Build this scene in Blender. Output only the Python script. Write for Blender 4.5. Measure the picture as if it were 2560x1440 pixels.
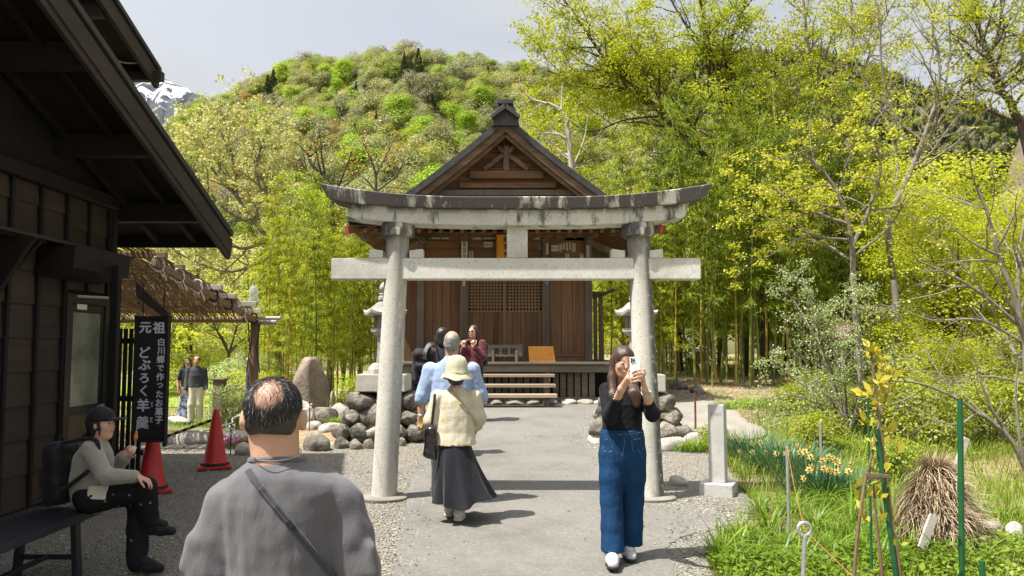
import bpy, bmesh, math, random, time
import numpy as np
from mathutils import Vector, Matrix, geometry
T0 = time.time()
R = math.radians
random.seed(11)
rng = np.random.default_rng(11)
scene = bpy.context.scene
for o in list(bpy.data.objects):
 bpy.data.objects.remove(o)
COL = scene.collection
# ------------------------------------------------------------------ camera
CAM_Z, FPX, PITCH = 1.9, 2000.0, math.atan2(150.0, 2000.0)
cam_d = bpy.data.cameras.new('camera')
cam_d.sensor_width = 36.0
cam_d.lens = FPX / 2560.0 * 36.0
cam_d.clip_start = 0.05
cam_d.clip_end = 30000.0
cam = bpy.data.objects.new('camera', cam_d)
COL.objects.link(cam)
cam.location = (0, 0, CAM_Z)
cam.rotation_euler = (R(90) + PITCH, 0, 0)
scene.camera = cam
# ------------------------------------------------------------------ sky and sun
SUN_EL, SUN_BEHIND = R(64), R(24)          # sun stands left, a little behind the viewer
world = bpy.data.worlds.new('World')
scene.world = world
world.use_nodes = True
wn, wl = world.node_tree.nodes, world.node_tree.links
wn.clear()
w_out = wn.new('ShaderNodeOutputWorld')
w_bg = wn.new('ShaderNodeBackground')
w_sky = wn.new('ShaderNodeTexSky')
w_sky.sky_type = 'NISHITA'
w_sky.sun_disc = False
w_sky.sun_elevation = SUN_EL
# direction to the sun: x = -cos(b), y = -sin(b)
sd = Vector((-math.cos(SUN_BEHIND) * math.cos(SUN_EL), -math.sin(SUN_BEHIND) * math.cos(SUN_EL), math.sin(SUN_EL)))
w_sky.sun_rotation = math.atan2(sd.x, sd.y)
w_sky.altitude = 500
w_sky.air_density = 1.0
w_sky.dust_density = 10.0
# thin high cloud veil over the whole dome
tc = wn.new('ShaderNodeTexCoord')
mp = wn.new('ShaderNodeMapping'); mp.inputs['Scale'].default_value = (1.0, 1.0, 4.0)
nz = wn.new('ShaderNodeTexNoise'); nz.inputs['Scale'].default_value = 3.2; nz.inputs['Detail'].default_value = 7; nz.inputs['Roughness'].default_value = .5
rp = wn.new('ShaderNodeMapRange'); rp.inputs['From Min'].default_value = .36; rp.inputs['From Max'].default_value = .64
rp.inputs['To Min'].default_value = .0; rp.inputs['To Max'].default_value = 1.0
mx = wn.new('ShaderNodeMix'); mx.data_type = 'RGBA'
mx.inputs[7].default_value = (2.75, 2.85, 3.0, 1)
wl.new(tc.outputs['Generated'], mp.inputs['Vector'])
wl.new(mp.outputs['Vector'], nz.inputs['Vector'])
wl.new(nz.outputs['Fac'], rp.inputs['Value'])
wl.new(rp.outputs['Result'], mx.inputs[0])
hs = wn.new('ShaderNodeHueSaturation'); hs.inputs['Saturation'].default_value = .34      # hazy spring air
wl.new(w_sky.outputs['Color'], hs.inputs['Color']); wl.new(hs.outputs['Color'], mx.inputs[6])
wl.new(mx.outputs[2], w_bg.inputs['Color'])
w_bg.inputs['Strength'].default_value = 0.098
wl.new(w_bg.outputs['Background'], w_out.inputs['Surface'])
sun_d = bpy.data.lights.new('sun', 'SUN')
sun_d.energy = 3.8
sun_d.angle = R(0.6)
sun_d.color = (1.0, 0.95, 0.87)
sun = bpy.data.objects.new('sun', sun_d)
COL.objects.link(sun)
sun.location = (-30, -8, 60)
sun.rotation_euler = sd.to_track_quat('Z', 'Y').to_euler()
scene.view_settings.view_transform = 'Standard'
scene.view_settings.look = 'None'
scene.view_settings.exposure = 1.4
scene.view_settings.gamma = 1.0
scene.view_settings.use_curve_mapping = False
scene.render.engine = 'CYCLES'
scene.cycles.max_bounces = 6
scene.cycles.transparent_max_bounces = 8
scene.cycles.use_denoising = True
# ------------------------------------------------------------------ photo geometry: pixel (2560 x 1440) at world depth Y -> point
def ray(px, py):
 u, v = (px - 1280.0) / FPX, (720.0 - py) / FPX
 cp, sp = math.cos(PITCH), math.sin(PITCH)
 return Vector((u, cp - v * sp, sp + v * cp))
def at(px, py, Y):
 d = ray(px, py)
 t = Y / d.y
 return Vector((0, 0, CAM_Z)) + d * t
def PX(px, Y, py=870): return at(px, py, Y).x
def PZ(py, Y): return at(1280, py, Y).z
def smooth(a, b, x):
 t = np.clip((np.asarray(x, float) - a) / (b - a), 0, 1)
 return t * t * (3 - 2 * t)
def gz(x, y):
 """height of the ground"""
 x = np.asarray(x, float); y = np.asarray(y, float)
 c = 0.046 * np.clip(y, -8, 16) + 0.025 * np.clip(y - 16, 0, 8) + 0.012 * np.clip(y - 24, 0, 40)
 w = smooth(-1.9, -4.6, x) * smooth(9.5, 18.0, y)
 left = 0.046 * 9.5 - 0.033 * np.clip(y - 9.5, 0, 9.5)
 z = c * (1 - w) + left * w
 # garden on the right is slightly uneven
 wr = smooth(2.6, 4.0, x) * smooth(2.0, 4.0, y)
 z = z + wr * (0.05 * np.sin(x * 1.7 + y * .9) * np.sin(y * 1.1 - x * .4) + .03 * np.sin(x * 4.1) * np.sin(y * 3.3))
 return z
def gzf(x, y): return float(gz(x, y))
def ground_at(px, py):
 d = ray(px, py)
 t = 5.0
 for _ in range(60):
  p = Vector((0, 0, CAM_Z)) + d * t
  g = gzf(p.x, p.y)
  t += (p.z - g) / max(-d.z + 0.046 * d.y, 0.02) * .8
  t = max(t, .5)
 p = Vector((0, 0, CAM_Z)) + d * t
 return Vector((p.x, p.y, gzf(p.x, p.y)))
# ------------------------------------------------------------------ object helpers
def tag(o, label=None, cat=None, group=None, kind=None):
 if label: o['label'] = label
 if cat: o['category'] = cat
 if group: o['group'] = group
 if kind: o['kind'] = kind
 return o
def empty(name, loc, label=None, cat=None, group=None, rz=0.0):
 o = bpy.data.objects.new(name, None)
 o.empty_display_size = .2
 COL.objects.link(o)
 o.location = loc
 o.rotation_euler = (0, 0, rz)
 return tag(o, label, cat, group)
def np_mesh(name, V, F, smooth_=False, attrs=None):
 V = np.asarray(V, np.float32).reshape(-1, 3); F = np.asarray(F, np.int32)
 me = bpy.data.meshes.new(name)
 n, m, k = len(V), len(F), F.shape[1]
 me.vertices.add(n); me.vertices.foreach_set('co', V.ravel())
 me.loops.add(m * k); me.loops.foreach_set('vertex_index', F.ravel())
 me.polygons.add(m)
 me.polygons.foreach_set('loop_start', np.arange(0, m * k, k, dtype=np.int32))
 me.polygons.foreach_set('loop_total', np.full(m, k, np.int32))
 me.polygons.foreach_set('use_smooth', np.full(m, bool(smooth_)))
 if attrs:
  for an, (dom, arr) in attrs.items():
   a = me.attributes.new(an, 'FLOAT', dom)
   a.data.foreach_set('value', np.asarray(arr, np.float32).ravel())
 me.update(calc_edges=True)
 me.validate()
 return me
def world_loc(o):
 m = Matrix.Identity(4)
 while o is not None:
  m = o.matrix_parent_inverse @ o.matrix_basis @ m if o.parent else o.matrix_basis @ m
  o = o.parent
 return m
def link(name, me, mat, parent=None, local=False, origin=None):
 """link a mesh authored in world coordinates (local=True: in the parent's frame)"""
 o = bpy.data.objects.new(name, me)
 COL.objects.link(o)
 if mat is not None:
  for m_ in (mat if isinstance(mat, (list, tuple)) else [mat]):
   me.materials.append(m_)
 if parent is not None:
  o.parent = parent
  if not local:
   o.matrix_parent_inverse = world_loc(parent).inverted()
 if not local:
  n = len(me.vertices)
  co = np.empty(n * 3, np.float32); me.vertices.foreach_get('co', co); co = co.reshape(-1, 3)
  if origin is None:
   lo, hi = co.min(0), co.max(0)
   origin = ((lo[0] + hi[0]) / 2, (lo[1] + hi[1]) / 2, lo[2])
  co -= np.asarray(origin, np.float32)
  me.vertices.foreach_set('co', co.ravel()); me.update()
  o.location = origin
 return o
def copy_tree(o, parent=None):
 c = o.copy(); COL.objects.link(c)
 if parent is not None: c.parent = parent
 for ch in o.children: copy_tree(ch, c)
 return c
class MB:
 """collects shapes for one mesh"""
 def __init__(s): s.v = []; s.f = []
 def add(s, vs, fs):
  b = len(s.v)
  s.v += [tuple(map(float, q)) for q in vs]
  s.f += [tuple(i + b for i in q) for q in fs]
  return s
 def box(s, c, size, rot=None):
  c = Vector(c); h = Vector(size) / 2
  vs = [Vector((x, y, z)) for x in (-h.x, h.x) for y in (-h.y, h.y) for z in (-h.z, h.z)]
  if rot is not None: vs = [rot @ q for q in vs]
  return s.add([c + q for q in vs], [(0, 1, 3, 2), (4, 6, 7, 5), (0, 4, 5, 1), (2, 3, 7, 6), (0, 2, 6, 4), (1, 5, 7, 3)])
 def box2(s, a, b):
  a, b = Vector(a), Vector(b)
  return s.box((a + b) / 2, [abs(b[i] - a[i]) for i in range(3)])
 def beam(s, p, q, w, h, up=(0, 0, 1)):
  """box from p to q, w across, h along up"""
  p, q = Vector(p), Vector(q); d = q - p; L = d.length; d.normalize()
  u = Vector(up); x = d.cross(u)
  if x.length < 1e-5: x = d.cross(Vector((1, 0, 0)))
  x.normalize(); u = x.cross(d)
  return s.box((p + q) / 2, (w, L, h), Matrix((x, d, u)).transposed())
 def prism(s, prof, origin, ax, ay, depth):
  """polygon prof (list of 2-tuples) in the plane origin + a*ax + b*ay, extruded by the vector depth"""
  o, ax, ay, dp = Vector(origin), Vector(ax), Vector(ay), Vector(depth)
  n = len(prof)
  A = [o + ax * a + ay * b for a, b in prof]
  B = [q + dp for q in A]
  fs = [(i, (i + 1) % n, (i + 1) % n + n, i + n) for i in range(n)]
  return s.add(A + B, fs + [tuple(range(n))[::-1], tuple(range(n, 2 * n))])
 def tube(s, pts, rad, n=8, cap=True):
  pts = [Vector(p) for p in pts]
  if not hasattr(rad, '__len__'): rad = [rad] * len(pts)
  vs, fs = [], []
  ref = None
  for i, p in enumerate(pts):
   d = (pts[min(i + 1, len(pts) - 1)] - pts[max(i - 1, 0)])
   if d.length < 1e-9: d = Vector((0, 0, 1))
   d.normalize()
   if ref is None:
    ref = d.orthogonal().normalized()
   ref = (ref - d * ref.dot(d))
   if ref.length < 1e-6: ref = d.orthogonal()
   ref.normalize(); b = d.cross(ref)
   for k in range(n):
    a = 2 * math.pi * k / n
    vs.append(p + (ref * math.cos(a) + b * math.sin(a)) * rad[i])
  for i in range(len(pts) - 1):
   for k in range(n):
    k2 = (k + 1) % n
    fs.append((i * n + k, i * n + k2, (i + 1) * n + k2, (i + 1) * n + k))
  if cap:
   fs.append(tuple(range(n))[::-1]); fs.append(tuple(range((len(pts) - 1) * n, len(pts) * n)))
  return s.add(vs, fs)
 def lathe(s, prof, c=(0, 0, 0), n=16, rot=0.0, sx=1, sy=1):
  c = Vector(c); vs, fs = [], []
  for r, z in prof:
   for k in range(n):
    a = 2 * math.pi * k / n + rot
    vs.append(c + Vector((r * math.cos(a) * sx, r * math.sin(a) * sy, z)))
  for i in range(len(prof) - 1):
   for k in range(n):
    k2 = (k + 1) % n
    fs.append((i * n + k, i * n + k2, (i + 1) * n + k2, (i + 1) * n + k))
  fs.append(tuple(range(n))[::-1]); fs.append(tuple(range((len(prof) - 1) * n, len(prof) * n)))
  return s.add(vs, fs)
 def build(s, name, mat, parent=None, bevel=0, seg=1, smooth_=False, local=False, origin=None):
  me = bpy.data.meshes.new(name)
  me.from_pydata(s.v, [], s.f)
  bm = bmesh.new(); bm.from_mesh(me)
  bmesh.ops.recalc_face_normals(bm, faces=bm.faces)
  if bevel > 0:
   es = [e for e in bm.edges if len(e.link_faces) == 2 and e.calc_face_angle(0) > .5]
   bmesh.ops.bevel(bm, geom=es, offset=bevel, segments=seg, affect='EDGES', clamp_overlap=True)
  if smooth_:
   for f_ in bm.faces: f_.smooth = True
  bm.to_mesh(me); bm.free()
  if smooth_:
   try: me.set_sharp_from_angle(angle=R(40))
   except Exception: pass
  return link(name, me, mat, parent, local, origin)
# ------------------------------------------------------------------ materials
class NT:
 def __init__(s, name):
  s.m = bpy.data.materials.new(name); s.m.use_nodes = True
  s.n, s.l = s.m.node_tree.nodes, s.m.node_tree.links
  s.n.clear()
  s.out = s.n.new('ShaderNodeOutputMaterial')
 def new(s, t, **kw):
  nd = s.n.new(t)
  for k, v in kw.items(): setattr(nd, k, v)
  return nd
 def noise(s, vec, scale, detail=4, rough=.55, dist=0.0):
  nd = s.new('ShaderNodeTexNoise')
  nd.inputs['Scale'].default_value = scale; nd.inputs['Detail'].default_value = detail
  nd.inputs['Roughness'].default_value = rough; nd.inputs['Distortion'].default_value = dist
  s.l.new(vec, nd.inputs['Vector']); return nd.outputs['Fac']
 def ramp(s, fac, stops):
  nd = s.new('ShaderNodeValToRGB'); cr = nd.color_ramp
  while len(cr.elements) > 1: cr.elements.remove(cr.elements[0])
  cr.elements[0].position = stops[0][0]; cr.elements[0].color = (*stops[0][1], 1)
  for p, c in stops[1:]:
   e = cr.elements.new(p); e.color = (*c, 1)
  s.l.new(fac, nd.inputs['Fac']); return nd.outputs['Color']
 def mix(s, fac, a, b, mode='MIX'):
  nd = s.new('ShaderNodeMix', data_type='RGBA', blend_type=mode)
  for sock, v in ((nd.inputs[0], fac), (nd.inputs[6], a), (nd.inputs[7], b)):
   if hasattr(v, 'is_output') or hasattr(v, 'links'): s.l.new(v, sock)
   elif hasattr(v, '__len__'): sock.default_value = (*v, 1)
   else: sock.default_value = v
  return nd.outputs[2]
 def rng(s, v, a, b, c=0.0, d=1.0):
  nd = s.new('ShaderNodeMapRange')
  s.l.new(v, nd.inputs['Value'])
  for k, q in zip(('From Min', 'From Max', 'To Min', 'To Max'), (a, b, c, d)): nd.inputs[k].default_value = q
  return nd.outputs['Result']
 def math(s, op, a, b=0.0):
  nd = s.new('ShaderNodeMath', operation=op)
  for sock, v in ((nd.inputs[0], a), (nd.inputs[1], b)):
   if hasattr(v, 'links'): s.l.new(v, sock)
   else: sock.default_value = v
  return nd.outputs[0]
 def coord(s, scale=(1, 1, 1), space='Object', randomise=True):
  tc = s.new('ShaderNodeTexCoord'); mp = s.new('ShaderNodeMapping')
  mp.inputs['Scale'].default_value = scale
  s.l.new(tc.outputs[space], mp.inputs['Vector'])
  if randomise:
   oi = s.new('ShaderNodeObjectInfo'); vm = s.new('ShaderNodeVectorMath', operation='SCALE')
   vm.inputs[0].default_value = (37.0, 53.0, 71.0)
   s.l.new(oi.outputs['Random'], vm.inputs['Scale']); s.l.new(vm.outputs[0], mp.inputs['Location'])
  return mp.outputs['Vector']
 def objrand(s): return s.new('ShaderNodeObjectInfo').outputs['Random']
 def attr(s, name):
  nd = s.new('ShaderNodeAttribute'); nd.attribute_name = name; return nd.outputs['Fac']
 def bsdf(s, color, rough=.8, bump=None, bdist=.01, bstr=.5, metallic=0.0, spec=.4, sheen=0.0, normal=None):
  b = s.new('ShaderNodeBsdfPrincipled')
  if hasattr(color, 'links'): s.l.new(color, b.inputs['Base Color'])
  else: b.inputs['Base Color'].default_value = (*color, 1)
  if hasattr(rough, 'links'): s.l.new(rough, b.inputs['Roughness'])
  else: b.inputs['Roughness'].default_value = rough
  b.inputs['Metallic'].default_value = metallic
  b.inputs['Specular IOR Level'].default_value = spec
  b.inputs['Sheen Weight'].default_value = sheen
  if bump is not None:
   bp = s.new('ShaderNodeBump'); bp.inputs['Distance'].default_value = bdist; bp.inputs['Strength'].default_value = bstr
   s.l.new(bump, bp.inputs['Height']); s.l.new(bp.outputs['Normal'], b.inputs['Normal'])
  s.l.new(b.outputs['BSDF'], s.out.inputs['Surface'])
  return b
def scl(c, k): return tuple(min(1.0, x * k) for x in c)
def m_plain(name, c, rough=.7, var=.18, scale=6, bump=0.0, metallic=0.0, spec=.4, sheen=0.0, fine=60):
 t = NT(name); v = t.coord()
 n1 = t.noise(v, scale, 5)
 col = t.ramp(n1, [(.3, scl(c, 1 - var)), (.7, scl(c, 1 + var))])
 n2 = t.noise(v, fine, 3)
 t.bsdf(col, rough, n2 if bump else None, bump, .6, metallic, spec, sheen)
 return t.m
def m_wood(name, c1, c2, axis='z', scale=14, rough=.75, bump=.004, tint=.25, streak=.05, grey=None, greyamt=.5):
 """boards with grain along one axis, each object its own tint"""
 t = NT(name)
 st = {'x': (streak, 1, 1), 'y': (1, streak, 1), 'z': (1, 1, streak)}[axis]
 v = t.coord(st)
 n1 = t.noise(v, scale, 6, .62, .35)
 n2 = t.noise(v, scale * 5, 4, .6)
 col = t.ramp(n1, [(.28, c1), (.5, tuple((a + b) / 2 for a, b in zip(c1, c2))), (.72, c2)])
 col = t.mix(t.rng(n2, .35, .7, 0, .35), col, scl(c1, .45))
 if grey:
  v3 = t.coord((1, 1, 1)); n3 = t.noise(v3, 1.6, 5)
  col = t.mix(t.rng(n3, .42, .66, 0, greyamt), col, grey)
 hsv = t.new('ShaderNodeHueSaturation')
 t.l.new(t.rng(t.objrand(), 0, 1, 1 - tint, 1 + tint), hsv.inputs['Value']); t.l.new(col, hsv.inputs['Color'])
 t.bsdf(hsv.outputs['Color'], rough, n2, bump, .7, 0, .3)
 return t.m
def m_stone(name, c1, c2, speck=None, scale=2.5, rough=.85, bump=.008, stain=None, tint=.15, fine=90, stain_scale=3.0, stain_lo=.52, stain_hi=.60, stain_stretch=(1, 1, 1)):
 t = NT(name); v = t.coord()
 n1 = t.noise(v, scale, 7, .6)
 col = t.ramp(n1, [(.3, c1), (.7, c2)])
 n2 = t.noise(v, fine, 3, .6)
 if speck: col = t.mix(t.rng(n2, .56, .66), col, speck)
 if stain:
  vs = t.coord(stain_stretch)
  n3 = t.noise(vs, stain_scale, 8, .68)
  col = t.mix(t.rng(n3, stain_lo, stain_hi), col, stain)
 hsv = t.new('ShaderNodeHueSaturation')
 t.l.new(t.rng(t.objrand(), 0, 1, 1 - tint, 1 + tint), hsv.inputs['Value']); t.l.new(col, hsv.inputs['Color'])
 n4 = t.noise(v, scale * 5, 6, .65)
 t.bsdf(hsv.outputs['Color'], rough, n4, bump, .8, 0, .3)
 return t.m
def m_leaf(name, ca, cb, cc=None, trans=.4, rough=.5, obj_tint=.12, hue=.0):
 """foliage: the face attribute 'rnd' picks the tint"""
 t = NT(name)
 a = t.attr('rnd')
 col = t.ramp(a, [(0, ca), (.55, cb), (1, cc or cb)])
 hsv = t.new('ShaderNodeHueSaturation')
 r_ = t.objrand()
 t.l.new(t.rng(r_, 0, 1, 1 - obj_tint, 1 + obj_tint), hsv.inputs['Value'])
 if hue: t.l.new(t.rng(t.math('FRACT', t.math('MULTIPLY', r_, 7.3)), 0, 1, .5 - hue, .5 + hue), hsv.inputs['Hue'])
 t.l.new(col, hsv.inputs['Color']); col = hsv.outputs['Color']
 b = t.bsdf(col, rough, spec=.35)
 tr = t.new('ShaderNodeBsdfTranslucent'); t.l.new(col, tr.inputs['Color'])
 ms = t.new('ShaderNodeMixShader'); ms.inputs[0].default_value = trans
 t.l.new(b.outputs['BSDF'], ms.inputs[1]); t.l.new(tr.outputs['BSDF'], ms.inputs[2]); t.l.new(ms.outputs[0], t.out.inputs['Surface'])
 return t.m
def text_mesh(txt, size, extrude=.001, bold=0.0, align='CENTER'):
 """outline lettering as a mesh in its own xy plane"""
 cu = bpy.data.curves.new('lettering', 'FONT')
 cu.body = txt; cu.size = size; cu.extrude = extrude; cu.offset = bold
 cu.align_x = align; cu.align_y = 'CENTER'; cu.resolution_u = 3
 o = bpy.data.objects.new('lettering', cu); COL.objects.link(o)
 dg = bpy.context.evaluated_depsgraph_get(); dg.update()
 me = bpy.data.meshes.new_from_object(o.evaluated_get(dg))
 bpy.data.objects.remove(o); bpy.data.curves.remove(cu)
 me.materials.clear()
 return me
def text_verts(txt, size, bold=0.0, extrude=.001):
 me = text_mesh(txt, size, extrude, bold)
 n = len(me.vertices); co = np.empty(n * 3, np.float32); me.vertices.foreach_get('co', co)
 fs = [tuple(p.vertices) for p in me.polygons]
 bpy.data.meshes.remove(me)
 return co.reshape(-1, 3), fs
def writing(items, origin, ax, ay, name, mat, parent, lift=.003):
 """items: (text, u, v, size, bold); one mesh of lettering on the plane origin + u*ax + v*ay, proud by lift"""
 ax, ay = Vector(ax), Vector(ay); nn = ax.cross(ay); mb = MB()
 for txt, u, v_, size, bold in items:
  co, fs = text_verts(txt, size)
  if not len(co): continue
  c = (co.min(0) + co.max(0)) / 2
  co = co - np.array([c[0], c[1], 0])
  for k, (bx, by) in enumerate(((0, 0), (-1, 0), (1, 0), (0, .8), (0, -.8)) if bold else ((0, 0),)):     # thicken by overlaid strokes
   mb.add([Vector(origin) + ax * (u + q[0] + bx * bold) + ay * (v_ + q[1] + by * bold) + nn * (lift + q[2] + .0002 * k) for q in co.tolist()], fs)
 return mb.build(name, mat, parent)
def cdt_sheet(poly, step, zoff, zfun=gz, jitter=.0):
 """triangulated sheet over a 2-d polygon that follows the ground"""
 P = [Vector((p[0], p[1])) for p in poly]
 xs = [p.x for p in P]; ys = [p.y for p in P]
 # densify outline
 out = []
 for i, p in enumerate(P):
  q = P[(i + 1) % len(P)]; n = max(1, int((q - p).length / step))
  out += [p.lerp(q, k / n) for k in range(n)]
 pts = list(out); m = len(out)
 A = np.array([[p.x, p.y] for p in out])
 gx, gy = np.meshgrid(np.arange(min(xs) + step / 2, max(xs), step), np.arange(min(ys) + step / 2, max(ys), step))
 Q = np.stack([gx.ravel(), gy.ravel()], 1)
 Q = Q[inside(A, Q)]
 pts += [Vector((float(a), float(b))) for a, b in Q]
 vs, es, fs, *_ = geometry.delaunay_2d_cdt(pts, [(i, (i + 1) % m) for i in range(m)], [], 1, 1e-5)
 V = np.array([[v.x, v.y, 0] for v in vs]); V[:, 2] = zfun(V[:, 0], V[:, 1]) + zoff
 return V, [tuple(f) for f in fs]
def inside(poly, Q):
 poly = np.asarray(poly); x, y = Q[:, 0], Q[:, 1]; r = np.zeros(len(Q), bool)
 j = len(poly) - 1
 for i in range(len(poly)):
  xi, yi = poly[i]; xj, yj = poly[j]
  c = ((yi > y) != (yj > y)) & (x < (xj - xi) * (y - yi) / (yj - yi + 1e-12) + xi)
  r ^= c; j = i
 return r
def curve_pts(pts, n=8):
 """Catmull-Rom through points"""
 P = [Vector(p) for p in pts]; out = []
 for i in range(len(P) - 1):
  p0 = P[max(i - 1, 0)]; p1 = P[i]; p2 = P[i + 1]; p3 = P[min(i + 2, len(P) - 1)]
  for k in range(n):
   t = k / n
   out.append(.5 * ((2 * p1) + (p2 - p0) * t + (2 * p0 - 5 * p1 + 4 * p2 - p3) * t * t + (3 * p1 - p0 - 3 * p2 + p3) * t ** 3))
 out.append(P[-1]); return out
# ------------------------------------------------------------------ materials of the setting
def m_ground():
 t = NT('soil_and_litter'); v = t.coord((1, 1, 1), 'Object', False)
 n1 = t.noise(v, .35, 6, .6); n2 = t.noise(v, 6, 6, .65); n3 = t.noise(v, 45, 4, .6)
 c = t.ramp(n2, [(.3, (.17, .12, .07)), (.5, (.30, .225, .14)), (.7, (.42, .33, .21))])
 g = t.ramp(n3, [(.3, (.05, .10, .015)), (.7, (.13, .20, .03))])
 c = t.mix(t.rng(n1, .46, .60), c, g)
 t.bsdf(c, .95, n3, .03, .9, spec=.2); return t.m
def m_asphalt():
 t = NT('pale_asphalt'); v = t.coord((1, 1, 1), 'Object', False)
 n1 = t.noise(v, .8, 5, .6); n2 = t.noise(v, 34, 4, .75); n3 = t.noise(v, 75, 3, .75)
 c = t.ramp(n1, [(.3, (.132, .129, .118)), (.7, (.172, .167, .152))])
 c = t.mix(t.rng(n2, .50, .66, 0, .6), c, (.27, .262, .235))
 c = t.mix(t.rng(n3, .52, .72, 0, .6), c, (.115, .105, .09))
 n5 = t.noise(v, 1.7, 8, .7); cr = t.new('ShaderNodeTexVoronoi', feature='DISTANCE_TO_EDGE'); cr.inputs['Scale'].default_value = .55; wv = t.new('ShaderNodeVectorMath', operation='ADD'); wn_ = t.new('ShaderNodeTexNoise'); wn_.inputs['Scale'].default_value = 2.5; wn_.inputs['Detail'].default_value = 6; t.l.new(v, wn_.inputs['Vector']); t.l.new(v, wv.inputs[0]); t.l.new(wn_.outputs['Color'], wv.inputs[1]); t.l.new(wv.outputs[0], cr.inputs['Vector']); c = t.mix(t.rng(cr.outputs['Distance'], .012, .0, 0, .35), c, (.09, .08, .065))
 c = t.mix(t.rng(n5, .48, .70, 0, .6), c, (.105, .098, .085))
 t.bsdf(c, .9, n3, .006, .9, spec=.25); return t.m
def m_gravel(name, a, b, k=1.0):
 t = NT(name); v = t.coord((1, 1, 1), 'Object', False)
 vo = t.new('ShaderNodeTexVoronoi'); vo.inputs['Scale'].default_value = 58; t.l.new(v, vo.inputs['Vector'])
 n1 = t.noise(v, 1.2, 5, .6); n2 = t.noise(v, 70, 3, .6)
 sep = t.new('ShaderNodeSeparateColor'); t.l.new(vo.outputs['Color'], sep.inputs[0])
 c = t.ramp(sep.outputs[0], [(0, scl(a, .7)), (.5, scl(a, 1.1)), (1, b)])
 c = t.mix(t.rng(n1, .4, .65, 0, .45), c, scl((.30, .26, .19), k))
 h = t.math('SUBTRACT', 1.0, vo.outputs['Distance'])
 t.bsdf(c, .9, h, .03, 1.0, spec=.25); return t.m
def m_pebble():
 t = NT('gravel_stones'); a = t.attr('rnd')
 c = t.ramp(a, [(0, (.14, .133, .118)), (.35, (.24, .228, .20)), (.7, (.32, .305, .267)), (1, (.41, .39, .34))])
 t.bsdf(c, .85, spec=.3); return t.m
M_GROUND, M_ASPH, M_GRAV, M_PEB = m_ground(), m_asphalt(), m_gravel('gravel_bed', (.23, .218, .188), (.33, .315, .272)), m_pebble()
M_CONC = m_stone('path_concrete', (.19, .18, .155), (.26, .245, .21), None, 1.5, .9, .004, (.16, .14, .11), 0, 60, 1.4, .5, .7)
# ------------------------------------------------------------------ terrain sheet to the horizon
def build_ground():
 def axis(lo, hi, near, far, step):
  a = [0.0]; s = step
  while a[-1] < hi:
   a.append(a[-1] + s)
   if a[-1] > near: s *= 1.22
  b = [0.0]; s = step
  while b[-1] > lo:
   b.append(b[-1] - s)
   if b[-1] < -near: s *= 1.22
  return np.array(sorted(set(a + b)))
 xs = axis(-9000, 9000, 12, 0, .3); ys = axis(-3000, 9000, 30, 0, .3)
 X, Y = np.meshgrid(xs, ys)
 Z = gz(X, Y)
 Z = np.where((np.abs(X) > 100) | (Y > 100), Z - np.clip((np.maximum(np.abs(X), Y) - 100) * .01, 0, 6), Z)
 V = np.stack([X, Y, Z], -1).reshape(-1, 3)
 ny, nx = X.shape
 i = np.arange(ny - 1)[:, None] * nx + np.arange(nx - 1)[None]
 F = np.stack([i, i + 1, i + nx + 1, i + nx], -1).reshape(-1, 4)
 o = link('ground', np_mesh('ground', V, F, True), M_GROUND, origin=(0, 0, 0)); o['kind'] = 'structure'
build_ground()
def sheet(name, poly, step, zoff, mat, kind='structure'):
 V, F = cdt_sheet(poly, step, zoff)
 me = bpy.data.meshes.new(name); me.from_pydata(V.tolist(), [], F)
 for p in me.polygons: p.use_smooth = True
 o = link(name, me, mat, origin=(0, 0, 0)); o['kind'] = kind; return o
def G(px, py): p = ground_at(px, py); return (p.x, p.y)
def curved(pts, n=5): return [(p.x, p.y) for p in curve_pts([Vector((a, b, 0)) for a, b in pts], n)]
PATH_L = [(-.85, -8), (-.85, 0), G(965, 1560), G(985, 1440), G(1000, 1340), G(1014, 1252), G(1052, 1150), G(1086, 1085), G(1106, 1030), G(1110, 1016)]
PATH_R = [G(1498, 1016), G(1494, 1045), G(1480, 1085), G(1490, 1115), G(1545, 1180), G(1610, 1246), G(1680, 1262), G(1775, 1280), G(1832, 1300), G(1815, 1319), G(1735, 1338), G(1688, 1354), G(1668, 1385), G(1690, 1440), G(1740, 1540), (1.1, 0), (1.1, -8)]
PATH = curved(PATH_L, 6) + curved(PATH_R, 6)
rp_ = random.Random(5)
PATH = [(x + rp_.uniform(-.018, .018), y + rp_.uniform(-.018, .018)) for x, y in PATH]
GRAVEL = [(-12, -8), (-12, 11.5)] + curved([G(400, 1104), G(600, 1118), G(760, 1122), G(860, 1108), G(1000, 1096), G(1100, 1030)], 4) + \
   [(-1.5, 16.3), (-3.2, 16.5), (-3.4, 23), (4.2, 23), (4.4, 17.0)] + curved([G(1700, 1012), G(1640, 1060), G(1660, 1108), G(1788, 1140), G(1850, 1225), G(1895, 1285), G(1800, 1340), G(1770, 1400), G(1790, 1470)], 4) + [(1.6, 0), (1.6, -8)]
sheet('gravel_ground', GRAVEL, .3, .010, M_GRAV)
sheet('path', PATH, .25, .017, M_ASPH)
SIDE_R = curved([G(1655, 1012), G(1720, 1002), G(1800, 1012), G(1850, 1040), G(1912, 1075), G(1905, 1095), G(1840, 1102), G(1750, 1096), G(1690, 1075), G(1655, 1040)], 4)
sheet('side_path', SIDE_R, .3, .018, M_CONC)
SIDE_L = curved([G(875, 1003), G(820, 1012), G(780, 1030), G(740, 1052), G(742, 1068), G(800, 1062), G(850, 1048), G(880, 1030)], 4)
sheet('side_path', SIDE_L, .3, .018, M_CONC)
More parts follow.
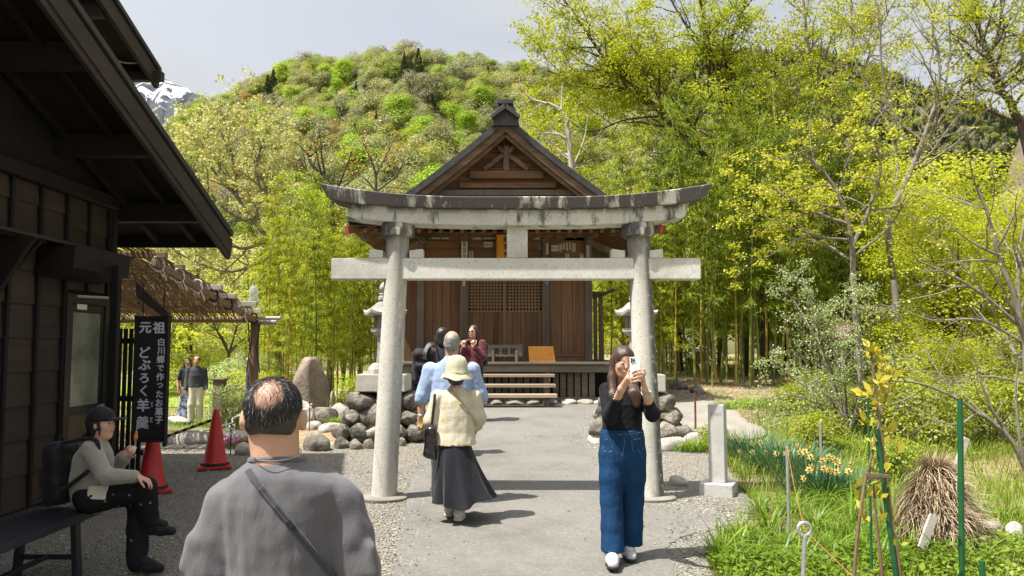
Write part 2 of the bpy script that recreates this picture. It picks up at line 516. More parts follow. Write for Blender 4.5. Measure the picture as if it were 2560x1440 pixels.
# loose gravel stones, denser near the viewer
def pebbles():
 A = np.array(GRAVEL); P = np.array(PATH)
 n = 60000
 Y = 2.2 + 12.0 * rng.random(n) ** 1.3
 u = rng.uniform(-.68, .36, n)
 Q = np.stack([u * Y, Y], 1)
 Q = Q[inside(A, Q) & ~inside(P, Q)]
 ex = np.array(curved(PATH_L, 6)[8:] + curved(PATH_R, 6)[:60]); k = ex[rng.integers(0, len(ex), 3500)] + rng.normal(0, .10, (3500, 2))
 k = k[k[:, 1] > 2]
 Q = np.vstack([Q[:14500], k])
 far = (Q[:, 0] > -9) & (Q[:, 1] < 15); Q = Q[far]
 m = len(Q)
 s = rng.uniform(.005, .0125, m) * (1 + .5 * (rng.random(m) < .06))
 base = np.array([[1, 0, 0], [-1, 0, 0], [0, 1, 0], [0, -1, 0], [0, 0, 1], [0, 0, -1]], float)
 V = base[None] * np.stack([s * rng.uniform(.8, 1.4, m), s * rng.uniform(.7, 1.1, m), s * rng.uniform(.5, .8, m)], 1)[:, None, :]
 V += rng.normal(0, .12, V.shape) * s[:, None, None]
 a = rng.uniform(0, 6.28, m); ca, sa = np.cos(a)[:, None], np.sin(a)[:, None]
 x, y = V[:, :, 0] * ca - V[:, :, 1] * sa, V[:, :, 0] * sa + V[:, :, 1] * ca
 V[:, :, 0], V[:, :, 1] = x + Q[:, :1], y + Q[:, 1:]
 V[:, :, 2] += (gz(Q[:, 0], Q[:, 1]) + .012 + s * .3)[:, None]
 f = np.array([[0, 2, 4], [2, 1, 4], [1, 3, 4], [3, 0, 4], [2, 0, 5], [1, 2, 5], [3, 1, 5], [0, 3, 5]])
 F = (f[None] + (np.arange(m) * 6)[:, None, None]).reshape(-1, 3)
 me = np_mesh('gravel', V.reshape(-1, 3), F, False, {'rnd': ('FACE', np.repeat(rng.random(m), 8))})
 tag(link('gravel', me, M_PEB, origin=(0, 0, 0)), 'loose grey gravel spread beside the asphalt path', 'gravel', kind='stuff')
pebbles()
def litter():
 r = np.random.default_rng(3); E = np.array(curved(PATH_L, 6)[8:] + curved(PATH_R, 6)[:70]); n = 900
 Q = np.vstack([E[r.integers(0, len(E), n)] + r.normal(0, .22, (n, 2)), np.c_[r.uniform(-1.2, 1.4, 110), r.uniform(3.5, 15, 110)]]); Q = Q[Q[:, 1] > 2]; m = len(Q)
 a = r.uniform(0, 6.28, m); s = r.uniform(.006, .019, m); c, d = np.cos(a) * s, np.sin(a) * s; z = gz(Q[:, 0], Q[:, 1]) + .021
 V = np.stack([np.c_[Q[:, 0] + c, Q[:, 1] + d, z], np.c_[Q[:, 0] - d * .4, Q[:, 1] + c * .4, z + s * .5], np.c_[Q[:, 0] - c, Q[:, 1] - d, z + .001], np.c_[Q[:, 0] + d * .4, Q[:, 1] - c * .4, z + s * .2]], 1)
 me = np_mesh('leaf_litter', V.reshape(-1, 3), (np.arange(m) * 4)[:, None] + np.arange(4)[None], False, {'rnd': ('FACE', r.random(m))})
 tag(link('leaf_litter', me, m_leaf('dead_leaf', (.10, .065, .03), (.24, .17, .08), (.36, .30, .15), .2, .8, 0), origin=(0, 0, 0)), 'dry leaf bits scattered on the path and its edges', 'litter', kind='stuff')
# ------------------------------------------------------------------ rocks
_ico = {}
def ico(sub):
 if sub not in _ico:
  bm = bmesh.new(); bmesh.ops.create_icosphere(bm, subdivisions=sub, radius=1)
  _ico[sub] = (np.array([v.co[:] for v in bm.verts]), np.array([[v.index for v in f.verts] for f in bm.faces])); bm.free()
 return _ico[sub]
def vnoise(P, seed, octaves=3, freq=1.0):
 """cheap smooth pseudo noise: sum of sines"""
 r = np.random.default_rng(seed); out = np.zeros(len(P)); amp = 1.0
 for o_ in range(octaves):
  for _ in range(4):
   k = r.normal(0, 1, 3); k *= freq * (2 ** o_) * 2.0 / np.linalg.norm(k)
   out += amp * np.sin(P @ k + r.uniform(0, 6.28)) / 4 * 1.6
  amp *= .5
 return out
def rock_mesh(size, seed, sub=3, rough=.14, facets=7, flat_top=0.0):
 V, F = ico(sub); r = np.random.default_rng(seed)
 V = V.copy()
 d = 1 + rough * vnoise(V, seed, 3, 1.3)
 V = V * d[:, None]
 for _ in range(facets):                       # chip flat facets
  n = r.normal(0, 1, 3); n /= np.linalg.norm(n); h = r.uniform(.72, .95)
  t = V @ n; m = t > h
  V[m] -= np.outer((t[m] - h) * .85, n)
 if flat_top: V[:, 2] = np.minimum(V[:, 2], flat_top)
 V = V * np.asarray(size) / 2
 return V, F
def rock(name, c, size, seed, mat, parent=None, rz=0.0, sub=3, rough=.14, facets=7, tilt=0.0):
 V, F = rock_mesh(size, seed, sub, rough, facets)
 Rm = np.array(Matrix.Rotation(rz, 3, 'Z') @ Matrix.Rotation(tilt, 3, 'Y'))
 V = V @ Rm.T + np.asarray(c)
 return link(name, np_mesh(name, V, F, True), mat, parent)
M_ROCK = m_stone('grey_boulder', (.15, .132, .108), (.33, .295, .245), (.075, .07, .06), 4.5, .92, .045, (.07, .068, .055), .3, 40, 3.4, .47, .60)
M_ROCKB = m_stone('brown_boulder', (.16, .128, .10), (.31, .255, .20), (.11, .09, .07), 2.5, .9, .03, (.16, .125, .095), .1, 60, 2.2, .5, .6)
M_ROCKL = m_stone('pale_rock', (.30, .285, .25), (.47, .45, .40), (.2, .19, .17), 2.5, .9, .02, (.17, .16, .14), .15, 60, 2.0, .54, .66)
M_KERB = m_stone('kerb_stone', (.25, .235, .20), (.40, .37, .31), (.16, .15, .13), 3.0, .9, .012, (.17, .155, .13), .2, 70, 2.5, .52, .6)
litter()
# ------------------------------------------------------------------ stone torii
M_GRAN = m_stone('torii_granite', (.56, .55, .505), (.68, .67, .62), (.42, .415, .385), 1.8, .88, .004, (.40, .375, .315), 0, 52, 1.3, .5, .68)
def m_post(c0, c1, amt):
 t = NT('torii_post_granite'); v = t.coord((1, 1, 1), 'Object', False)
 vs = t.coord((1, 1, .22), 'Object', False)
 n1 = t.noise(v, 2.2, 6, .6); n2 = t.noise(v, 60, 3, .7); n3 = t.noise(vs, 3.4, 7, .62, .6); n4 = t.noise(v, 14, 6, .7)
 c = t.ramp(n1, [(.3, (.49, .475, .42)), (.7, (.62, .605, .545))])
 c = t.mix(t.rng(n2, .54, .66, 0, .8), c, (.29, .275, .245))
 c = t.mix(t.rng(n3, .52, .62, 0, .75), c, (.255, .225, .20))
 sp = t.new('ShaderNodeSeparateXYZ'); t.l.new(v, sp.inputs[0])
 # lichen on the weather side (+x) of the post and darker patches near the top
 side = t.rng(t.math('SUBTRACT', sp.outputs[0], t.math('ADD', c0, t.math('MULTIPLY', sp.outputs[2], c1))), .02, .07); li = t.math('MULTIPLY', side, t.rng(n4, .36, .46))
 c = t.mix(t.math('MULTIPLY', li, amt), c, (.085, .083, .08))
 top = t.math('MULTIPLY', t.rng(sp.outputs[2], 2.0, 2.6), t.rng(n3, .40, .55))
 c = t.mix(t.math('MULTIPLY', top, .8), c, (.16, .15, .14))
 t.bsdf(c, .9, n2, .004, .8, spec=.25); return t.m
def m_kasagi(name, dark, lo, hi, up=None):
 """granite under black lichen with pale runs"""
 t = NT(name); v = t.coord((1, 1, 1), 'Object', False); vs = t.coord((1, 1, .25), 'Object', False)
 n1 = t.noise(v, 2, 6, .6); n2 = t.noise(v, 56, 3, .7); n3 = t.noise(vs, 5.5, 8, .70); n5 = t.noise(v, 1.1, 5, .6)
 c = t.ramp(n1, [(.3, (.55, .54, .49)), (.7, (.66, .65, .59))])
 c = t.mix(t.rng(n2, .54, .66, 0, .6), c, (.34, .32, .29))
 f = t.rng(t.math('ADD', t.math('MULTIPLY', n3, .75), t.math('MULTIPLY', n5, .25)), lo, hi)
 if up:
  sp = t.new('ShaderNodeSeparateXYZ'); t.l.new(v, sp.inputs[0])
  f = t.math('MAXIMUM', f, t.math('MULTIPLY', t.rng(sp.outputs[2], up[0], up[1]), t.rng(n3, .40, .5)))
 c = t.mix(f, c, dark)
 t.bsdf(c, .92, n2, .005, .8, spec=.2); return t.m
M_POSTS = (m_post(-.06, .0425, .2), m_post(.053, -.038, .9))
M_KASA = m_kasagi('kasagi_lichen', (.115, .105, .10), .60, .53)
M_SHIM = m_kasagi('shimaki_granite', (.12, .115, .105), .535, .60, (.11, .185))
YT = 8.2
def sweep_x(prof_fn, half, n=28):
 """beam along x: prof_fn(t) gives (list of (dx, y, z)) for t in -1..1"""
 mb = MB(); vs = []; m = None
 for i in range(n + 1):
  t = -1 + 2 * i / n
  p = prof_fn(t); m = len(p)
  vs += [(t * half + dx, y, z) for dx, y, z in p]
 fs = [(i * m + k, i * m + (k + 1) % m, (i + 1) * m + (k + 1) % m, (i + 1) * m + k) for i in range(n) for k in range(m)]
 fs += [tuple(range(m))[::-1], tuple(range(n * m, (n + 1) * m))]
 return mb.add(vs, fs)
def build_torii():
 xc = PX(1293, YT); zg = gzf(xc, YT)
 root = empty('torii_gate', (xc, YT, zg), 'weathered stone torii gate with dark lichen lintel across the asphalt path', 'torii gate')
 def X(px, Y=YT): return PX(px, Y)
 yb = YT
 # posts, leaning in
 for s, pb, pt in ((-1, 964, 993), (1, 1624, 1598)):
  b = Vector((X(pb), YT, zg - .02)); tp = Vector((X(pt), YT, PZ(560, YT)))
  o = MB()
  n = 14
  pts = [b.lerp(tp, i / n) for i in range(n + 1)]
  rad = [.129 - .011 * (i / n) - .003 * math.sin(math.pi * i / n) for i in range(n + 1)]
  o.tube(pts, rad, 32)
  o.build('post', M_POSTS[s > 0], root, smooth_=True)
  # ring under the lintel
  q = Vector((X(pt), YT, 0)); z0, z1 = PZ(591, YT - .1), PZ(556, YT - .1)
  o = MB(); o.lathe([(.150, z0), (.166, z0 + .012), (.170, z0 + .05), (.168, z1 - .012), (.16, z1)], q, 32)
  o.build('ring_cap', M_KASA, root, smooth_=True)
  # foot slab
  o = MB(); r = [(.225, -.02), (.235, .0), (.235, .03), (.215, .045), (.14, .048)]
  o.lathe(r, (b.x, YT, zg), 28, sx=1.05, sy=.95); o.build('foot_slab', M_CONC, root, smooth_=True)
 # lower tie beam
 z0, z1 = PZ(698, YT - .09), PZ(645, YT - .09)
 o = MB(); o.box2((X(829), YT - .09, z0), (X(1751), YT + .09, z1)); o.build('tie_beam', M_GRAN, root, .008, 2)
 # wedges on the tie beam
 for px, lean in ((940, -1), (1040, 1), (1546, -1), (1640, 1)):
  x0, x1 = X(px - 17), X(px + 17); za, zb = z1 + .002, PZ(622, YT - .07)
  hi, lo = (zb, zb - .018)
  pr = [(x0, za), (x1, za), (x1, hi if lean > 0 else lo), (x0, lo if lean > 0 else hi)]
  o = MB(); o.prism(pr, (0, YT - .075, 0), (1, 0, 0), (0, 0, 1), (0, .15, 0)); o.build('wedge', M_GRAN, root, .006)
 # centre strut
 o = MB(); o.box2((X(1267), YT - .085, z1 + .002), (X(1319), YT + .085, PZ(563, YT - .1))); o.build('centre_strut', M_GRAN, root, .006)
 # lintels
 def rise(t): a = max(0, abs(t) - .22) / .78; return .135 * a ** 2.1
 zs0, zs1 = PZ(563, YT - .15), PZ(523, YT - .15); hs = (X(1731, YT - .15) - X(857, YT - .15)) / 2; xs = (X(1731, YT - .15) + X(857, YT - .15)) / 2
 def pr_s(t):
  r = rise(t) * .62; k = np.sign(t) * max(0, abs(t) - .96) / .04
  return [(xs - .055 * k, yb - .15, zs0 + r), (xs - .055 * k, yb + .15, zs0 + r), (xs, yb + .15, zs1 + r), (xs, yb - .15, zs1 + r)]
 sweep_x(pr_s, hs).build('lower_lintel', M_SHIM, root, .006)
 zk0 = zs1 + .002; zk1 = PZ(489, YT - .22); hk = (X(1788, YT - .2) - X(793, YT - .2)) / 2; xk = (X(1788, YT - .2) + X(793, YT - .2)) / 2
 def pr_k(t):
  r = rise(t); r0 = rise(t) * .62 + (r - rise(t) * .62) * .75 * max(0, abs(t) - .86) / .14
  k = np.sign(t) * max(0, abs(t) - .96) / .04
  b = xk - .07 * k
  return [(b, yb - .21, zk0 + r0), (b, yb + .21, zk0 + r0), (xk, yb + .235, zk1 - .03 + r), (xk, yb + .05, zk1 + .02 + r), (xk, yb - .05, zk1 + .02 + r), (xk, yb - .235, zk1 - .012 + r)]
 sweep_x(pr_k, hk, 36).build('upper_lintel', M_KASA, root, .006)
 return root
TORII = build_torii()
# ------------------------------------------------------------------ wooden shrine hall
M_SW = m_wood('shrine_board', (.075, .038, .019), (.215, .105, .046), 'z', 9, .7, .004, .28, .05, (.12, .085, .06), .35)
M_SWX = m_wood('shrine_plank', (.085, .042, .02), (.30, .155, .07), 'x', 9, .75, .006, .15, .06, (.09, .072, .055), .55)
M_SPOST = m_wood('shrine_post', (.075, .055, .042), (.185, .14, .105), 'z', 12, .8, .005, .12, .05, (.16, .145, .125), .5)
M_SBARGE = m_wood('barge_board', (.075, .045, .028), (.27, .165, .095), 'x', 8, .75, .01, .12, .10, (.075, .062, .05), .6)
M_SDECK = m_wood('verandah_grey', (.10, .085, .065), (.21, .18, .14), 'x', 10, .85, .004, .12, .06, (.13, .12, .10), .4)
M_STREAD = m_wood('step_tread', (.22, .17, .115), (.42, .335, .23), 'x', 10, .8, .003, .18, .05, (.3, .27, .23), .5)
M_LATT = m_wood('lattice_wood', (.14, .085, .045), (.26, .165, .09), 'z', 12, .75, .002, .1, .1)
M_SROOF = m_wood('roof_sheet', (.032, .031, .032), (.07, .068, .068), 'y', 7, .55, .006, .05, .3)
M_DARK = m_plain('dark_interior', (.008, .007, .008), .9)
M_RED = m_plain('red_end_cap', (.20, .04, .025), .7)
M_ORANGE = m_wood('varnished_plaque', (.60, .235, .028), (.76, .34, .05), 'z', 6, .45, .001, .05, .1)
M_PAPER = m_plain('old_paper', (.52, .49, .41), .9, .12)
M_PAPERB = m_plain('blue_paper', (.12, .30, .40), .9, .1)
M_INK = m_plain('black_ink', (.018, .017, .018), .8)
M_METAL = m_plain('dull_steel', (.42, .42, .42), .4, .1, metallic=.9)
YW = 17.8; XC = PX(1264, YW)
def build_shrine():
 zg = gzf(XC, YW)
 root = empty('shrine_hall', (XC, YW, zg), 'small dark wooden shrine hall with steep gable roof behind the torii gate', 'shrine')
 def B(name, px0, py0, px1, py1, Y, d, mat, bevel=.004, parent=root):
  mb = MB(); mb.box2((PX(px0, Y), Y, PZ(py1, Y)), (PX(px1, Y), Y + d, PZ(py0, Y)))
  return mb.build(name, mat, parent, bevel)
 zdeck = PZ(906, 16.7)
 # --- body core (dark room behind the lattice, side and rear walls)
 x0, x1 = PX(1044, YW), PX(1479, YW)
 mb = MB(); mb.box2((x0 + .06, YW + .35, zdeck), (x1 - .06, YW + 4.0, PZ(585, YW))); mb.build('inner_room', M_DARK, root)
 for xs in (x0 + .02, x1 - .02):
  for k in range(14):
   mb = MB(); ya = YW + .1 + k * .28
   mb.box2((xs - .015, ya, zdeck), (xs + .015, ya + .274, PZ(585, YW))); mb.build('side_board', M_SW, root, .003)
 # --- posts
 for px in (1051, 1159, 1365, 1472):
  mb = MB(); x = PX(px, YW); mb.box2((x - .082, YW - .06, zdeck - .02), (x + .082, YW + .1, PZ(575, YW))); mb.build('post', M_SPOST, root, .01)
 # --- side bay boards
 for a, b, n, sd_ in ((1060.5, 1149.5, 4, 3), (1375, 1463, 3, 9)):
  r_ = random.Random(sd_); cuts = [0] + sorted((k + r_.uniform(-.18, .18)) / n for k in range(1, n)) + [1]
  for k in range(n):
   B('wall_board', a + (b - a) * cuts[k] + .4, 690, a + (b - a) * cuts[k + 1] - .4, 884, YW + .03 + r_.uniform(0, .006), .03, M_SW, .003)
  B('rail', a - .5, 884.5, b + .5, 892, YW - .005, .08, M_SWX)
  B('skirting_board', a - .5, 892.5, b + .5, 905, YW + .01, .05, M_SWX)
 B('wall_board', 1010, 690, 1041, 905, YW + .12, .03, M_SW, .003)
 # --- sliding doors with lattice top
 for a, b, sd_ in ((1171, 1258, 1), (1266, 1355, 2)):
  door = B('door', a - 3, 776, b + 3, 781, YW + .012, .045, M_LATT, .002)
  for e in ((a - 4, a), (b, b + 4)):
   B('stile', e[0], 655, e[1], 905, YW + .008, .05, M_LATT, .002, door)
  B('rail', a, 651, b, 656, YW + .008, .05, M_LATT, .002, door)
  r_ = random.Random(sd_); n = 7
  cuts = [0] + sorted((k + r_.uniform(-.2, .2)) / n for k in range(1, n)) + [1]
  for k in range(n):
   B('door_board', a + (b - a) * cuts[k] + .3, 781.5, a + (b - a) * cuts[k + 1] - .3, 905, YW + .03 + r_.uniform(0, .005), .025, M_SW, .002, door)
  mb = MB(); Y = YW + .02; nx = 11; ny = 15
  for k in range(1, nx):
   px = a + (b - a) * k / nx; mb.box2((PX(px - 1.9, Y), Y + .001, PZ(776, Y)), (PX(px + 1.9, Y), Y + .022, PZ(656, Y)))
  for k in range(1, ny):
   py = 656 + (776 - 656) * k / ny; mb.box2((PX(a, Y), Y + .004, PZ(py + 1.9, Y)), (PX(b, Y), Y + .019, PZ(py - 1.9, Y)))
  mb.build('lattice', M_LATT, door)
 # --- upper wall: horizontal boards, head beams
 for k, (ya, yb_) in enumerate(((601, 622), (622.6, 650))):
  for a, b in ((1061, 1148.5), (1169.5, 1354.5), (1376, 1462)):
   B('upper_board', a, ya, b, yb_, YW + .03 + .004 * k, .03, M_SWX, .003)
 B('lintel_rail', 1040, 650.5, 1485, 655, YW - .02, .1, M_SWX)
 B('head_beam', 1030, 578, 1497, 592, YW - .10, .2, M_SWX, .012)
 for px in range(1075, 1460, 26):
  mb = MB(); x = PX(px, YW); mb.tube([(x, YW - .12, PZ(592, YW)), (x, YW - .12, PZ(599, YW))], .025, 8); mb.build('beam_peg', M_SPOST, root)
 for px in (1052, 1476):
  B('beam_nose', px - 8, 590, px + 8, 603, YW - .42, .36, M_SPOST, .01)
 for a, b in ((1112, 1208), (1318, 1414)):          # curved hanging panels under the head beam
  n = 16; mb = MB(); pr = []
  za = PZ(593, YW - .05)
  for k in range(n + 1):
   t = k / n; px = a + (b - a) * t; e = min(t, 1 - t)
   pr.append((PX(px, YW - .05), za - .125 * min(1, (e / .14)) ** .5 if 0 < e else za - .01))
  pr = [(PX(b, YW - .05), za), (PX(a, YW - .05), za)] + pr
  mb.prism(pr, (0, YW - .05, 0), (1, 0, 0), (0, 0, 1), (0, .05, 0)); mb.build('apron_panel', M_SWX, root)
 # orange name plaque, half hidden by the torii strut
 pl = B('name_plaque', 1241, 586, 1292, 655, YW - .2, .05, M_ORANGE, .006)
 c = PX(1266, YW - .2)
 writing([(ch, 0, PZ(py, YW - .2), .135, .003) for ch, py in (('秋', 599), ('葉', 617), ('神', 635), ('社', 650))], (c, YW - .2, 0), (1, 0, 0), (0, 0, 1), 'plaque_lettering', M_INK, pl)
 # votive paper slips pasted to the wall; their print is too small to read
 slips = [(1152, 603, 1168, 645, 'p'), (1172, 628, 1182, 644, 'p'), (1209, 605, 1231, 618, 'p'), (1337, 595, 1354, 603, 'p'), (1346, 609, 1354, 624, 'b'), (1366, 607, 1372, 636, 'p'),
    (1379, 613, 1398, 628, 'p'), (1400, 610, 1406, 629, 'p'), (1408, 607, 1413, 623, 'p'), (1416, 606, 1421, 626, 'p'), (1424, 605, 1429, 625, 'p'), (1432, 608, 1440, 629, 'p'),
    (1415, 634, 1424, 644, 'p'), (1452, 634, 1460, 645, 'p'), (1468, 613, 1475, 642, 'p'), (1156, 699, 1162, 715, 'p'), (1364, 699, 1371, 711, 'b'), (1068, 594, 1120, 598, 'p'), (1180, 594, 1238, 598, 'p'), (1333, 594, 1350, 598, 'p')]
 r_ = random.Random(4)
 for a, b0, c_, d_, k in slips:
  Y = YW - .075 if (a < 1170 and a > 1148 or 1362 < a < 1376 or a > 1465) else (YW - .112 if d_ < 600 else YW + .02)
  s_ = B('paper_slip', a, b0, c_, d_, Y, .004, M_PAPER if k == 'p' else M_PAPERB, 0)
  mb = MB(); w_, h_ = c_ - a, d_ - b0
  n = max(2, int(max(w_, h_) / 3.5))
  for q in range(n):
   if h_ >= w_: x_, y_ = a + w_ * .5, b0 + h_ * (q + .6) / (n + .4); sx, sy = w_ * .26, h_ / n * .3
   else: x_, y_ = a + w_ * (q + .6) / (n + .4), b0 + h_ * .5; sx, sy = w_ / n * .3, h_ * .26
   for ox, oy, kx, ky in ((0, -.6, 1, .25), (0, .5, .9, .25), (-.3, 0, .22, 1), (.4, .1, .22, .8)):
    if r_.random() < .8:
     mb.box2((PX(x_ + ox * sx - kx * sx, Y), Y - .003, PZ(y_ + oy * sy + ky * sy, Y)), (PX(x_ + ox * sx + kx * sx, Y), Y - .001, PZ(y_ + oy * sy - ky * sy, Y)))
  if mb.v: mb.build('print', M_INK, s_)
 # --- verandah
 yf = 16.7
 B('verandah_edge', 1003, 905, 1545, 911, yf - .03, .1, M_SDECK)
 for k in range(7):
  mb = MB(); mb.box2((PX(1003, yf), yf + .072 + k * .15, zdeck - .045), (PX(1545, yf), yf + .218 + k * .15, zdeck)); mb.build('deck_board', M_SDECK, root, .003)
 B('verandah_beam', 1010, 912, 1536, 931, yf + .02, .12, M_SDECK, .008)
 for px in (1020, 1130, 1369, 1530):
  B('verandah_post', px - 7, 931.5, px + 7, 1004, yf + .03, .12, M_SDECK, .006)
 for xs in (x0 - .65, x1 + .02):                     # side verandahs
  mb = MB(); mb.box2((xs, YW + .01, zdeck - .06), (xs + .63, YW + 4, zdeck - .003)); mb.build('side_deck', M_SDECK, root, .004)
 # slatted skirt
 for k in range(20):
  a = 1130 + k * 18
  if 1360 < a < 1380: continue
  B('skirt_board', a, 932, a + 14.5, 995, yf + .25, .025, M_SDECK, .003)
 B('skirt_sill', 1010, 993, 1500, 1003, yf + .2, .12, M_SDECK)
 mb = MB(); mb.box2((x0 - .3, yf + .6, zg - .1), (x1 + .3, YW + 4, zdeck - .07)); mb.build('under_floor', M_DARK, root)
 # --- steps
 st = empty('steps', (XC, 16.4, zg)); st.parent = root; st.matrix_parent_inverse = world_loc(root).inverted()
 for k, (ya, yb_, Y, r) in enumerate(((936, 943, 16.35, 1387), (961, 969, 16.02, 1389.5), (986, 995, 15.7, 1393))):
  B('tread', 1268 - (r - 1268), ya, r, yb_, Y, .30, M_STREAD, .006, st)
 for px in (1165, 1368):
  mb = MB(); xa = PX(px - 6, 16); za = gzf(XC, 16) - .02
  mb.prism([(15.78, za), (16.72, za), (16.72, PZ(945, 16.35) - .01), (16.42, PZ(945, 16.35) - .01), (16.36, PZ(971, 16.0) - .01), (16.08, PZ(971, 16.0) - .01), (16.0, PZ(997, 15.7) - .012), (15.78, PZ(997, 15.7) - .012)], (xa, 0, 0), (0, 1, 0), (0, 0, 1), (.09, 0, 0))
  mb.build('stringer', M_SDECK, st, .004)
 # --- roof: curved gable with a skirt roof round it
 yg = 17.15; hw = 2.05
 zr = PZ(300, yg); zb = PZ(487, yg)
 def rz(x):            # main roof section
  t = abs(x) / hw
  return zr - (zr - zb) * (1.10 * t - .10 * t * t)
 def shell(name, grid, th, mat, parent=root):
  g = np.array(grid); n, m, _ = g.shape
  V = np.vstack([g.reshape(-1, 3), (g - np.array([0, 0, th])).reshape(-1, 3)]); N = n * m
  i = (np.arange(n - 1)[:, None] * m + np.arange(m - 1)[None]).ravel()
  F = [np.stack([i, i + 1, i + m + 1, i + m], 1), np.stack([i + N, i + m + N, i + m + 1 + N, i + 1 + N], 1)]
  rim = [a for a in range(m)] + [k * m + m - 1 for k in range(1, n)] + [(n - 1) * m + a for a in range(m - 2, -1, -1)] + [k * m for k in range(n - 2, 0, -1)]
  rim = np.array(rim); r2 = np.roll(rim, -1)
  F.append(np.stack([rim, rim + N, r2 + N, r2], 1))
  mb = MB(); mb.add(V.tolist(), np.vstack(F).tolist()); return mb.build(name, mat, parent)
 us = np.linspace(-1, 1, 33)
 shell('main_roof', [[(XC + u * hw * 1.12, y, rz(u * hw * 1.12) + .06) for u in us] for y in np.linspace(yg - .22, 21.8, 5)], .17, M_SROOF)
 ze, xe, yf0, yb0 = PZ(560, 16.3), PX(1662, 16.3) - XC, 16.3, 23.0
 def skirt(side):
  rows = []
  for a in np.linspace(-1, 1, 21):
   row = []
   for b in np.linspace(0, 1, 9):
    z = (zb - .05) * (1 - b) + ze * b - .20 * math.sin(math.pi * b) * .6 + .16 * (abs(a) ** 4) * b * b
    if side == 'f': xi, xo, yi, yo = a * hw * 1.02, a * xe, yg + .35, yf0
    elif side == 'b': xi, xo, yi, yo = -a * hw * 1.02, -a * xe, 21.7, yb0
    else:
     sgn = -1 if side == 'l' else 1; ym = (yg + .35 + 21.7) / 2; hh = (21.7 - yg - .35) / 2; yo_m = (yf0 + yb0) / 2; ho = (yb0 - yf0) / 2
     xi, xo, yi, yo = sgn * hw * 1.02, sgn * xe, ym + a * hh * -sgn * -1, yo_m + a * ho * -sgn * -1
    row.append((XC + xi * (1 - b) + xo * b, yi * (1 - b) + yo * b, z))
   rows.append(row)
  shell('skirt_roof', rows, .10, M_SROOF)
 for s in 'fblr': skirt(s)
 # soffit boards and rafters under the skirt
 for sgn in (-1, 1):
  for k in range(16):
   y = 16.55 + k * .24
   mb = MB(); mb.beam((XC + sgn * (xe - .12), y, ze - .16), (XC + sgn * 1.95, y, ze + .34), .07, .09); mb.build('rafter', M_SWX, root, .004)
  mb = MB(); p = [(XC + sgn * (xe - .02), 16.4, ze - .06), (XC + sgn * (xe - .02), 22.5, ze - .06), (XC + sgn * 1.9, 22.5, ze + .46), (XC + sgn * 1.9, 17.2, ze + .46)]
  mb.add([Vector(q) for q in p] + [Vector(q) + Vector((0, 0, .03)) for q in p], [(0, 1, 2, 3), (4, 7, 6, 5), (0, 4, 5, 1), (1, 5, 6, 2), (2, 6, 7, 3), (3, 7, 4, 0)]); mb.build('soffit', M_SWX, root)
  # corner beam with red cap
  a = Vector((XC + sgn * 1.9, 17.6, ze + .16)); b = Vector((XC + sgn * (xe - .02), 16.42, ze - .10))
  mb = MB(); mb.beam(a, b, .13, .15); cb = mb.build('corner_beam', M_SWX, root, .006)
  mb = MB(); d = (b - a).normalized(); mb.beam(b + d * .001, b + d * .07, .15, .17); mb.build('end_cap', M_RED, cb, .008)
  for k in range(3):
   mb = MB(); mb.box((XC + sgn * (2.35 + .3 * k), 17.35 - .3 * k, ze - .02 - .09 * k), (.16, .12, .14), Matrix.Rotation(-sgn * .7, 3, 'Z')); mb.build('bracket', M_SPOST, root, .006)
 for k in range(27):
  x = XC - 2.9 + k * 5.8 / 26
  mb = MB(); mb.beam((x, 16.42, ze - .12), (x, YW - .05, ze + .2), .07, .09); mb.build('rafter', M_SWX, root, .004)
 mb = MB(); mb.add([(XC - xe, 16.36, ze - .035), (XC + xe, 16.36, ze - .035), (XC + 2.0, YW, ze + .32), (XC - 2.0, YW, ze + .32), (XC - xe, 16.36, ze - .01), (XC + xe, 16.36, ze - .01), (XC + 2.0, YW, ze + .35), (XC - 2.0, YW, ze + .35)],
      [(0, 3, 2, 1), (4, 5, 6, 7), (0, 1, 5, 4), (1, 2, 6, 5), (2, 3, 7, 6), (3, 0, 4, 7)]); mb.build('front_soffit', M_SWX, root)
 # --- gable end
 mb = MB(); n = 20
 pr = [(x, rz(x) - .16) for x in np.linspace(-hw * .92, hw * .92, n)] + [(hw * .92, zb - .12), (-hw * .92, zb - .12)]
 mb.prism(pr, (XC, yg + .30, 0), (1, 0, 0), (0, 0, 1), (0, .06, 0)); mb.build('gable_panel', M_SPOST, root)
 zz = zb - .02; k = 0
 while zz < zr - .55:                                  # horizontal gable boards
  h_ = .17; w_ = hw * (zr - .30 - zz) / (zr - zb) * .98
  mb = MB(); mb.prism([(-w_, zz), (w_, zz), (w_ - .19, zz + h_ - .006), (-w_ + .19, zz + h_ - .006)], (XC, yg + .262 + .006 * (k % 2), 0), (1, 0, 0), (0, 0, 1), (0, .03, 0)); mb.build('gable_board', M_SWX, root, .003)
  zz += h_; k += 1
 for sgn in (-1, 1):                                   # barge boards: two stepped layers
  for lay, (t0, t1, yo, th, mt) in enumerate(((.115, .29, .0, .07, M_SBARGE), (.27, .37, .09, .06, M_SBARGE))):
   xs_ = np.linspace(0, hw * 1.1, 14)
   top = [(sgn * x, rz(x) - t0 * 1.2 + .06) for x in xs_]; bot = [(sgn * x, rz(x) - t1 * 1.25 + .06) for x in xs_]
   pr = top + bot[::-1]
   mb = MB(); mb.prism(pr, (XC, yg - .17 + yo, 0), (1, 0, 0), (0, 0, 1), (0, th, 0)); mb.build('barge_board', mt, root)
 def GB(name, px0, py0, px1, py1, d, mat, y=yg + .12):
  mb = MB(); mb.box2((PX(px0, y), y, PZ(py1, y)), (PX(px1, y), y + d, PZ(py0, y))); return mb.build(name, mat, root, .01)
 GB('gable_beam', 1172, 427, 1360, 446, .14, M_SWX)
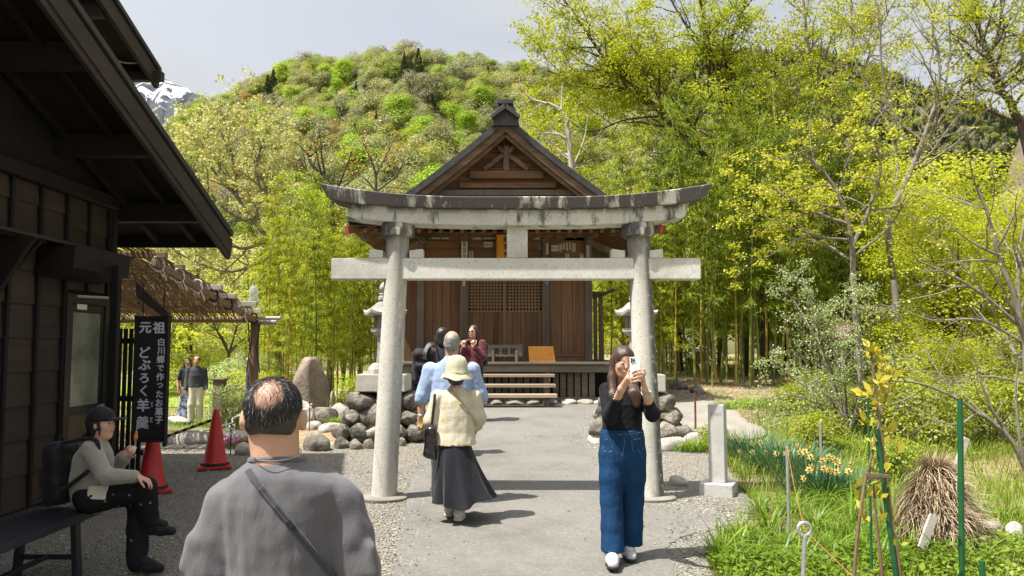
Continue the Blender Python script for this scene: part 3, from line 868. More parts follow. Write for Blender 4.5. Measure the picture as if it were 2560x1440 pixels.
 GB('gable_beam', 1145, 456, 1392, 470, .12, M_SWX, yg + .16)
 GB('gable_sill', 1085, 474, 1450, 489, .2, M_SPOST, yg + .08)
 GB('king_post', 1258, 362, 1273, 426, .12, M_SBARGE)
 for sgn in (-1, 1):
  y = yg + .17
  mb = MB(); mb.beam((PX(1265 + sgn * 8, y), y, PZ(388, y)), (PX(1265 + sgn * 56, y), y, PZ(424, y)), .08, .10, (0, 0, 1)); mb.build('gable_strut', M_SBARGE, root, .008)
  mb = MB(); y -= .03; mb.beam((PX(1265 + sgn * 6, y), y, PZ(381, y)), (PX(1265 + sgn * 20, y), y, PZ(366, y)), .06, .09, (0, 0, 1)); mb.build('carved_arm', M_SBARGE, root, .008)
 # --- ridge box with flared end block
 zt = PZ(249, yg - .3); xr = XC
 mb = MB(); pr = [(-.30, zr - .20), (.30, zr - .20), (.265, zr + .02), (.16, PZ(270, yg)), (-.16, PZ(270, yg)), (-.265, zr + .02)]
 mb.prism(pr, (xr, yg - .28, 0), (1, 0, 0), (0, 0, 1), (0, 5.0, 0)); mb.build('ridge_box', M_SROOF, root, .006)
 mb = MB(); pr = [(-.165, PZ(271, yg)), (.165, PZ(271, yg)), (.175, zt - .02), (.0, zt + .012), (-.175, zt - .02)]
 mb.prism(pr, (xr, yg - .36, 0), (1, 0, 0), (0, 0, 1), (0, 5.1, 0)); mb.build('ridge_cap', M_SROOF, root, .006)
 for sgn in (-1, 1):
  mb = MB(); mb.prism([(sgn * .02, PZ(272, yg)), (sgn * .31, PZ(300, yg)), (sgn * .28, PZ(308, yg)), (sgn * .0, PZ(284, yg))], (xr, yg - .40, 0), (1, 0, 0), (0, 0, 1), (0, .2, 0)); mb.build('ridge_end_wing', M_SROOF, root, .006)
 # --- screen wall on the right with a small pent roof and knot holes
 ys = YW + .9
 for k in range(2):
  B('screen_board', 1484 + 13 * k, 738, 1494 + 13.5 * k, 990, ys - .3, .04, M_SPOST, .004)
 mb = MB(); mb.prism([(PX(1470, ys), PZ(732, ys)), (PX(1512, ys), PZ(733, ys)), (PX(1530, ys), PZ(724, ys)), (PX(1531, ys), PZ(730, ys)), (PX(1512, ys), PZ(740, ys)), (PX(1470, ys), PZ(740, ys))], (0, ys - .5, 0), (1, 0, 0), (0, 0, 1), (0, 1.2, 0)); mb.build('pent_roof', M_SROOF, root)
 return root
SHRINE = build_shrine()
# offering box and leaning orange board on the verandah
def build_offering():
 Y = 16.82; zd = PZ(906, 16.7)
 x0, x1 = PX(1219, Y), PX(1305, Y); zc = PZ(862, Y)
 root = empty('offering_box', ((x0 + x1) / 2, Y + .2, zd), 'grey wooden offering box with three painted characters on the shrine verandah', 'offering box')
 h = zc - zd
 mb = MB(); mb.box2((x0 + .02, Y + .02, zd + .12), (x1 - .02, Y + .42, zc - .03)); mb.build('box_body', M_SDECK, root, .006)
 fp = MB().box2((x0, Y - .012, zd + h * .32), (x1, Y + .018, zc)).build('front_board', M_SDECK, root, .006)
 for a, b in ((x0 - .01, x0 + .02), (x1 - .02, x1 + .01)):
  MB().box2((a, Y + .0, zd + h * .3), (b, Y + .44, zc + .02)).build('end_board', M_SPOST, root, .005)
 for px in (1233, 1291):
  for dy in (0, .36):
   MB().box2((PX(px - 3, Y), Y - .03 + dy, zd + .002), (PX(px + 3, Y), Y + .03 + dy, zd + h * .68)).build('leg', M_SDECK, root, .004)
 for k in range(6):
  MB().box2((x0 + .03, Y + .06 + k * .06, zc - .028), (x1 - .03, Y + .085 + k * .06, zc - .004)).build('slat', M_SPOST, root, .003)
 w_ = x1 - x0
 writing([('賽', -w_ * .24, 0, .135, .004), ('銭', 0, 0, .135, .004), ('箱', w_ * .24, 0, .135, .004)], ((x0 + x1) / 2, Y - .012, zd + h * .64), (1, 0, 0), (0, 0, 1), 'box_lettering', M_INK, fp)
build_offering()
def build_board():
 Y = 16.85; zd = PZ(906, 16.7)
 a, b, c, d = at(1323, 905, Y), at(1389, 905, Y), at(1384, 866.5, Y), at(1321, 866.5, Y)
 dz = Vector((0, .16, 0)); up = d - a
 mb = MB(); q = [a, b, c + dz, d + dz]; n = Vector((0, .025, .01))
 mb.add(q + [p + n for p in q], [(0, 1, 2, 3), (4, 7, 6, 5), (0, 4, 5, 1), (1, 5, 6, 2), (2, 6, 7, 3), (3, 7, 4, 0)])
 o = mb.build('prayer_board', M_ORANGE, None, .004)
 tag(o, 'orange varnished wooden board of faint writing leaning on the verandah beside the offering box', 'board')
 mb = MB(); r_ = random.Random(2)
 for k in range(15):                                   # columns of writing too small to read
  u = .06 + .88 * k / 14; v0 = .12
  while v0 < .86:
   l = r_.uniform(.03, .06)
   p0 = (a.lerp(b, u)).lerp((d.lerp(c, u)) + dz, 1 - v0); p1 = (a.lerp(b, u)).lerp((d.lerp(c, u)) + dz, 1 - v0 - l)
   mb.beam(p0 - Vector((0, .003, 0)), p1 - Vector((0, .003, 0)), .007, .002); v0 += l + .025
 mb.build('column_writing', m_plain('faded_ink', (.30, .09, .012), .7), o)
build_board()
# kerb stones along the foot of the hall
def build_kerb():
 root = empty('kerb', (XC, 15.3, gzf(XC, 15.3)), 'low row of rough kerb stones between path and shrine steps', 'kerb')
 px = 1010; r_ = random.Random(8); k = 0
 while px < 1512:
  w = r_.uniform(34, 54); Y = 15.62
  p = ground_at(px + w / 2, 1012); z0 = p.z
  W = w / FPX * p.y
  rock('kerb_stone', (p.x, p.y + .12, z0 + .03), (W * 1.10, .30, .17), 300 + k, M_KERB, root, 0, 3, .06, 12)
  px += w; k += 1
build_kerb()
# ------------------------------------------------------------------ dark timber shop on the left
M_SIDE = m_wood('dark_siding', (.030, .0205, .0145), (.058, .041, .029), 'y', 7, .7, .004, .16, .12)
M_BATT = m_wood('dark_batten', (.006, .005, .0045), (.013, .0105, .009), 'z', 9, .7, .003, .1, .1)
M_HBEAM = m_wood('dark_beam', (.006, .005, .0045), (.016, .012, .010), 'y', 9, .7, .004, .1, .1)
M_HBARGE = m_wood('brown_barge', (.026, .019, .015), (.05, .037, .029), 'y', 8, .65, .005, .06, .1)
M_HROOF = m_wood('house_roof', (.02, .022, .022), (.04, .043, .042), 'y', 6, .5, .004, .05, .3)
M_DOORM = m_plain('door_panel_tan', (.075, .058, .034), .45, .1, 2)
M_DFRAME = m_plain('door_frame_bronze', (.015, .013, .011), .4, .15)
def m_frost():
 t = NT('frosted_glass'); v = t.coord((1, 1, 1), 'Object', False); n = t.noise(v, 2.6, 3, .5); n2 = t.noise(v, 120, 2)
 c = t.ramp(n, [(.3, (.10, .115, .08)), (.55, (.20, .225, .165)), (.75, (.25, .21, .12))])  # greenish reflection in the pane painted into its base colour
 b = t.bsdf(c, .22, n2, .002, .4, spec=.6); b.inputs['Coat Weight'].default_value = .3; return t.m
M_FROST = m_frost()
M_WHITEP = m_plain('white_sticker', (.6, .6, .56), .6, .05)
M_BLACKP = m_plain('black_board_paint', (.008, .008, .011), .55, .2)
M_LETT = m_plain('pale_lettering', (.48, .50, .56), .6, .1)
M_BENCH = m_plain('bench_steel', (.035, .038, .045), .42, .12, 6, metallic=.5)
XWL = -4.5
def build_house():
 zg = gzf(XWL, 7)
 root = empty('timber_shop', (XWL, 7, zg), 'dark brown timber shop with wide overhanging eaves at the edge of the gravel', 'building')
 yc = 8.93; y_n = 3.0; ztop = 3.45; zbot = .30
 # core
 MB().box2((-13, y_n - 2, zbot - .3), (XWL - .06, yc - .06, 3.6)).build('wall_core', M_DARK, root)
 # lapped siding between battens; door opening at y 8.05 - 8.93
 bay = .455; ys = [8.05 - bay * k for k in range(12)]
 H = .315; me_board = None
 r_ = random.Random(3)
 for i in range(11):
  y1, y0 = ys[i] - .022, ys[i + 1] + .022
  z = zbot + .12
  while z < ztop - .05:
   h = min(H, ztop - z)
   if z < 1.25 or z > 2.75 or i not in (7, 8):      # a window in bays 7-8
    mb = MB(); t = .022; o = r_.uniform(-.004, .004)
    mb.prism([(0, 0), (.030 + o, 0), (.012 + o, h + .02), (0, h + .02)], (XWL - .055, y0, z), (1, 0, 0), (0, 0, 1), (0, y1 - y0, 0))
    mb.build('siding_board', M_SIDE, root)
   z += H
 z = 2.5
 while z < ztop - .05:                                     # boards above the door
  mb = MB(); h = min(H, ztop - z); mb.prism([(0, 0), (.03, 0), (.012, h + .02), (0, h + .02)], (XWL - .055, 8.09, z), (1, 0, 0), (0, 0, 1), (0, .78, 0)); mb.build('siding_board', M_SIDE, root); z += H
 for y in ys + [yc - .03]:
  MB().box2((XWL - .055, y - .022, zbot), (XWL + .006, y + .022, ztop)).build('batten', M_BATT, root, .003)
 MB().box2((XWL - .03, 8.46, 2.5), (XWL + .004, 8.50, ztop)).build('batten', M_BATT, root, .003)
 MB().box2((XWL - .09, yc - .012, zbot - .1), (XWL + .02, yc + .10, 3.6)).build('corner_post', M_BATT, root, .006)
 MB().box2((XWL - .03, y_n, zbot), (XWL + .05, 8.02, zbot + .11)).build('base_sill', M_HBEAM, root, .006)
 MB().box2((XWL - .05, y_n, ztop), (XWL + .07, yc + .02, ztop + .14)).build('wall_plate', M_HBEAM, root, .008)
 # pent rail with boxes under it
 MB().prism([(0, 2.98), (.26, 2.915), (.26, 2.885), (0, 2.93)], (XWL, y_n, 0), (1, 0, 0), (0, 0, 1), (0, yc - y_n, 0)).build('pent_board', M_HBARGE, root)
 MB().box2((XWL, y_n, 2.86), (XWL + .20, 7.35, 2.90)).build('pent_rail', M_HBEAM, root, .004)
 MB().prism([(0, 2.58), (.34, 2.66), (.36, 2.88), (0, 2.88)], (XWL, 7.55, 0), (1, 0, 0), (0, 0, 1), (0, 1.1, 0)).build('shutter_box', M_HBEAM, root, .004)
 MB().prism([(0, 2.30), (.30, 2.80), (.36, 2.86), (0, 2.86)], (XWL, 6.9, 0), (1, 0, 0), (0, 0, 1), (0, .06, 0)).build('bracket', M_HBEAM, root)
 for y in (7.2, 7.55, 8.7):
  MB().beam((XWL, y, 2.62), (XWL + .22, y, 2.88), .05, .05).build('bracket', M_HBEAM, root)
 # window with sill box
 win = MB().box2((XWL - .10, ys[9] + .03, 1.24), (XWL - .07, ys[7] - .03, 2.78)).build('window', M_DARK, root)
 for y in (ys[9] + .02, ys[7] - .05): MB().box2((XWL - .06, y, 1.2), (XWL + .03, y + .05, 2.8)).build('frame', M_HBEAM, win, .004)
 MB().box2((XWL - .06, ys[9], 1.17), (XWL + .10, ys[7] + .04, 1.235)).build('sill', M_HBEAM, win, .006)
 MB().box2((XWL - .01, ys[9], .82), (XWL + .14, ys[7] + .1, 1.12)).build('sill_box', M_HBARGE, root, .008)
 # door
 zd = gzf(XWL, 8.5)
 dr = MB().box2((XWL - .05, 8.14, zd + .03), (XWL - .02, 8.82, 2.36)).build('door', M_DOORM, root)
 for a, b, c, d in ((8.06, 8.14, zd, 2.46), (8.82, 8.90, zd, 2.46)): MB().box2((XWL - .05, a, c), (XWL + .022, b, d)).build('door_frame', M_DFRAME, dr, .004)
 MB().box2((XWL - .05, 8.142, 2.362), (XWL + .02, 8.818, 2.455)).build('door_frame', M_DFRAME, dr, .004)
 MB().box2((XWL - .018, 8.20, 1.30), (XWL - .006, 8.76, 2.27)).build('pane', M_FROST, dr)
 for a, b, c, d in ((8.145, 8.20, zd + .05, 2.35), (8.76, 8.815, zd + .05, 2.35), (8.205, 8.755, 2.275, 2.35), (8.205, 8.755, 1.22, 1.295)): MB().box2((XWL - .019, a, c), (XWL + .004, b, d)).build('door_rail', M_DFRAME, dr, .003)
 mb = MB(); mb.tube([(XWL - .02, 8.74, 1.27), (XWL + .03, 8.74, 1.27)], .016, 10); mb.tube([(XWL + .03, 8.74, 1.27), (XWL + .045, 8.74, 1.27), (XWL + .075, 8.74, 1.27)], [.02, .032, .028], 14); mb.build('door_knob', M_METAL, dr, smooth_=True)
 MB().beam((XWL + .03, 8.2, 2.43), (XWL + .07, 8.75, 2.45), .02, .025).build('door_closer', M_METAL, dr)
 MB().box2((XWL + .005, 8.26, 2.30), (XWL + .008, 8.45, 2.355)).build('door_plate', M_WHITEP, dr)
 # roof: ridge along x far to the left of the frame, slope falls away from the viewer
 xb = -3.55; ye = 10.0; zE = 3.30; sl = .36
 def rzh(y): return zE + sl * (ye - y)
 y0 = 2.2
 pr = [(y0, rzh(y0)), (ye, rzh(ye)), (ye, rzh(ye) + .07), (y0, rzh(y0) + .07)]
 MB().prism(pr, (-13, 0, 0), (0, 1, 0), (0, 0, 1), (xb + .04 + 13, 0, 0)).build('roof', M_HROOF, root, .006)
 MB().prism([(y0, rzh(y0) - .05), (ye - .02, rzh(ye - .02) - .05), (ye - .02, rzh(ye - .02) - .006), (y0, rzh(y0) - .006)], (-13, 0, 0), (0, 1, 0), (0, 0, 1), (xb - .03 + 13, 0, 0)).build('soffit', M_HBEAM, root)
 for off, th, dx, w in ((-.025, .20, .0, .05), (-.225, .07, -.012, .045)):
  pr = [(y0, rzh(y0) + off - th), (ye - .01, rzh(ye) + off - th - .0), (ye + .03, rzh(ye) + off - th + .08), (ye + .03, rzh(ye + .03) + off), (y0, rzh(y0) + off)]
  MB().prism(pr, (xb - .03 + dx, 0, 0), (0, 1, 0), (0, 0, 1), (w, 0, 0)).build('barge_board', M_HBARGE, root, .005)
 for k, y in enumerate((9.12, 7.85, 6.6, 5.35, 4.1)):   # purlins
  z = rzh(y) - .055
  MB().box2((-12.9, y - .07, z - .22), (xb - .05, y + .07, z)).build('purlin', M_HBEAM, root, .008)
 for x in (-3.95, -4.42, -5.0):                          # rafters
  for ya, yb_ in ((9.2, 9.96), (7.93, 9.04), (6.68, 7.77), (5.43, 6.52)):
   MB().beam((x, ya, rzh(ya) - .10), (x, yb_, rzh(yb_) - .10), .06, .085).build('rafter', M_HBEAM, root, .004)
 MB().box2((-12.9, ye - .10, zE - .15), (xb - .07, ye - .04, zE - .02)).build('eave_fascia', M_HBEAM, root, .006)
 # gable wall above the plate
 MB().prism([(y_n - .8, 3.59), (yc, 3.59), (yc, rzh(yc) - .06), (y_n - .8, rzh(y_n - .8) - .06)], (XWL - .05, 0, 0), (0, 1, 0), (0, 0, 1), (.03, 0, 0)).build('gable_wall', M_BATT, root)
 # --- raised upper roof behind
 xb2, ye2, zE2, sl2 = -4.43, 9.8, 5.34, .34
 def rz2(y): return zE2 + sl2 * (ye2 - y)
 MB().box2((-12, 4.5, 3.9), (-5.4, 9.0, 5.45)).build('upper_wall', M_HBEAM, root)
 MB().prism([(3, rz2(3)), (ye2, rz2(ye2)), (ye2, rz2(ye2) + .06), (3, rz2(3) + .06)], (-13, 0, 0), (0, 1, 0), (0, 0, 1), (xb2 + .04 + 13, 0, 0)).build('upper_roof', M_HROOF, root, .006)
 MB().prism([(3, rz2(3) - .21), (ye2 - .02, rz2(ye2) - .21), (ye2 + .02, rz2(ye2) - .12), (ye2 + .02, rz2(ye2) - .02), (3, rz2(3) - .02)], (xb2 - .04, 0, 0), (0, 1, 0), (0, 0, 1), (.05, 0, 0)).build('barge_board', M_HBARGE, root, .005)
 MB().prism([(3, rz2(3) - .05), (ye2 - .06, rz2(ye2 - .06) - .05), (ye2 - .06, rz2(ye2 - .06) - .006), (3, rz2(3) - .006)], (-13, 0, 0), (0, 1, 0), (0, 0, 1), (xb2 - .05 + 13, 0, 0)).build('upper_soffit', M_HBEAM, root)
 MB().box2((-12, 9.62, 5.19), (xb2 + .11, 9.73, 5.31)).build('purlin', M_HBARGE, root, .006)
 MB().box2((-12, 8.5, 5.52), (xb2 - .06, 8.6, 5.66)).build('purlin', M_HBARGE, root, .006)
 MB().tube(curve_pts([(-5.0, 9.36, 5.52), (-4.92, 9.4, 5.40), (-4.7, 9.5, 5.36), (-4.5, 9.62, 5.38), (-4.47, 9.67, 5.20)], 6), .010, 6).build('cable', M_WHITEP, root)
 # --- slatted side screen and porch post beyond the corner
 for k in range(5):
  x = XWL + .05 + k * .062
  MB().box2((x, yc + .12, zd), (x + .04, yc + .15, 2.12)).build('screen_slat', M_BATT, root, .003)
 for z in (.7, 1.3, 1.95): MB().box2((XWL + .03, yc + .152, z), (XWL + .36, yc + .18, z + .06)).build('screen_rail', M_BATT, root, .003)
 MB().box2((XWL + .38, yc - .75, zd), (XWL + .46, yc - .67, 2.75)).build('porch_post', M_BATT, root, .005)
 # porch roof edge
 y = 8.35
 a, b = at(340, 706, y), at(421, 778, y)
 MB().add([a, at(421, 782, y), at(421, 796, y), at(412, 796, y), at(340, 742, y)] + [q + Vector((0, .05, 0)) for q in (a, at(421, 782, y), at(421, 796, y), at(412, 796, y), at(340, 742, y))],
    [(0, 1, 2, 3, 4), (9, 8, 7, 6, 5), (0, 5, 6, 1), (1, 6, 7, 2), (2, 7, 8, 3), (3, 8, 9, 4), (4, 9, 5, 0)]).build('porch_barge', M_HBARGE, root)
 return root
build_house()
# hanging shop sign
def build_sign():
 Y = 8.1
 x0, x1, z0, z1 = PX(339, Y), PX(416, Y), PZ(1104, Y), PZ(794, Y)
 root = empty('shop_sign', ((x0 + x1) / 2, Y, z0), 'tall black signboard with pale vertical Japanese lettering hanging by the red cone', 'sign')
 MB().box2((x0, Y, z0 + .03), (x1, Y + .05, z1)).build('board', M_BLACKP, root, .004)
 for a, b in ((x0 - .015, x0 + .012), (x1 - .006, x1 + .016)): MB().box2((a, Y - .012, z0 - (.05 if a > x0 else 0)), (b, Y + .06, z1 + .02)).build('side_frame', M_BATT, root, .003)
 MB().box2((x0 - .01, Y - .02, z0 - .005), (x1 - .02, Y + .06, z0 + .028)).build('bottom_frame', M_BATT, root, .003)
 MB().box2((x0 + .01, Y - .012, z1 - .02), (x1 - .01, Y + .06, z1 + .015)).build('top_frame', M_BATT, root, .003)
 for x in (x0 + .05, x1 - .05): MB().tube([(x, Y + .03, z1), (x, Y + .03, z1 + .35)], .006, 6).build('hanger', M_BATT, root)
 it = []
 def put(ch, px, py, s, b=.004): it.append((ch, PX(px, Y) - x0, PZ(py, Y) - z0, s, b))
 put('元', 362, 819, .125); put('祖', 396, 819, .125)
 for k, ch in enumerate('白川郷で作ったお菓子'):
  put(ch, 403, 855 + k * 21.7, .084 if ch not in 'で' else .075, .0024)
 for ch, py, s in (('ど', 881, .125), ('ぶ', 912, .125), ('ろ', 945, .115), ('く', 977, .12), ('羊', 1013, .135), ('羹', 1056, .135)):
  put(ch, 363, py, s, .0016 if ch == '羹' else .0045)
 for ch, py in (('よ', 1007), ('う', 1015), ('か', 1046), ('ん', 1053)): put(ch, 384.5, py, .03, .001)
 writing(it, (x0, Y, z0), (1, 0, 0), (0, 0, 1), 'lettering', M_LETT, root, .002)
build_sign()
# slatted bench
def build_bench():
 x0, x1, y0, y1 = -3.50, -3.03, 2.0, 6.0
 zs = .735; zg = gzf(-3.2, 4)
 root = empty('slatted_bench', (-3.26, 4.0, zg), 'long dark slatted metal bench along the timber shop wall', 'bench')
 n = 13; w = (x1 - x0) / n
 for k in range(n):
  MB().box2((x0 + k * w + .004, y0, zs - .022), (x0 + (k + 1) * w - .005, y1, zs)).build('slat', M_BENCH, root, .003)
 for x in (x0 - .006, x1 + .006): MB().box2((x - .006, y0, zs - .05), (x + .006, y1 + .002, zs + .004)).build('edge_rail', M_BENCH, root, .002)
 for y in (5.75, 4.15, 2.5):
  g = gzf(-3.2, y)
  MB().box2((x0, y - .03, zs - .062), (x1, y + .03, zs - .024)).build('cross_rail', M_BENCH, root, .003)
  for x, o in ((x0 + .05, -.03), (x1 - .05, .03)):
   MB().beam((x, y, zs - .06), (x + o, y, g), .045, .06, (0, 1, 0)).build('leg', M_BENCH, root, .004)
  MB().beam((x0 + .06, y, zs - .30), (x1 - .06, y, zs - .30), .03, .03).build('stretcher', M_BENCH, root, .003)
 MB().beam((-3.27, 2.5, zs - .30), (-3.27, 5.75, zs - .30), .03, .03).build('stretcher', M_BENCH, root, .003)
build_bench()
# reed-roofed pergola
M_PERG = m_wood('pergola_pole', (.13, .085, .055), (.30, .20, .13), 'x', 9, .8, .004, .2, .1)
M_PERGV = m_wood('pergola_post', (.10, .065, .045), (.24, .155, .105), 'z', 9, .8, .004, .2, .1)
M_REED = m_wood('reed', (.12, .078, .038), (.30, .21, .11), 'y', 8, .75, .002, .2, .2)
M_ROPE = m_plain('white_cord', (.62, .61, .58), .8, .08)
M_ROPEK = m_plain('black_cord', (.02, .02, .022), .8, .1)
M_GREYP = m_wood('silver_pole', (.30, .28, .25), (.47, .45, .41), 'x', 9, .8, .003, .1, .1)
def build_pergola():
 xr = -4.8; ya, yb_ = 10.55, 15.0
 def pz(y): return 3.06 + (2.46 - 3.06) * (y - ya) / (yb_ - ya)
 zg = gzf(xr, 15)
 root = empty('reed_pergola', (xr, 15, zg), 'rough pole pergola roofed with reed screens beside the timber shop', 'pergola')
 p = at(637, 812, 15.0)
 MB().tube([(p.x, 15.0, zg), (p.x + .01, 15.0, 1.6), (p.x, 15.0, 2.36)], [.085, .08, .078], 12).build('post', M_PERGV, root, smooth_=True)
 MB().tube([(-8.4, 15.0, zg), (-8.4, 15.0, 2.36)], .08, 12).build('post', M_PERGV, root, smooth_=True)
 MB().tube([(-9.5, 15.0, 2.42), (PX(640, 15), 15.0, 2.43)], [.06, .06], 10).build('front_beam', M_PERG, root, smooth_=True)
 MB().tube([(PX(634, 14.9), 14.9, 2.45), (PX(700, 14.9), 14.9, 2.455)], .035, 10).build('pole_end', M_GREYP, root, smooth_=True)
 MB().tube([(PX(640, 15.05), 15.05, 2.38), (PX(690, 15.05), 15.05, 2.385)], .05, 10).build('pole_end', M_GREYP, root, smooth_=True)
 # side rafter
 a, b = at(384, 657, ya), at(640, 802, 15.0)
 MB().beam(a, b, .07, .09).build('side_rafter', M_PERG, root, .006)
 MB().beam(a + Vector((-1.7, 0, .02)), b + Vector((-1.7, 0, .02)), .07, .09).build('side_rafter', M_PERG, root, .006)
 # cross poles with staggered right ends
 ends = [(425, 637, 0), (480, 682, 0), (545, 715, 1), (605, 745, 1), (640, 768, 1), (652, 797, 1)]
 for k, (px, py, g) in enumerate(((410, 648, 0), (455, 668, 0), (480, 682, 0), (552, 722, 1), (588, 745, 1), (640, 765, 1), (652, 790, 1))):
  y = ya + .15 + k * (yb_ - ya - .3) / 6
  z = pz(y) + .10
  xe = PX(px, y)
  MB().box2((-9.5, y - .045, z - .035), (xe - .001 if not g else xe - .45, y + .045, z + .045)).build('cross_pole', M_PERG, root, .006)
  if g: MB().box2((xe - .449, y - .046, z - .036), (xe, y + .046, z + .046)).build('cross_pole_end', M_GREYP, root, .006)
  # cord lashing at the rafter
  q = a.lerp(b, (y - ya) / (15 - ya))
  mt = M_ROPEK if k in (3, 4, 6) else M_ROPE
  lp = [q + Vector((.06 * math.cos(t), .05 * math.sin(t * 1.3), .02 + .10 * math.sin(t))) for t in np.linspace(0, 11, 26)]
  lp += [q + Vector((.05 + .02 * j, .02, -.05 - .05 * j)) for j in range(4)]
  MB().tube(lp, .013 if mt is M_ROPEK else .010, 5).build('lashing', mt, root)
 # reeds laid down the slope
 mb = MB(); r_ = random.Random(21)
 x = -9.3
 while x < xr - .02:
  if r_.random() > .12:
   y0_, y1_ = ya - .1 + r_.uniform(-.1, .15), yb_ + .05 + r_.uniform(-.15, .12)
   pts = [(x + r_.uniform(-.02, .02), y, pz(y) + .155 + r_.uniform(-.008, .012)) for y in np.linspace(y0_, y1_, 7)]
   mb.tube(pts, r_.uniform(.008, .013), 4, False)
  x += r_.uniform(.018, .034)
 o = mb.build('reed_screen', M_REED, root); o['kind'] = 'stuff'
 # short reed valances hanging between the poles
 for k in range(5):
  y = ya + .9 + k * .86; mb = MB(); x = -9.0
  while x < PX(395 + 47 * k, y):
   if r_.random() > .1: mb.tube([(x, y - .36, pz(y) + .13 + r_.uniform(-.01, .02)), (x + r_.uniform(-.03, .05), y, pz(y) - .01 + r_.uniform(-.03, .03))], .007, 4, False)
   x += .022
  o = mb.build('reed_valance', M_REED, root); o['kind'] = 'stuff'
 # water bottle hung upright on the corner
 q = at(633, 765, 14.95)
 mb = MB(); mb.lathe([(.08, 0), (.085, .02), (.085, .12), (.078, .16), (.085, .2), (.085, .30), (.05, .36), (.035, .39)], (q.x, 14.95, q.z), 14)
 t = NT('clear_bottle'); b_ = t.bsdf((.75, .8, .82), .15, spec=.6); b_.inputs['Transmission Weight'].default_value = .75; b_.inputs['IOR'].default_value = 1.2
 bt = mb.build('plastic_bottle', t.m, None, smooth_=True); tag(bt, 'clear plastic bottle standing on the pergola corner', 'bottle')
 # chain down the post
 for dx in (-.10, .12):
  MB().tube([(p.x + dx, 14.93, 2.36), (p.x + dx * .6, 14.93, 1.9), (p.x + dx * 1.1, 14.93, 1.45)], .012, 5).build('hanging_chain', M_ROPEK, root)
build_pergola()
# ------------------------------------------------------------------ lanterns on boulder pedestals
M_LANT = m_stone('lantern_granite', (.27, .26, .235), (.41, .395, .355), (.16, .155, .14), 3, .88, .006, (.20, .19, .18), .05, 90, 2.6, .52, .62)
M_BLOCK = m_stone('plinth_concrete', (.44, .42, .36), (.58, .56, .49), None, 2, .9, .004, (.28, .27, .23), .05, 60, 2.0, .52, .7)
def build_pedestal(side, xc, yc, stones, label):
 zg = gzf(xc, yc)
 root = empty('boulder_pedestal', (xc, yc, zg), label, 'stone pedestal', 'boulder pedestals')
 k = 0
 for (px0, px1, py0, py1, dy) in stones:
  Y = yc - .42 + dy
  a, b = at(px0, py1, Y), at(px1, py0, Y)
  w, h = (b.x - a.x) * 1.12, (b.z - a.z) * 1.14
  rock('stone', ((a.x + b.x) / 2, Y + .1, (a.z + b.z) / 2), (w, max(w * .9, .26), h), 40 + k + (100 if side > 0 else 0), M_ROCK, root, random.uniform(-.3, .3), 4, .17, 13); k += 1
 r_ = random.Random(side + 5)
 for row in range(3):                                   # stones round the sides and back, and a fill under the plinth
  for j in range(7):
   a = R(-20 + 220 * j / 6); rr = .58 - .09 * row
   rock('stone', (xc + rr * math.cos(a), yc + .02 + rr * math.sin(a), zg + .11 + row * .23), (.36, .34, .29), 200 + k, M_ROCK, root, r_.uniform(0, 3), 3, .17, 10); k += 1
 rock('stone', (xc, yc, zg + .36), (.95, .9, .66), 260 + side, M_ROCK, root, 0, 3, .08, 6)
 return root
SL = [(866, 937, 984, 1027, .06), (1001, 1042, 981, 1023, .1), (940, 1000, 984, 1025, .06), (860, 908, 1027, 1064, .0), (907, 955, 1022, 1069, .03), (998, 1041, 1029, 1064, .03), (950, 1000, 1026, 1066, .0), (828, 871, 1060, 1102, -.08), (870, 915, 1061, 1104, -.1), (914, 960, 1066, 1104, -.08), (956, 1015, 1060, 1102, -.08), (1012, 1062, 1057, 1103, -.02)]
SRr = [(1640, 1692, 983, 1032, .06), (1560, 1640, 985, 1030, .06), (1494, 1560, 985, 1032, .06), (1650, 1702, 1024, 1068, .03), (1600, 1655, 1026, 1066, 0), (1545, 1600, 1028, 1068, 0), (1490, 1548, 1012, 1066, 0), (1638, 1690, 1058, 1102, -.06), (1688, 1736, 1064, 1106, -.08), (1590, 1640, 1060, 1104, -.08), (1530, 1590, 1062, 1104, -.1), (1470, 1532, 1050, 1102, -.05)]
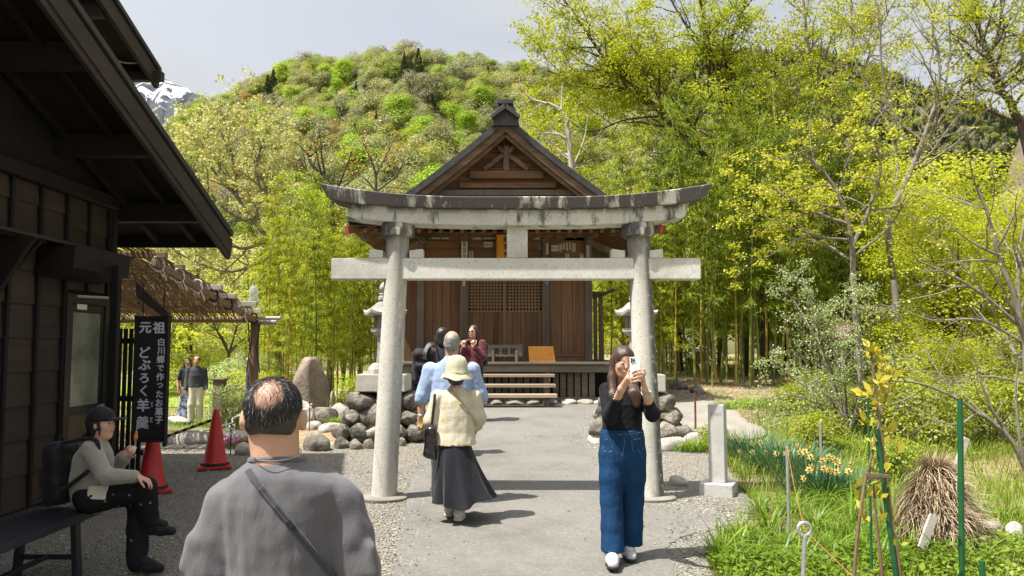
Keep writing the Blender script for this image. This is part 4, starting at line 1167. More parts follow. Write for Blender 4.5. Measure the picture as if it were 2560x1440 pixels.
def build_lantern(xc, yc, zb, label):
 root = empty('stone_lantern', (xc, yc, zb), label, 'stone lantern', 'stone lanterns flanking the path')
 MB().box2((xc - .36, yc - .36, zb), (xc + .36, yc + .36, zb + .25)).build('plinth', M_BLOCK, root, .012, 2)
 z = zb + .252
 def L(name, prof, n=6, rot=0.0, sm=False): MB().lathe([(r, z + h) for r, h in prof], (xc, yc, 0), n, rot).build(name, M_LANT, root, .004, smooth_=sm)
 L('foot', [(.25, 0), (.25, .07), (.245, .075), (.20, .14), (.15, .16)])
 L('shaft', [(.125, .162), (.115, .3), (.108, .42), (.115, .54), (.12, .56)], 16, sm=True)
 L('platform', [(.13, .562), (.19, .60), (.215, .625), (.215, .67), (.2, .675)])
 # firebox with openings: six corner posts and a core
 L('firebox', [(.125, .677), (.125, .86)])
 for k in range(6):
  a = R(60 * k); x, y = xc + .142 * math.cos(a), yc + .142 * math.sin(a)
  MB().box((x, y, z + .77), (.045, .045, .186), Matrix.Rotation(a, 3, 'Z')).build('firebox_post', M_LANT, root, .003)
 # roof with upturned corners
 mb = MB(); n = 6; m = 5; ring = []
 V = [];
 for j, (r, h) in enumerate(((.08, 1.085), (.13, 1.055), (.20, .985), (.28, .925), (.33, .905))):
  for k in range(n * 4):
   a = 2 * math.pi * k / (n * 4); c = abs(((k % 4) / 4.0) * 2 - 0) if False else (1 - abs((k % 4) - 0) / 2.0 if k % 4 <= 2 else (k % 4 - 2) / 2.0)
   rr = r * (1 - .10 * (1 - c)); up = .055 * (j / 4) ** 3 * max(0, c) ** 2
   V.append((xc + rr * math.cos(a), yc + rr * math.sin(a), z + h + up))
 N = n * 4
 for k in range(N):
  a = 2 * math.pi * k / N; c = (1 - (k % 4) / 2.0 if k % 4 <= 2 else (k % 4 - 2) / 2.0)
  V.append((xc + .325 * (1 - .1 * (1 - c)) * math.cos(a), yc + .325 * (1 - .1 * (1 - c)) * math.sin(a), z + .865 + .055 * max(0, c) ** 2))
 for k in range(N):
  a = 2 * math.pi * k / N; V.append((xc + .13 * math.cos(a), yc + .13 * math.sin(a), z + .862))
 F = [(j * N + k, j * N + (k + 1) % N, (j + 1) * N + (k + 1) % N, (j + 1) * N + k) for j in range(6) for k in range(N)] + [tuple(range(N)), tuple(range(6 * N, 7 * N))[::-1]]
 mb.add(V, F); mb.build('roof', M_LANT, root)
 L('finial_neck', [(.10, 1.087), (.11, 1.10), (.11, 1.15), (.085, 1.16), (.10, 1.19), (.09, 1.2)], 12)
 L('finial', [(.05, 1.202), (.09, 1.25), (.095, 1.29), (.07, 1.34), (.03, 1.375), (.005, 1.39)], 14, sm=True)
YL = 12.0
XL_L, XL_R = PX(962, YL), PX(1592, YL)
build_pedestal(-1, XL_L, YL, SL, 'stacked round boulder pedestal behind the torii post by the sandy side path')
build_pedestal(1, XL_R, YL, SRr, 'stacked round boulder pedestal half hidden behind the woman holding a phone')
zpl = PZ(980, YL - .36)
build_lantern(XL_L, YL, zpl, 'granite lantern on a concrete block, near the standing brown boulder')
build_lantern(XL_R, YL, zpl, 'granite lantern on a concrete block, on the bamboo grove side')
# ------------------------------------------------------------------ rocks round the yard
def groundrock(px, py, w, h, seed, mat, label, dpt=None, grp='edging rocks', rz=0.0, sub=3, rough=.14):
 p = ground_at(px, py); W, Hh = w / FPX * p.y, h / FPX * p.y; D = (dpt or W * .8)
 V, F = rock_mesh((W * 1.06, D, Hh * 1.6), seed, sub, rough, 9)
 Rm = np.array(Matrix.Rotation(rz, 3, 'Z')); V = V @ Rm.T
 V += np.array([p.x, p.y + D * .35, p.z + Hh * .28])
 o = link('rock', np_mesh('rock', V, F, True), mat); tag(o, label, 'rock', grp); return o
EDGE = [(790, 1130, 78, 42, M_ROCK, 'angular dark rock at the edge of the gravel beside the bald man'), (851, 1124, 40, 29, M_ROCK, 'small dark rock next to the angular one at the gravel edge'), (887, 1126, 34, 24, M_ROCK, 'small split rock at the gravel edge left of the torii post'),
  (920, 1124, 30, 26, M_ROCK, 'small round rock touching the torii post outline'), (1004, 1118, 22, 22, M_ROCK, 'small rock just right of the torii post at the boulder foot'), (820, 1080, 66, 22, M_ROCKL, 'flat pale rock in front of the left pedestal'), (780, 1075, 44, 22, M_ROCKL, 'flat brownish rock beside the rebar stake'),
  (470, 1112, 130, 30, M_ROCKL, 'broad flat pale rock under the striped barrier pole'), (572, 1110, 90, 30, M_ROCKL, 'flat pale rock behind the red cone'), (440, 1062, 60, 20, M_ROCKL, 'low pale rock by the shop sign edge'), (605, 1140, 50, 26, M_ROCKL, 'pale rock under the pink flowers'),
  (750, 1010, 60, 26, M_ROCKL, 'pale rock at the foot of the standing boulder'), (850, 1005, 60, 34, M_ROCKL, 'sunlit pale rock between standing boulder and lantern'), (1500, 1112, 60, 26, M_ROCKL, 'pale rock at the path edge beside the woman with the phone'), (1680, 1130, 90, 34, M_ROCKL, 'long pale edging rock below the right pedestal'),
  (1740, 1118, 60, 34, M_ROCKL, 'mossy pale edging rock at the garden corner'), (1700, 1218, 50, 24, M_ROCKL, 'flat rock beside the right torii foot'), (2480, 1365, 90, 56, M_ROCK, 'grey rock behind the straw stack'), (2545, 1370, 50, 60, M_ROCKL, 'pale rock at the frame edge beyond the straw stack'),
  (1745, 985, 40, 20, M_ROCK, 'dark rock under the bamboo grove'), (1700, 975, 50, 20, M_ROCK, 'dark rock in the shade beside the right lantern'), (470, 1000, 50, 22, M_ROCKL, 'pale rock on the lawn path behind the couple'), (560, 1062, 40, 20, M_ROCK, 'grey rock under the low fence'), (742, 1075, 80, 66, M_ROCKL, 'pale rock leaning against the standing boulder'), (800, 1068, 76, 50, M_ROCK, 'grey rock in front of the standing boulder'), (846, 1052, 56, 40, M_ROCKL, 'pale rock between standing boulder and pedestal')]
for i, (px, py, w, h, m_, lb) in enumerate(EDGE): groundrock(px, py, w, h, 500 + i, m_, lb, rz=(i * .7) % 1 - .5)
# standing boulder
p = Vector((PX(768, 16.5), 16.5, gzf(PX(768, 16.5), 16.5))); q_ = p.y / FPX
V, F = rock_mesh((104 * q_, 84 * q_, 262 * q_), 71, 4, .15, 18, .78)
V[:, 0] *= 1 - .10 * np.clip(V[:, 2] / (85 * q_), -1, 1); V[:, 0] += .05 * V[:, 2]
V += np.array([p.x, p.y + .2, p.z + 72 * q_])
tag(link('boulder', np_mesh('boulder', V, F, True), M_ROCKB), 'tall standing brown boulder in front of the bamboo', 'boulder')
# ------------------------------------------------------------------ traffic cones with striped pole
M_CONE = m_plain('cone_red', (.42, .022, .018), .45, .12, 5)
M_RUB = m_plain('black_rubber', (.02, .02, .02), .7, .2)
M_YEL = m_plain('yellow_stripe', (.62, .36, .03), .5, .08)
def build_cone(px, py, rz, label):
 p = ground_at(px, py); h = .70
 root = empty('traffic_cone', p, label, 'traffic cone', 'red traffic cones')
 z0 = p.z + .012
 MB().box((p.x, p.y, z0 + .018), (.38, .38, .034), Matrix.Rotation(rz, 3, 'Z')).build('base', M_CONE, root, .01, 2)
 MB().lathe([(.165, .036), (.165, .06), (.15, .064)], (p.x, p.y, z0), 8, rz).build('rubber_weight', M_RUB, root)
 MB().lathe([(.145, .066), (.135, .085), (.05, .60), (.034, .665), (.03, .69), (.02, .70)], (p.x, p.y, z0), 28).build('cone_body', M_CONE, root, smooth_=True)
 return p
c1 = build_cone(537, 1172, .35, 'red traffic cone standing in sunlight holding the striped pole')
c2 = build_cone(378, 1232, .5, 'red traffic cone in the shade behind the hanging shop sign')
root = empty('barrier_pole', (c1.x - .5, c1.y + .1, c1.z + .5), 'yellow and black striped barrier pole hooked on the sunlit cone', 'barrier pole')
a, b = at(419, 1090, c1.y + .35), Vector((c1.x, c1.y, c1.z + .60)); n = 12
for k in range(n):
 MB().tube([a.lerp(b, k / n + .001), a.lerp(b, (k + 1) / n - .001)], .019, 10).build('stripe', M_YEL if k % 2 else M_BLACKP, root)
MB().tube([b + Vector((.04 * math.cos(t), .04 * math.sin(t), .01)) for t in np.linspace(0, 6.3, 14)], .009, 6).build('ring', M_BLACKP, root)
# rebar stakes with rope by the left path
M_RUST = m_plain('rusty_rebar', (.14, .055, .035), .85, .3, 20, .003)
def rebar(name, base, h, mat, label, grp, r=.011, ring=False, rib=.03, lean=(0, 0)):
 pts, rad = [], []; n = int(h / (rib / 2))
 for k in range(n + 1):
  z = h * k / n; pts.append((base[0] + lean[0] * z, base[1] + lean[1] * z, base[2] - .02 + z)); rad.append(r * (1.18 if k % 2 else .92))
 mb = MB(); mb.tube(pts, rad, 8)
 if ring:
  c = Vector(pts[-1]) + Vector((0, 0, .035)); mb.tube([c + Vector((.035 * math.sin(t), .0, -.035 * math.cos(t))) for t in np.linspace(0, 6.1, 18)], r * .8, 8)
 o = mb.build(name, mat, None, smooth_=True); tag(o, label, 'stake', grp); return Vector(pts[-1])
s1 = rebar('rebar_stake', ground_at(820, 1060), .46, M_RUST, 'rusty rebar stake beside the left boulder pedestal', 'rusty rebar stakes', .014)
s2 = rebar('rebar_stake', ground_at(773, 1078), .50, M_RUST, 'thin rusty stake with white cord in front of the standing boulder', 'rusty rebar stakes', .009)
s3 = rebar('rebar_stake', ground_at(576, 1138), .46, M_RUST, 'thin rusty stake by the pink flowers', 'rusty rebar stakes', .009)
s4 = rebar('rebar_stake', ground_at(1739, 1075), .62, M_RUST, 'rusty rebar stake standing on the right side path', 'rusty rebar stakes', .016)
s5 = rebar('rebar_stake', ground_at(600, 1090), .42, M_RUST, 'thin rusty stake behind the bald man, holding cord', 'rusty rebar stakes', .009)
mb = MB(); mb.tube(curve_pts([Vector((c1.x, c1.y, c1.z + .5)), s3 + Vector((0, 0, -.02)), s5 + Vector((0, 0, -.08)), s2 + Vector((0, 0, -.12))], 8), .011, 6)
for c in (s3, s5, s2):
 mb.tube([c + Vector((.03 * math.cos(t), .03 * math.sin(t), -.04 - .01 * t)) for t in np.linspace(0, 9, 20)], .012, 5)
 mb.tube([c + Vector((0, -.01, -.08)), c + Vector((.05, -.02, -.18)), c + Vector((.03, -.02, -.26))], .010, 5)
tag(mb.build('white_rope', M_ROPE), 'white cord strung between cone and rusty stakes', 'rope')
# granite marker post on the right
def build_marker():
 p = ground_at(1803, 1240)
 root = empty('stone_marker', p, 'square granite marker post on a block base beside the daffodils', 'stone marker')
 rt = Matrix.Rotation(R(-24), 3, 'Z')
 z = p.z
 MB().box((p.x, p.y + .1, z + .045), (.34, .34, .17), rt).build('base', M_GRAN2, root, .008)
 MB().box((p.x, p.y + .1, z + .13 + .40), (.165, .165, .80), rt).build('shaft', M_GRAN2, root, .006)
 ax = rt @ Vector((1, 0, 0)); nn = rt @ Vector((0, -1, 0))
 mb = MB(); c = Vector((p.x, p.y + .1, 0)) + nn * .083
 for k in range(4):
  q = c + ax * (-.045 + .03 * k) + Vector((0, 0, z + .83)); mb.box(q, (.012, .002, .03), rt)
  mb.box(q + Vector((0, 0, .006)), (.02, .002, .006), rt)
 mb.build('worn_carving', M_CARVE, root)
M_GRAN2 = m_stone('marker_granite', (.40, .395, .37), (.52, .515, .49), (.28, .275, .26), 2, .85, .003, (.30, .295, .27), 0, 130, 1.5, .55, .75)
M_CARVE = m_plain('worn_carving', (.29, .28, .26), .9)
build_marker()
# ------------------------------------------------------------------ wooded hills and snow mountain
SKY_PX = np.array([-200, 200, 330, 380, 440, 520, 600, 680, 800, 880, 960, 1100, 1200, 1260, 1320, 1400, 1500, 1600, 1750, 1900, 2100, 2600])
SKY_PY = np.array([660, 500, 415, 383, 346, 308, 268, 240, 210, 190, 174, 168, 174, 198, 206, 210, 230, 265, 340, 420, 520, 640])
def elev(px_, py_): return np.array([(ray(float(a), float(b)).z / ray(float(a), float(b)).y) for a, b in zip(px_, py_)])
SKY_A = (SKY_PX - 1280) / FPX; SKY_E = elev(SKY_PX, SKY_PY)
Y0H, RC = 62.0, 340.0
def hz(x, y):
 a = x / np.maximum(y, 1); e = np.interp(a, SKY_A, SKY_E)
 e = e + .004 * np.sin(a * 43 + 1) + .003 * np.sin(a * 91)
 top = 1.9 + e * RC
 t = np.clip((y - Y0H) / (RC - Y0H), 0, 1.6)
 prof = np.where(t < 1, t ** .93 * (1 + .10 * np.sin(t * 6.5 + a * 9) * (1 - t) * t * 4), 1 - (t - 1) * 1.1)
 base = -1.2 + 2.4 * np.clip((y - 60) / 10, 0, 1)
 return base + (top - base) * prof + 1.5 * np.sin(x * .05 + 2) * np.sin(y * .045) * np.clip(t * 5, 0, 1)
def grid_mesh(name, X, Y, Z, mat, kind='structure'):
 V = np.stack([X, Y, Z], -1).reshape(-1, 3); ny, nx = X.shape
 i = np.arange(ny - 1)[:, None] * nx + np.arange(nx - 1)[None]
 F = np.stack([i, i + 1, i + nx + 1, i + nx], -1).reshape(-1, 4)
 o = link(name, np_mesh(name, V, F, True), mat, origin=(0, 0, 0)); o['kind'] = kind; return o
M_HILL = m_stone('forest_floor', (.07, .075, .03), (.15, .13, .06), None, .05, .95, .05, (.05, .06, .02), 0, .6, .04)
aa, yy = np.meshgrid(np.linspace(-1.0, .8, 150), np.concatenate([np.linspace(60, 340, 70), np.linspace(350, 520, 18)]))
grid_mesh('hill', aa * yy, yy, hz(aa * yy, yy), M_HILL)
# second, farther hill on the right
SK2_PX = np.array([900, 1200, 1380, 1500, 1620, 1700, 1850, 1950, 2060, 2150, 2250, 2320, 2480, 2560, 2800, 3200])
SK2_PY = np.array([420, 320, 220, 180, 142, 125, 122, 128, 134, 156, 194, 224, 270, 297, 372, 470])
S2A = (SK2_PX - 1280) / FPX; S2E = elev(SK2_PX, SK2_PY)
Y02, RC2 = 330.0, 760.0
def hz2(x, y):
 a = x / np.maximum(y, 1); top = 1.9 + np.interp(a, S2A, S2E) * RC2
 t = np.clip((y - Y02) / (RC2 - Y02), 0, 1.5)
 return 1 + (top - 1) * np.where(t < 1, t ** .9, 1 - (t - 1)) + 4 * np.sin(x * .021) * np.sin(y * .02) * np.clip(t * 4, 0, 1)
aa, yy = np.meshgrid(np.linspace(-.25, 1.0, 110), np.linspace(325, 1000, 60))
grid_mesh('hill', aa * yy, yy, hz2(aa * yy, yy), M_HILL)
# snow mountain, about seven kilometres off
def m_snow():
 t = NT('snow_and_rock'); v = t.coord((1, 1, .55), 'Object', False)
 n1 = t.noise(v, .0040, 9, .66, 1.2); n2 = t.noise(v, .03, 5, .6)
 c = t.ramp(n2, [(.3, (.05, .06, .08)), (.7, (.10, .105, .12))])
 g = t.new('ShaderNodeNewGeometry'); sp = t.new('ShaderNodeSeparateXYZ'); t.l.new(g.outputs['Position'], sp.inputs[0])
 f = t.math('ADD', n1, t.rng(sp.outputs[2], 1500, 2150, -.15, .0))
 c = t.mix(t.rng(f, .49, .53), c, (.80, .82, .84))
 t.bsdf(c, .9, n1, 60, .8, spec=.1); return t.m
MY = 6500.0
SK3_PX = np.array([-300, 0, 170, 245, 285, 335, 368, 405, 440, 480, 560, 700, 900]); SK3_PY = np.array([330, 240, 192, 178, 184, 176, 192, 202, 214, 236, 290, 420, 560])
S3A = (SK3_PX - 1280) / FPX; S3E = elev(SK3_PX, SK3_PY)
aa, yy = np.meshgrid(np.linspace(-1.0, -.15, 180), np.linspace(4300, 8200, 120))
tt = (yy - 4300) / (MY - 4300)
ridge = np.interp(aa, S3A, S3E) * MY
rgh = np.zeros_like(aa)
for k, (f_, am) in enumerate(((60, .035), (130, .022), (260, .013), (520, .007))):
 rgh += am * (1 - np.abs(np.sin(aa * f_ + 3.1 * k + 2.2 * np.sin(yy * .0011 * (k + 1) + k))) * 2)
zz = 1.9 + ridge * (np.where(tt < 1, np.clip(tt, 0, 1) ** .8, 1 - (tt - 1) * .9) + rgh * np.where(tt < 1, np.clip(1.0 - tt, .0, 1) * 2.5 + .12, .2))
grid_mesh('mountain', aa * yy, yy, zz, m_snow())
# ------------------------------------------------------------------ leaves as small faces
def leaf_quads(P, D, N, L, W):
 """one kite face per leaf: base P, along D, face normal N, length L, width W (arrays)"""
 S = np.cross(D, N); S /= np.linalg.norm(S, axis=1, keepdims=True) + 1e-9
 L = np.broadcast_to(np.asarray(L, float), (len(P),))[:, None]; W = np.broadcast_to(np.asarray(W, float), (len(P),))[:, None]
 V = np.stack([P, P + D * L * .45 + S * W * .5, P + D * L, P + D * L * .45 - S * W * .5], 1)
 F = (np.arange(len(P)) * 4)[:, None] + np.arange(4)[None]
 return V.reshape(-1, 3), F
def unit(n, r): v = r.normal(0, 1, (n, 3)); return v / np.linalg.norm(v, axis=1, keepdims=True)
def leaf_mesh(name, P, D, N, L, W, rnd=None, r=None):
 V, F = leaf_quads(P, D, N, L, W)
 if rnd is None: rnd = rng.random(len(P))
 return np_mesh(name, V, F, False, {'rnd': ('FACE', rnd)})
def clump_crown(seed, H, Wd, lobes, nq, size, flat=.75, bottom=.25):
 r = np.random.default_rng(seed)
 C = [];
 for k in range(lobes):
  a = r.uniform(0, 6.28); h = r.uniform(bottom, .92); rad = (Wd / 2) * math.sqrt(max(.05, 1 - ((h - .55) / .5) ** 2)) * r.uniform(.25, .8)
  C.append((rad * math.cos(a), rad * math.sin(a), h * H, r.uniform(.17, .30) * Wd))
 C.append((0, 0, H * .78, .26 * Wd)); C.append((0, 0, H * .5, .3 * Wd))
 C = np.array(C); w = C[:, 3] ** 2; pick = r.choice(len(C), nq, p=w / w.sum())
 U = unit(nq, r); U[:, 2] = np.where(U[:, 2] < -.5, -U[:, 2], U[:, 2])
 P = C[pick, :3] + U * (C[pick, 3] * r.uniform(.72, 1.08, nq))[:, None] * np.array([1, 1, flat])
 N = U + np.array([0, -.1, .7]) + .24 * unit(nq, r); N /= np.linalg.norm(N, axis=1, keepdims=True)
 D = np.cross(N, unit(nq, r)); D /= np.linalg.norm(D, axis=1, keepdims=True) + 1e-9
 lob = r.random(len(C))[pick] * .75 + r.random(nq) * .25
 s = size * r.uniform(.6, 1.3, nq)
 return P, D, N, s, lob
def hill_broadleaf(name, seed, mat, H=9, Wd=7.5, nq=4200, size=.29, bare=False):
 P, D, N, s, lob = clump_crown(seed, H, Wd, 13, nq, size)
 V, F = leaf_quads(P, D, N, s, s * .9)
 mb = MB(); r = random.Random(seed)
 mb.tube([(0, 0, -1), (.1, 0, H * .4), (0, .1, H * .75)], [.22, .15, .05], 5, False)
 for k in range(7 if not bare else 16):
  a = r.uniform(0, 6.28); z = H * r.uniform(.25, .55); e = Wd * r.uniform(.25, .48)
  mb.tube([(0, 0, z), (e * .5 * math.cos(a), e * .5 * math.sin(a), z + H * .16), (e * math.cos(a), e * math.sin(a), z + H * r.uniform(.25, .42))], [.09, .06, .02], 4, False)
 nv = len(V); allV = np.vstack([V, np.array(mb.v)]); allF = np.vstack([F, np.array([f for f in mb.f if len(f) == 4]) + nv])
 me = np_mesh(name, allV, allF, False, {'rnd': ('FACE', np.concatenate([lob, np.zeros(len(allF) - len(F))]))})
 me.materials.append(mat); me.materials.append(M_BARK)
 mi = np.zeros(len(allF), np.int32); mi[len(F):] = 1; me.polygons.foreach_set('material_index', mi)
 return me
def hill_conifer(name, seed, mat, H=9.5, Wd=4.6, nq=2600, size=.42):
 r = np.random.default_rng(seed); t = r.random(nq) ** .8; z = H * (.10 + .90 * t); a = r.uniform(0, 6.28, nq)
 tier = .65 + .35 * np.abs(np.sin(z * 2.4)); rad = Wd / 2 * (1 - t) ** 1.15 * tier * r.uniform(.55, 1.05, nq) + .05
 P = np.stack([rad * np.cos(a), rad * np.sin(a), z], 1)
 D = np.stack([np.cos(a), np.sin(a), r.uniform(-.55, .15, nq)], 1); D /= np.linalg.norm(D, axis=1, keepdims=True)
 N = np.stack([.3 * np.cos(a), .3 * np.sin(a), np.ones(nq)], 1) + .5 * unit(nq, r); N /= np.linalg.norm(N, axis=1, keepdims=True)
 s = size * (1.05 - .75 * t) * r.uniform(.6, 1.2, nq)
 V, F = leaf_quads(P, D, N, s * 1.3, s * .7)
 mb = MB(); mb.tube([(0, 0, -1), (0, 0, H * .5), (0, 0, H)], [.2, .12, .02], 5, False)
 nv = len(V); allV = np.vstack([V, np.array(mb.v)]); allF = np.vstack([F, np.array(mb.f) + nv])
 me = np_mesh(name, allV, allF, False, {'rnd': ('FACE', np.concatenate([r.random(nq), np.zeros(len(allF) - nq)]))})
 me.materials.append(mat); me.materials.append(M_BARK)
 mi = np.zeros(len(allF), np.int32); mi[nq:] = 1; me.polygons.foreach_set('material_index', mi)
 return me
M_BARK = m_wood('bark', (.055, .042, .032), (.15, .12, .09), 'z', 16, .9, .01, .1, .25)
L_OLIVE = m_leaf('leaf_pale_olive', (.225, .25, .08), (.30, .32, .11), (.375, .39, .155), .35, .6, .16, .018)
L_GREYB = m_leaf('leaf_grey_buds', (.235, .24, .12), (.30, .30, .155), (.37, .365, .205), .3, .7, .16, .015)
L_MID = m_leaf('leaf_fresh_green', (.20, .245, .035), (.285, .325, .05), (.37, .40, .09), .4, .6, .16, .015)
L_BRIGHT = m_leaf('leaf_bright_green', (.20, .31, .010), (.30, .42, .016), (.40, .50, .04), .4, .5, .12, .015)
L_ORANGE = m_leaf('leaf_bronze_yellow', (.33, .235, .06), (.43, .32, .08), (.50, .41, .13), .3, .6, .15, .015)
L_CON = m_leaf('needle_dark', (.035, .068, .034), (.06, .10, .046), (.09, .135, .06), .15, .6, .2)
L_CHERRY = m_leaf('cherry_blossom', (.50, .40, .42), (.62, .52, .54), (.70, .62, .62), .25, .7, .05)
HK = {
 'olive': [hill_broadleaf('hill_tree_olive', 1 + k, L_OLIVE, 8 + k, 7.5 + .4 * k) for k in range(3)],
 'grey': [hill_broadleaf('hill_tree_grey', 11 + k, L_GREYB, 9 + k, 7.0, 1900, .30, True) for k in range(2)],
 'mid': [hill_broadleaf('hill_tree_green', 21 + k, L_MID, 8.5, 7.0 + k) for k in range(2)],
 'bright': [hill_broadleaf('hill_tree_bright', 31 + k, L_BRIGHT, 9.5, 7.0 + k, 4600) for k in range(2)],
 'orange': [hill_broadleaf('hill_tree_bronze', 41 + k, L_ORANGE, 8, 7.0, 2300, .34) for k in range(2)],
 'con': [hill_conifer('hill_conifer', 51 + k, L_CON, 7.5 + 1.2 * k, 3.4 + .5 * k) for k in range(2)],
 'cherry': [hill_broadleaf('hill_cherry', 61, L_CHERRY, 8, 8, 2400, .34)],
}
HLAB = {'olive': ('pale olive broadleaf tree on the wooded hillside', 'olive trees of the hillside'), 'grey': ('grey half bare tree on the wooded hillside', 'grey budding trees of the hillside'),
  'mid': ('soft green broadleaf tree on the wooded hillside', 'green trees of the hillside'), 'bright': ('bright green fresh leaved tree on the wooded hillside', 'bright green trees of the hillside'),
  'orange': ('bronze yellow young leaved tree on the wooded hillside', 'bronze trees of the hillside'), 'con': ('dark green conifer on the wooded hillside', 'dark conifers of the hillside'),
  'cherry': ('pale pink cherry tree blossoming high on the hillside', None)}
def hill_hit(px, py):
 d = ray(px, py)
 for y in np.linspace(66, 345, 600):
  p = Vector((0, 0, CAM_Z)) + d * (y / d.y)
  if hz(np.array(p.x), np.array(p.y)) >= p.z: return p
 return None
def gn_scatter(name, pts, rot, scl_, idx, meshes, label, cat):
 """a mass of plants as one object: instances on points"""
 me = bpy.data.meshes.new(name); me.vertices.add(len(pts)); me.vertices.foreach_set('co', np.asarray(pts, np.float32).ravel())
 for an, arr, ty in (('rz', rot, 'FLOAT'), ('sc', scl_, 'FLOAT'), ('ix', idx, 'INT')):
  a = me.attributes.new(an, ty, 'POINT'); a.data.foreach_set('value', np.asarray(arr, np.float32 if ty == 'FLOAT' else np.int32))
 o = bpy.data.objects.new(name, me); COL.objects.link(o)
 c = bpy.data.collections.new(name + '_kinds')
 for k, m_ in enumerate(meshes):
  c.objects.link(bpy.data.objects.new('%s_kind_%02d' % (name, k), m_))
 ng = bpy.data.node_groups.new(name + '_scatter', 'GeometryNodeTree')
 ng.interface.new_socket('Geometry', in_out='INPUT', socket_type='NodeSocketGeometry'); ng.interface.new_socket('Geometry', in_out='OUTPUT', socket_type='NodeSocketGeometry')
 N = ng.nodes; Lk = ng.links
 gi, go = N.new('NodeGroupInput'), N.new('NodeGroupOutput'); ci = N.new('GeometryNodeCollectionInfo'); ip = N.new('GeometryNodeInstanceOnPoints')
 ci.inputs['Collection'].default_value = c; ci.inputs['Separate Children'].default_value = True; ci.inputs['Reset Children'].default_value = True
 def na(n_, t_): q = N.new('GeometryNodeInputNamedAttribute'); q.data_type = t_; q.inputs['Name'].default_value = n_; return q.outputs['Attribute']
 cx = N.new('ShaderNodeCombineXYZ'); Lk.new(na('rz', 'FLOAT'), cx.inputs['Z'])
 Lk.new(gi.outputs[0], ip.inputs['Points']); Lk.new(ci.outputs[0], ip.inputs['Instance']); ip.inputs['Pick Instance'].default_value = True
 Lk.new(na('ix', 'INT'), ip.inputs['Instance Index']); Lk.new(cx.outputs[0], ip.inputs['Rotation']); Lk.new(na('sc', 'FLOAT'), ip.inputs['Scale'])
 Lk.new(ip.outputs[0], go.inputs[0])
 md = o.modifiers.new('scatter', 'NODES'); md.node_group = ng
 tag(o, label, cat, kind='stuff'); return o
def plant_hill():
 r = np.random.default_rng(77); spots = []
 y = 70.0
 while y < 352:
  step = 3.5 + 1.2 * y / 350
  xs = np.arange(-.56 * y, .34 * y, step) + r.uniform(-.4, .4) * step
  for x in xs:
   xx, yq = x + r.uniform(-.35, .35) * step, y + r.uniform(-.35, .35) * step
   spots.append((xx, yq))
  y += step * .92
 kinds = []
 for x, y in spots:
  t = (y - 66) / 280; u = r.random(); band = .5 + .5 * math.sin(x * .045 + y * .03)
  if u < .05 + .03 * (t > .8): k = 'con'
  elif u < .14: k = 'bright'
  elif u < .12 + .16 * (1 - t) + .02: k = 'orange'
  elif u < .48 - .05 * t: k = 'mid'
  elif u < .62 + .18 * t * band: k = 'grey'
  else: k = 'olive'
  kinds.append(k)
 fixed = []
 for px, py, k, s in ((682, 240, 'con', 1.5), (668, 245, 'con', 1.3), (700, 235, 'con', 1.3), (713, 235, 'bright', 1.25), (860, 235, 'bright', 1.25), (838, 260, 'bright', 1.0), (1010, 210, 'con', 1.2), (1045, 215, 'con', 1.35), (1030, 212, 'con', 1.0), (1062, 180, 'bright', 1.2),
       (1142, 205, 'bright', 1.4), (1120, 190, 'bright', 1.0), (1000, 170, 'mid', .8), (1228, 195, 'cherry', .9), (1080, 330, 'con', 1.1), (1065, 410, 'bright', 1.05), (1040, 420, 'bright', .9), (1140, 360, 'bright', .95), (1165, 375, 'bright', .85), (800, 165, 'con', 1.0), (920, 160, 'con', .8),
       (960, 250, 'con', .9), (930, 270, 'con', .7), (870, 290, 'bright', .9), (1110, 120, 'con', .9), (1130, 122, 'con', 1.0), (1165, 124, 'con', 1.2), (1150, 126, 'con', .9), (1195, 128, 'con', .9), (1085, 122, 'con', .8), (690, 290, 'bright', .6), (440, 270, 'con', 1.0), (480, 255, 'con', .9), (400, 300, 'con', .9), (620, 185, 'con', .8), (700, 160, 'con', .7), (565, 215, 'con', .8), (890, 330, 'bright', .8)):
  p = hill_hit(px, py)
  if p is not None: fixed.append((p.x, p.y, k, s * .72))
 fx = np.array([(f[0], f[1]) for f in fixed])
 allt = [(x, y, k, r.uniform(.46, .86) * (1 if k != 'con' else .95)) for (x, y), k in zip(spots, kinds) if np.min(np.hypot(fx[:, 0] - x, (fx[:, 1] - y) * .7)) > 4.5]
 # the ones that show largest in the picture stand singly; the rest of the wood is one mass
 def seen(t):
  px = 1280 + FPX * t[0] / t[1]; z = float(hz(np.array(t[0]), np.array(t[1]))); py = 870 - FPX * (z + 4 - CAM_Z) / t[1]
  return (380 < px < 1420 and 110 < py < 470 and (px > 1280 or py < 470) and not (px > 960 and py > 470 - abs(px - 1265) * .8 and False) and (py < 470 - max(0, 420 - px) * 2))
 vis = sorted([t for t in allt if seen(t)], key=lambda t: t[1])
 single = fixed + vis[:300 - len(fixed) - 5]; ss = set((t[0], t[1]) for t in single)
 rest = [t for t in allt if (t[0], t[1]) not in ss]
 for x, y, k, s in single:
  me = HK[k][int(r.integers(0, len(HK[k])))]
  o = bpy.data.objects.new('hill_conifer' if k == 'con' else 'hill_tree', me); COL.objects.link(o)
  o.location = (x, y, float(hz(np.array(x), np.array(y)))); o.rotation_euler = (0, 0, r.uniform(0, 6.28)); o.scale = (s * r.uniform(.9, 1.15), s * r.uniform(.9, 1.15), s)
  tag(o, HLAB[k][0], 'tree', HLAB[k][1])
 order = ['olive', 'grey', 'mid', 'bright', 'orange', 'con', 'cherry']; flat = []; first = {}
 for k in order:
  first[k] = len(flat); flat += HK[k]
 X = np.array([[t[0], t[1]] for t in rest]); Z = hz(X[:, 0], X[:, 1])
 idx = [first[t[2]] + int(r.integers(0, len(HK[t[2]]))) for t in rest]
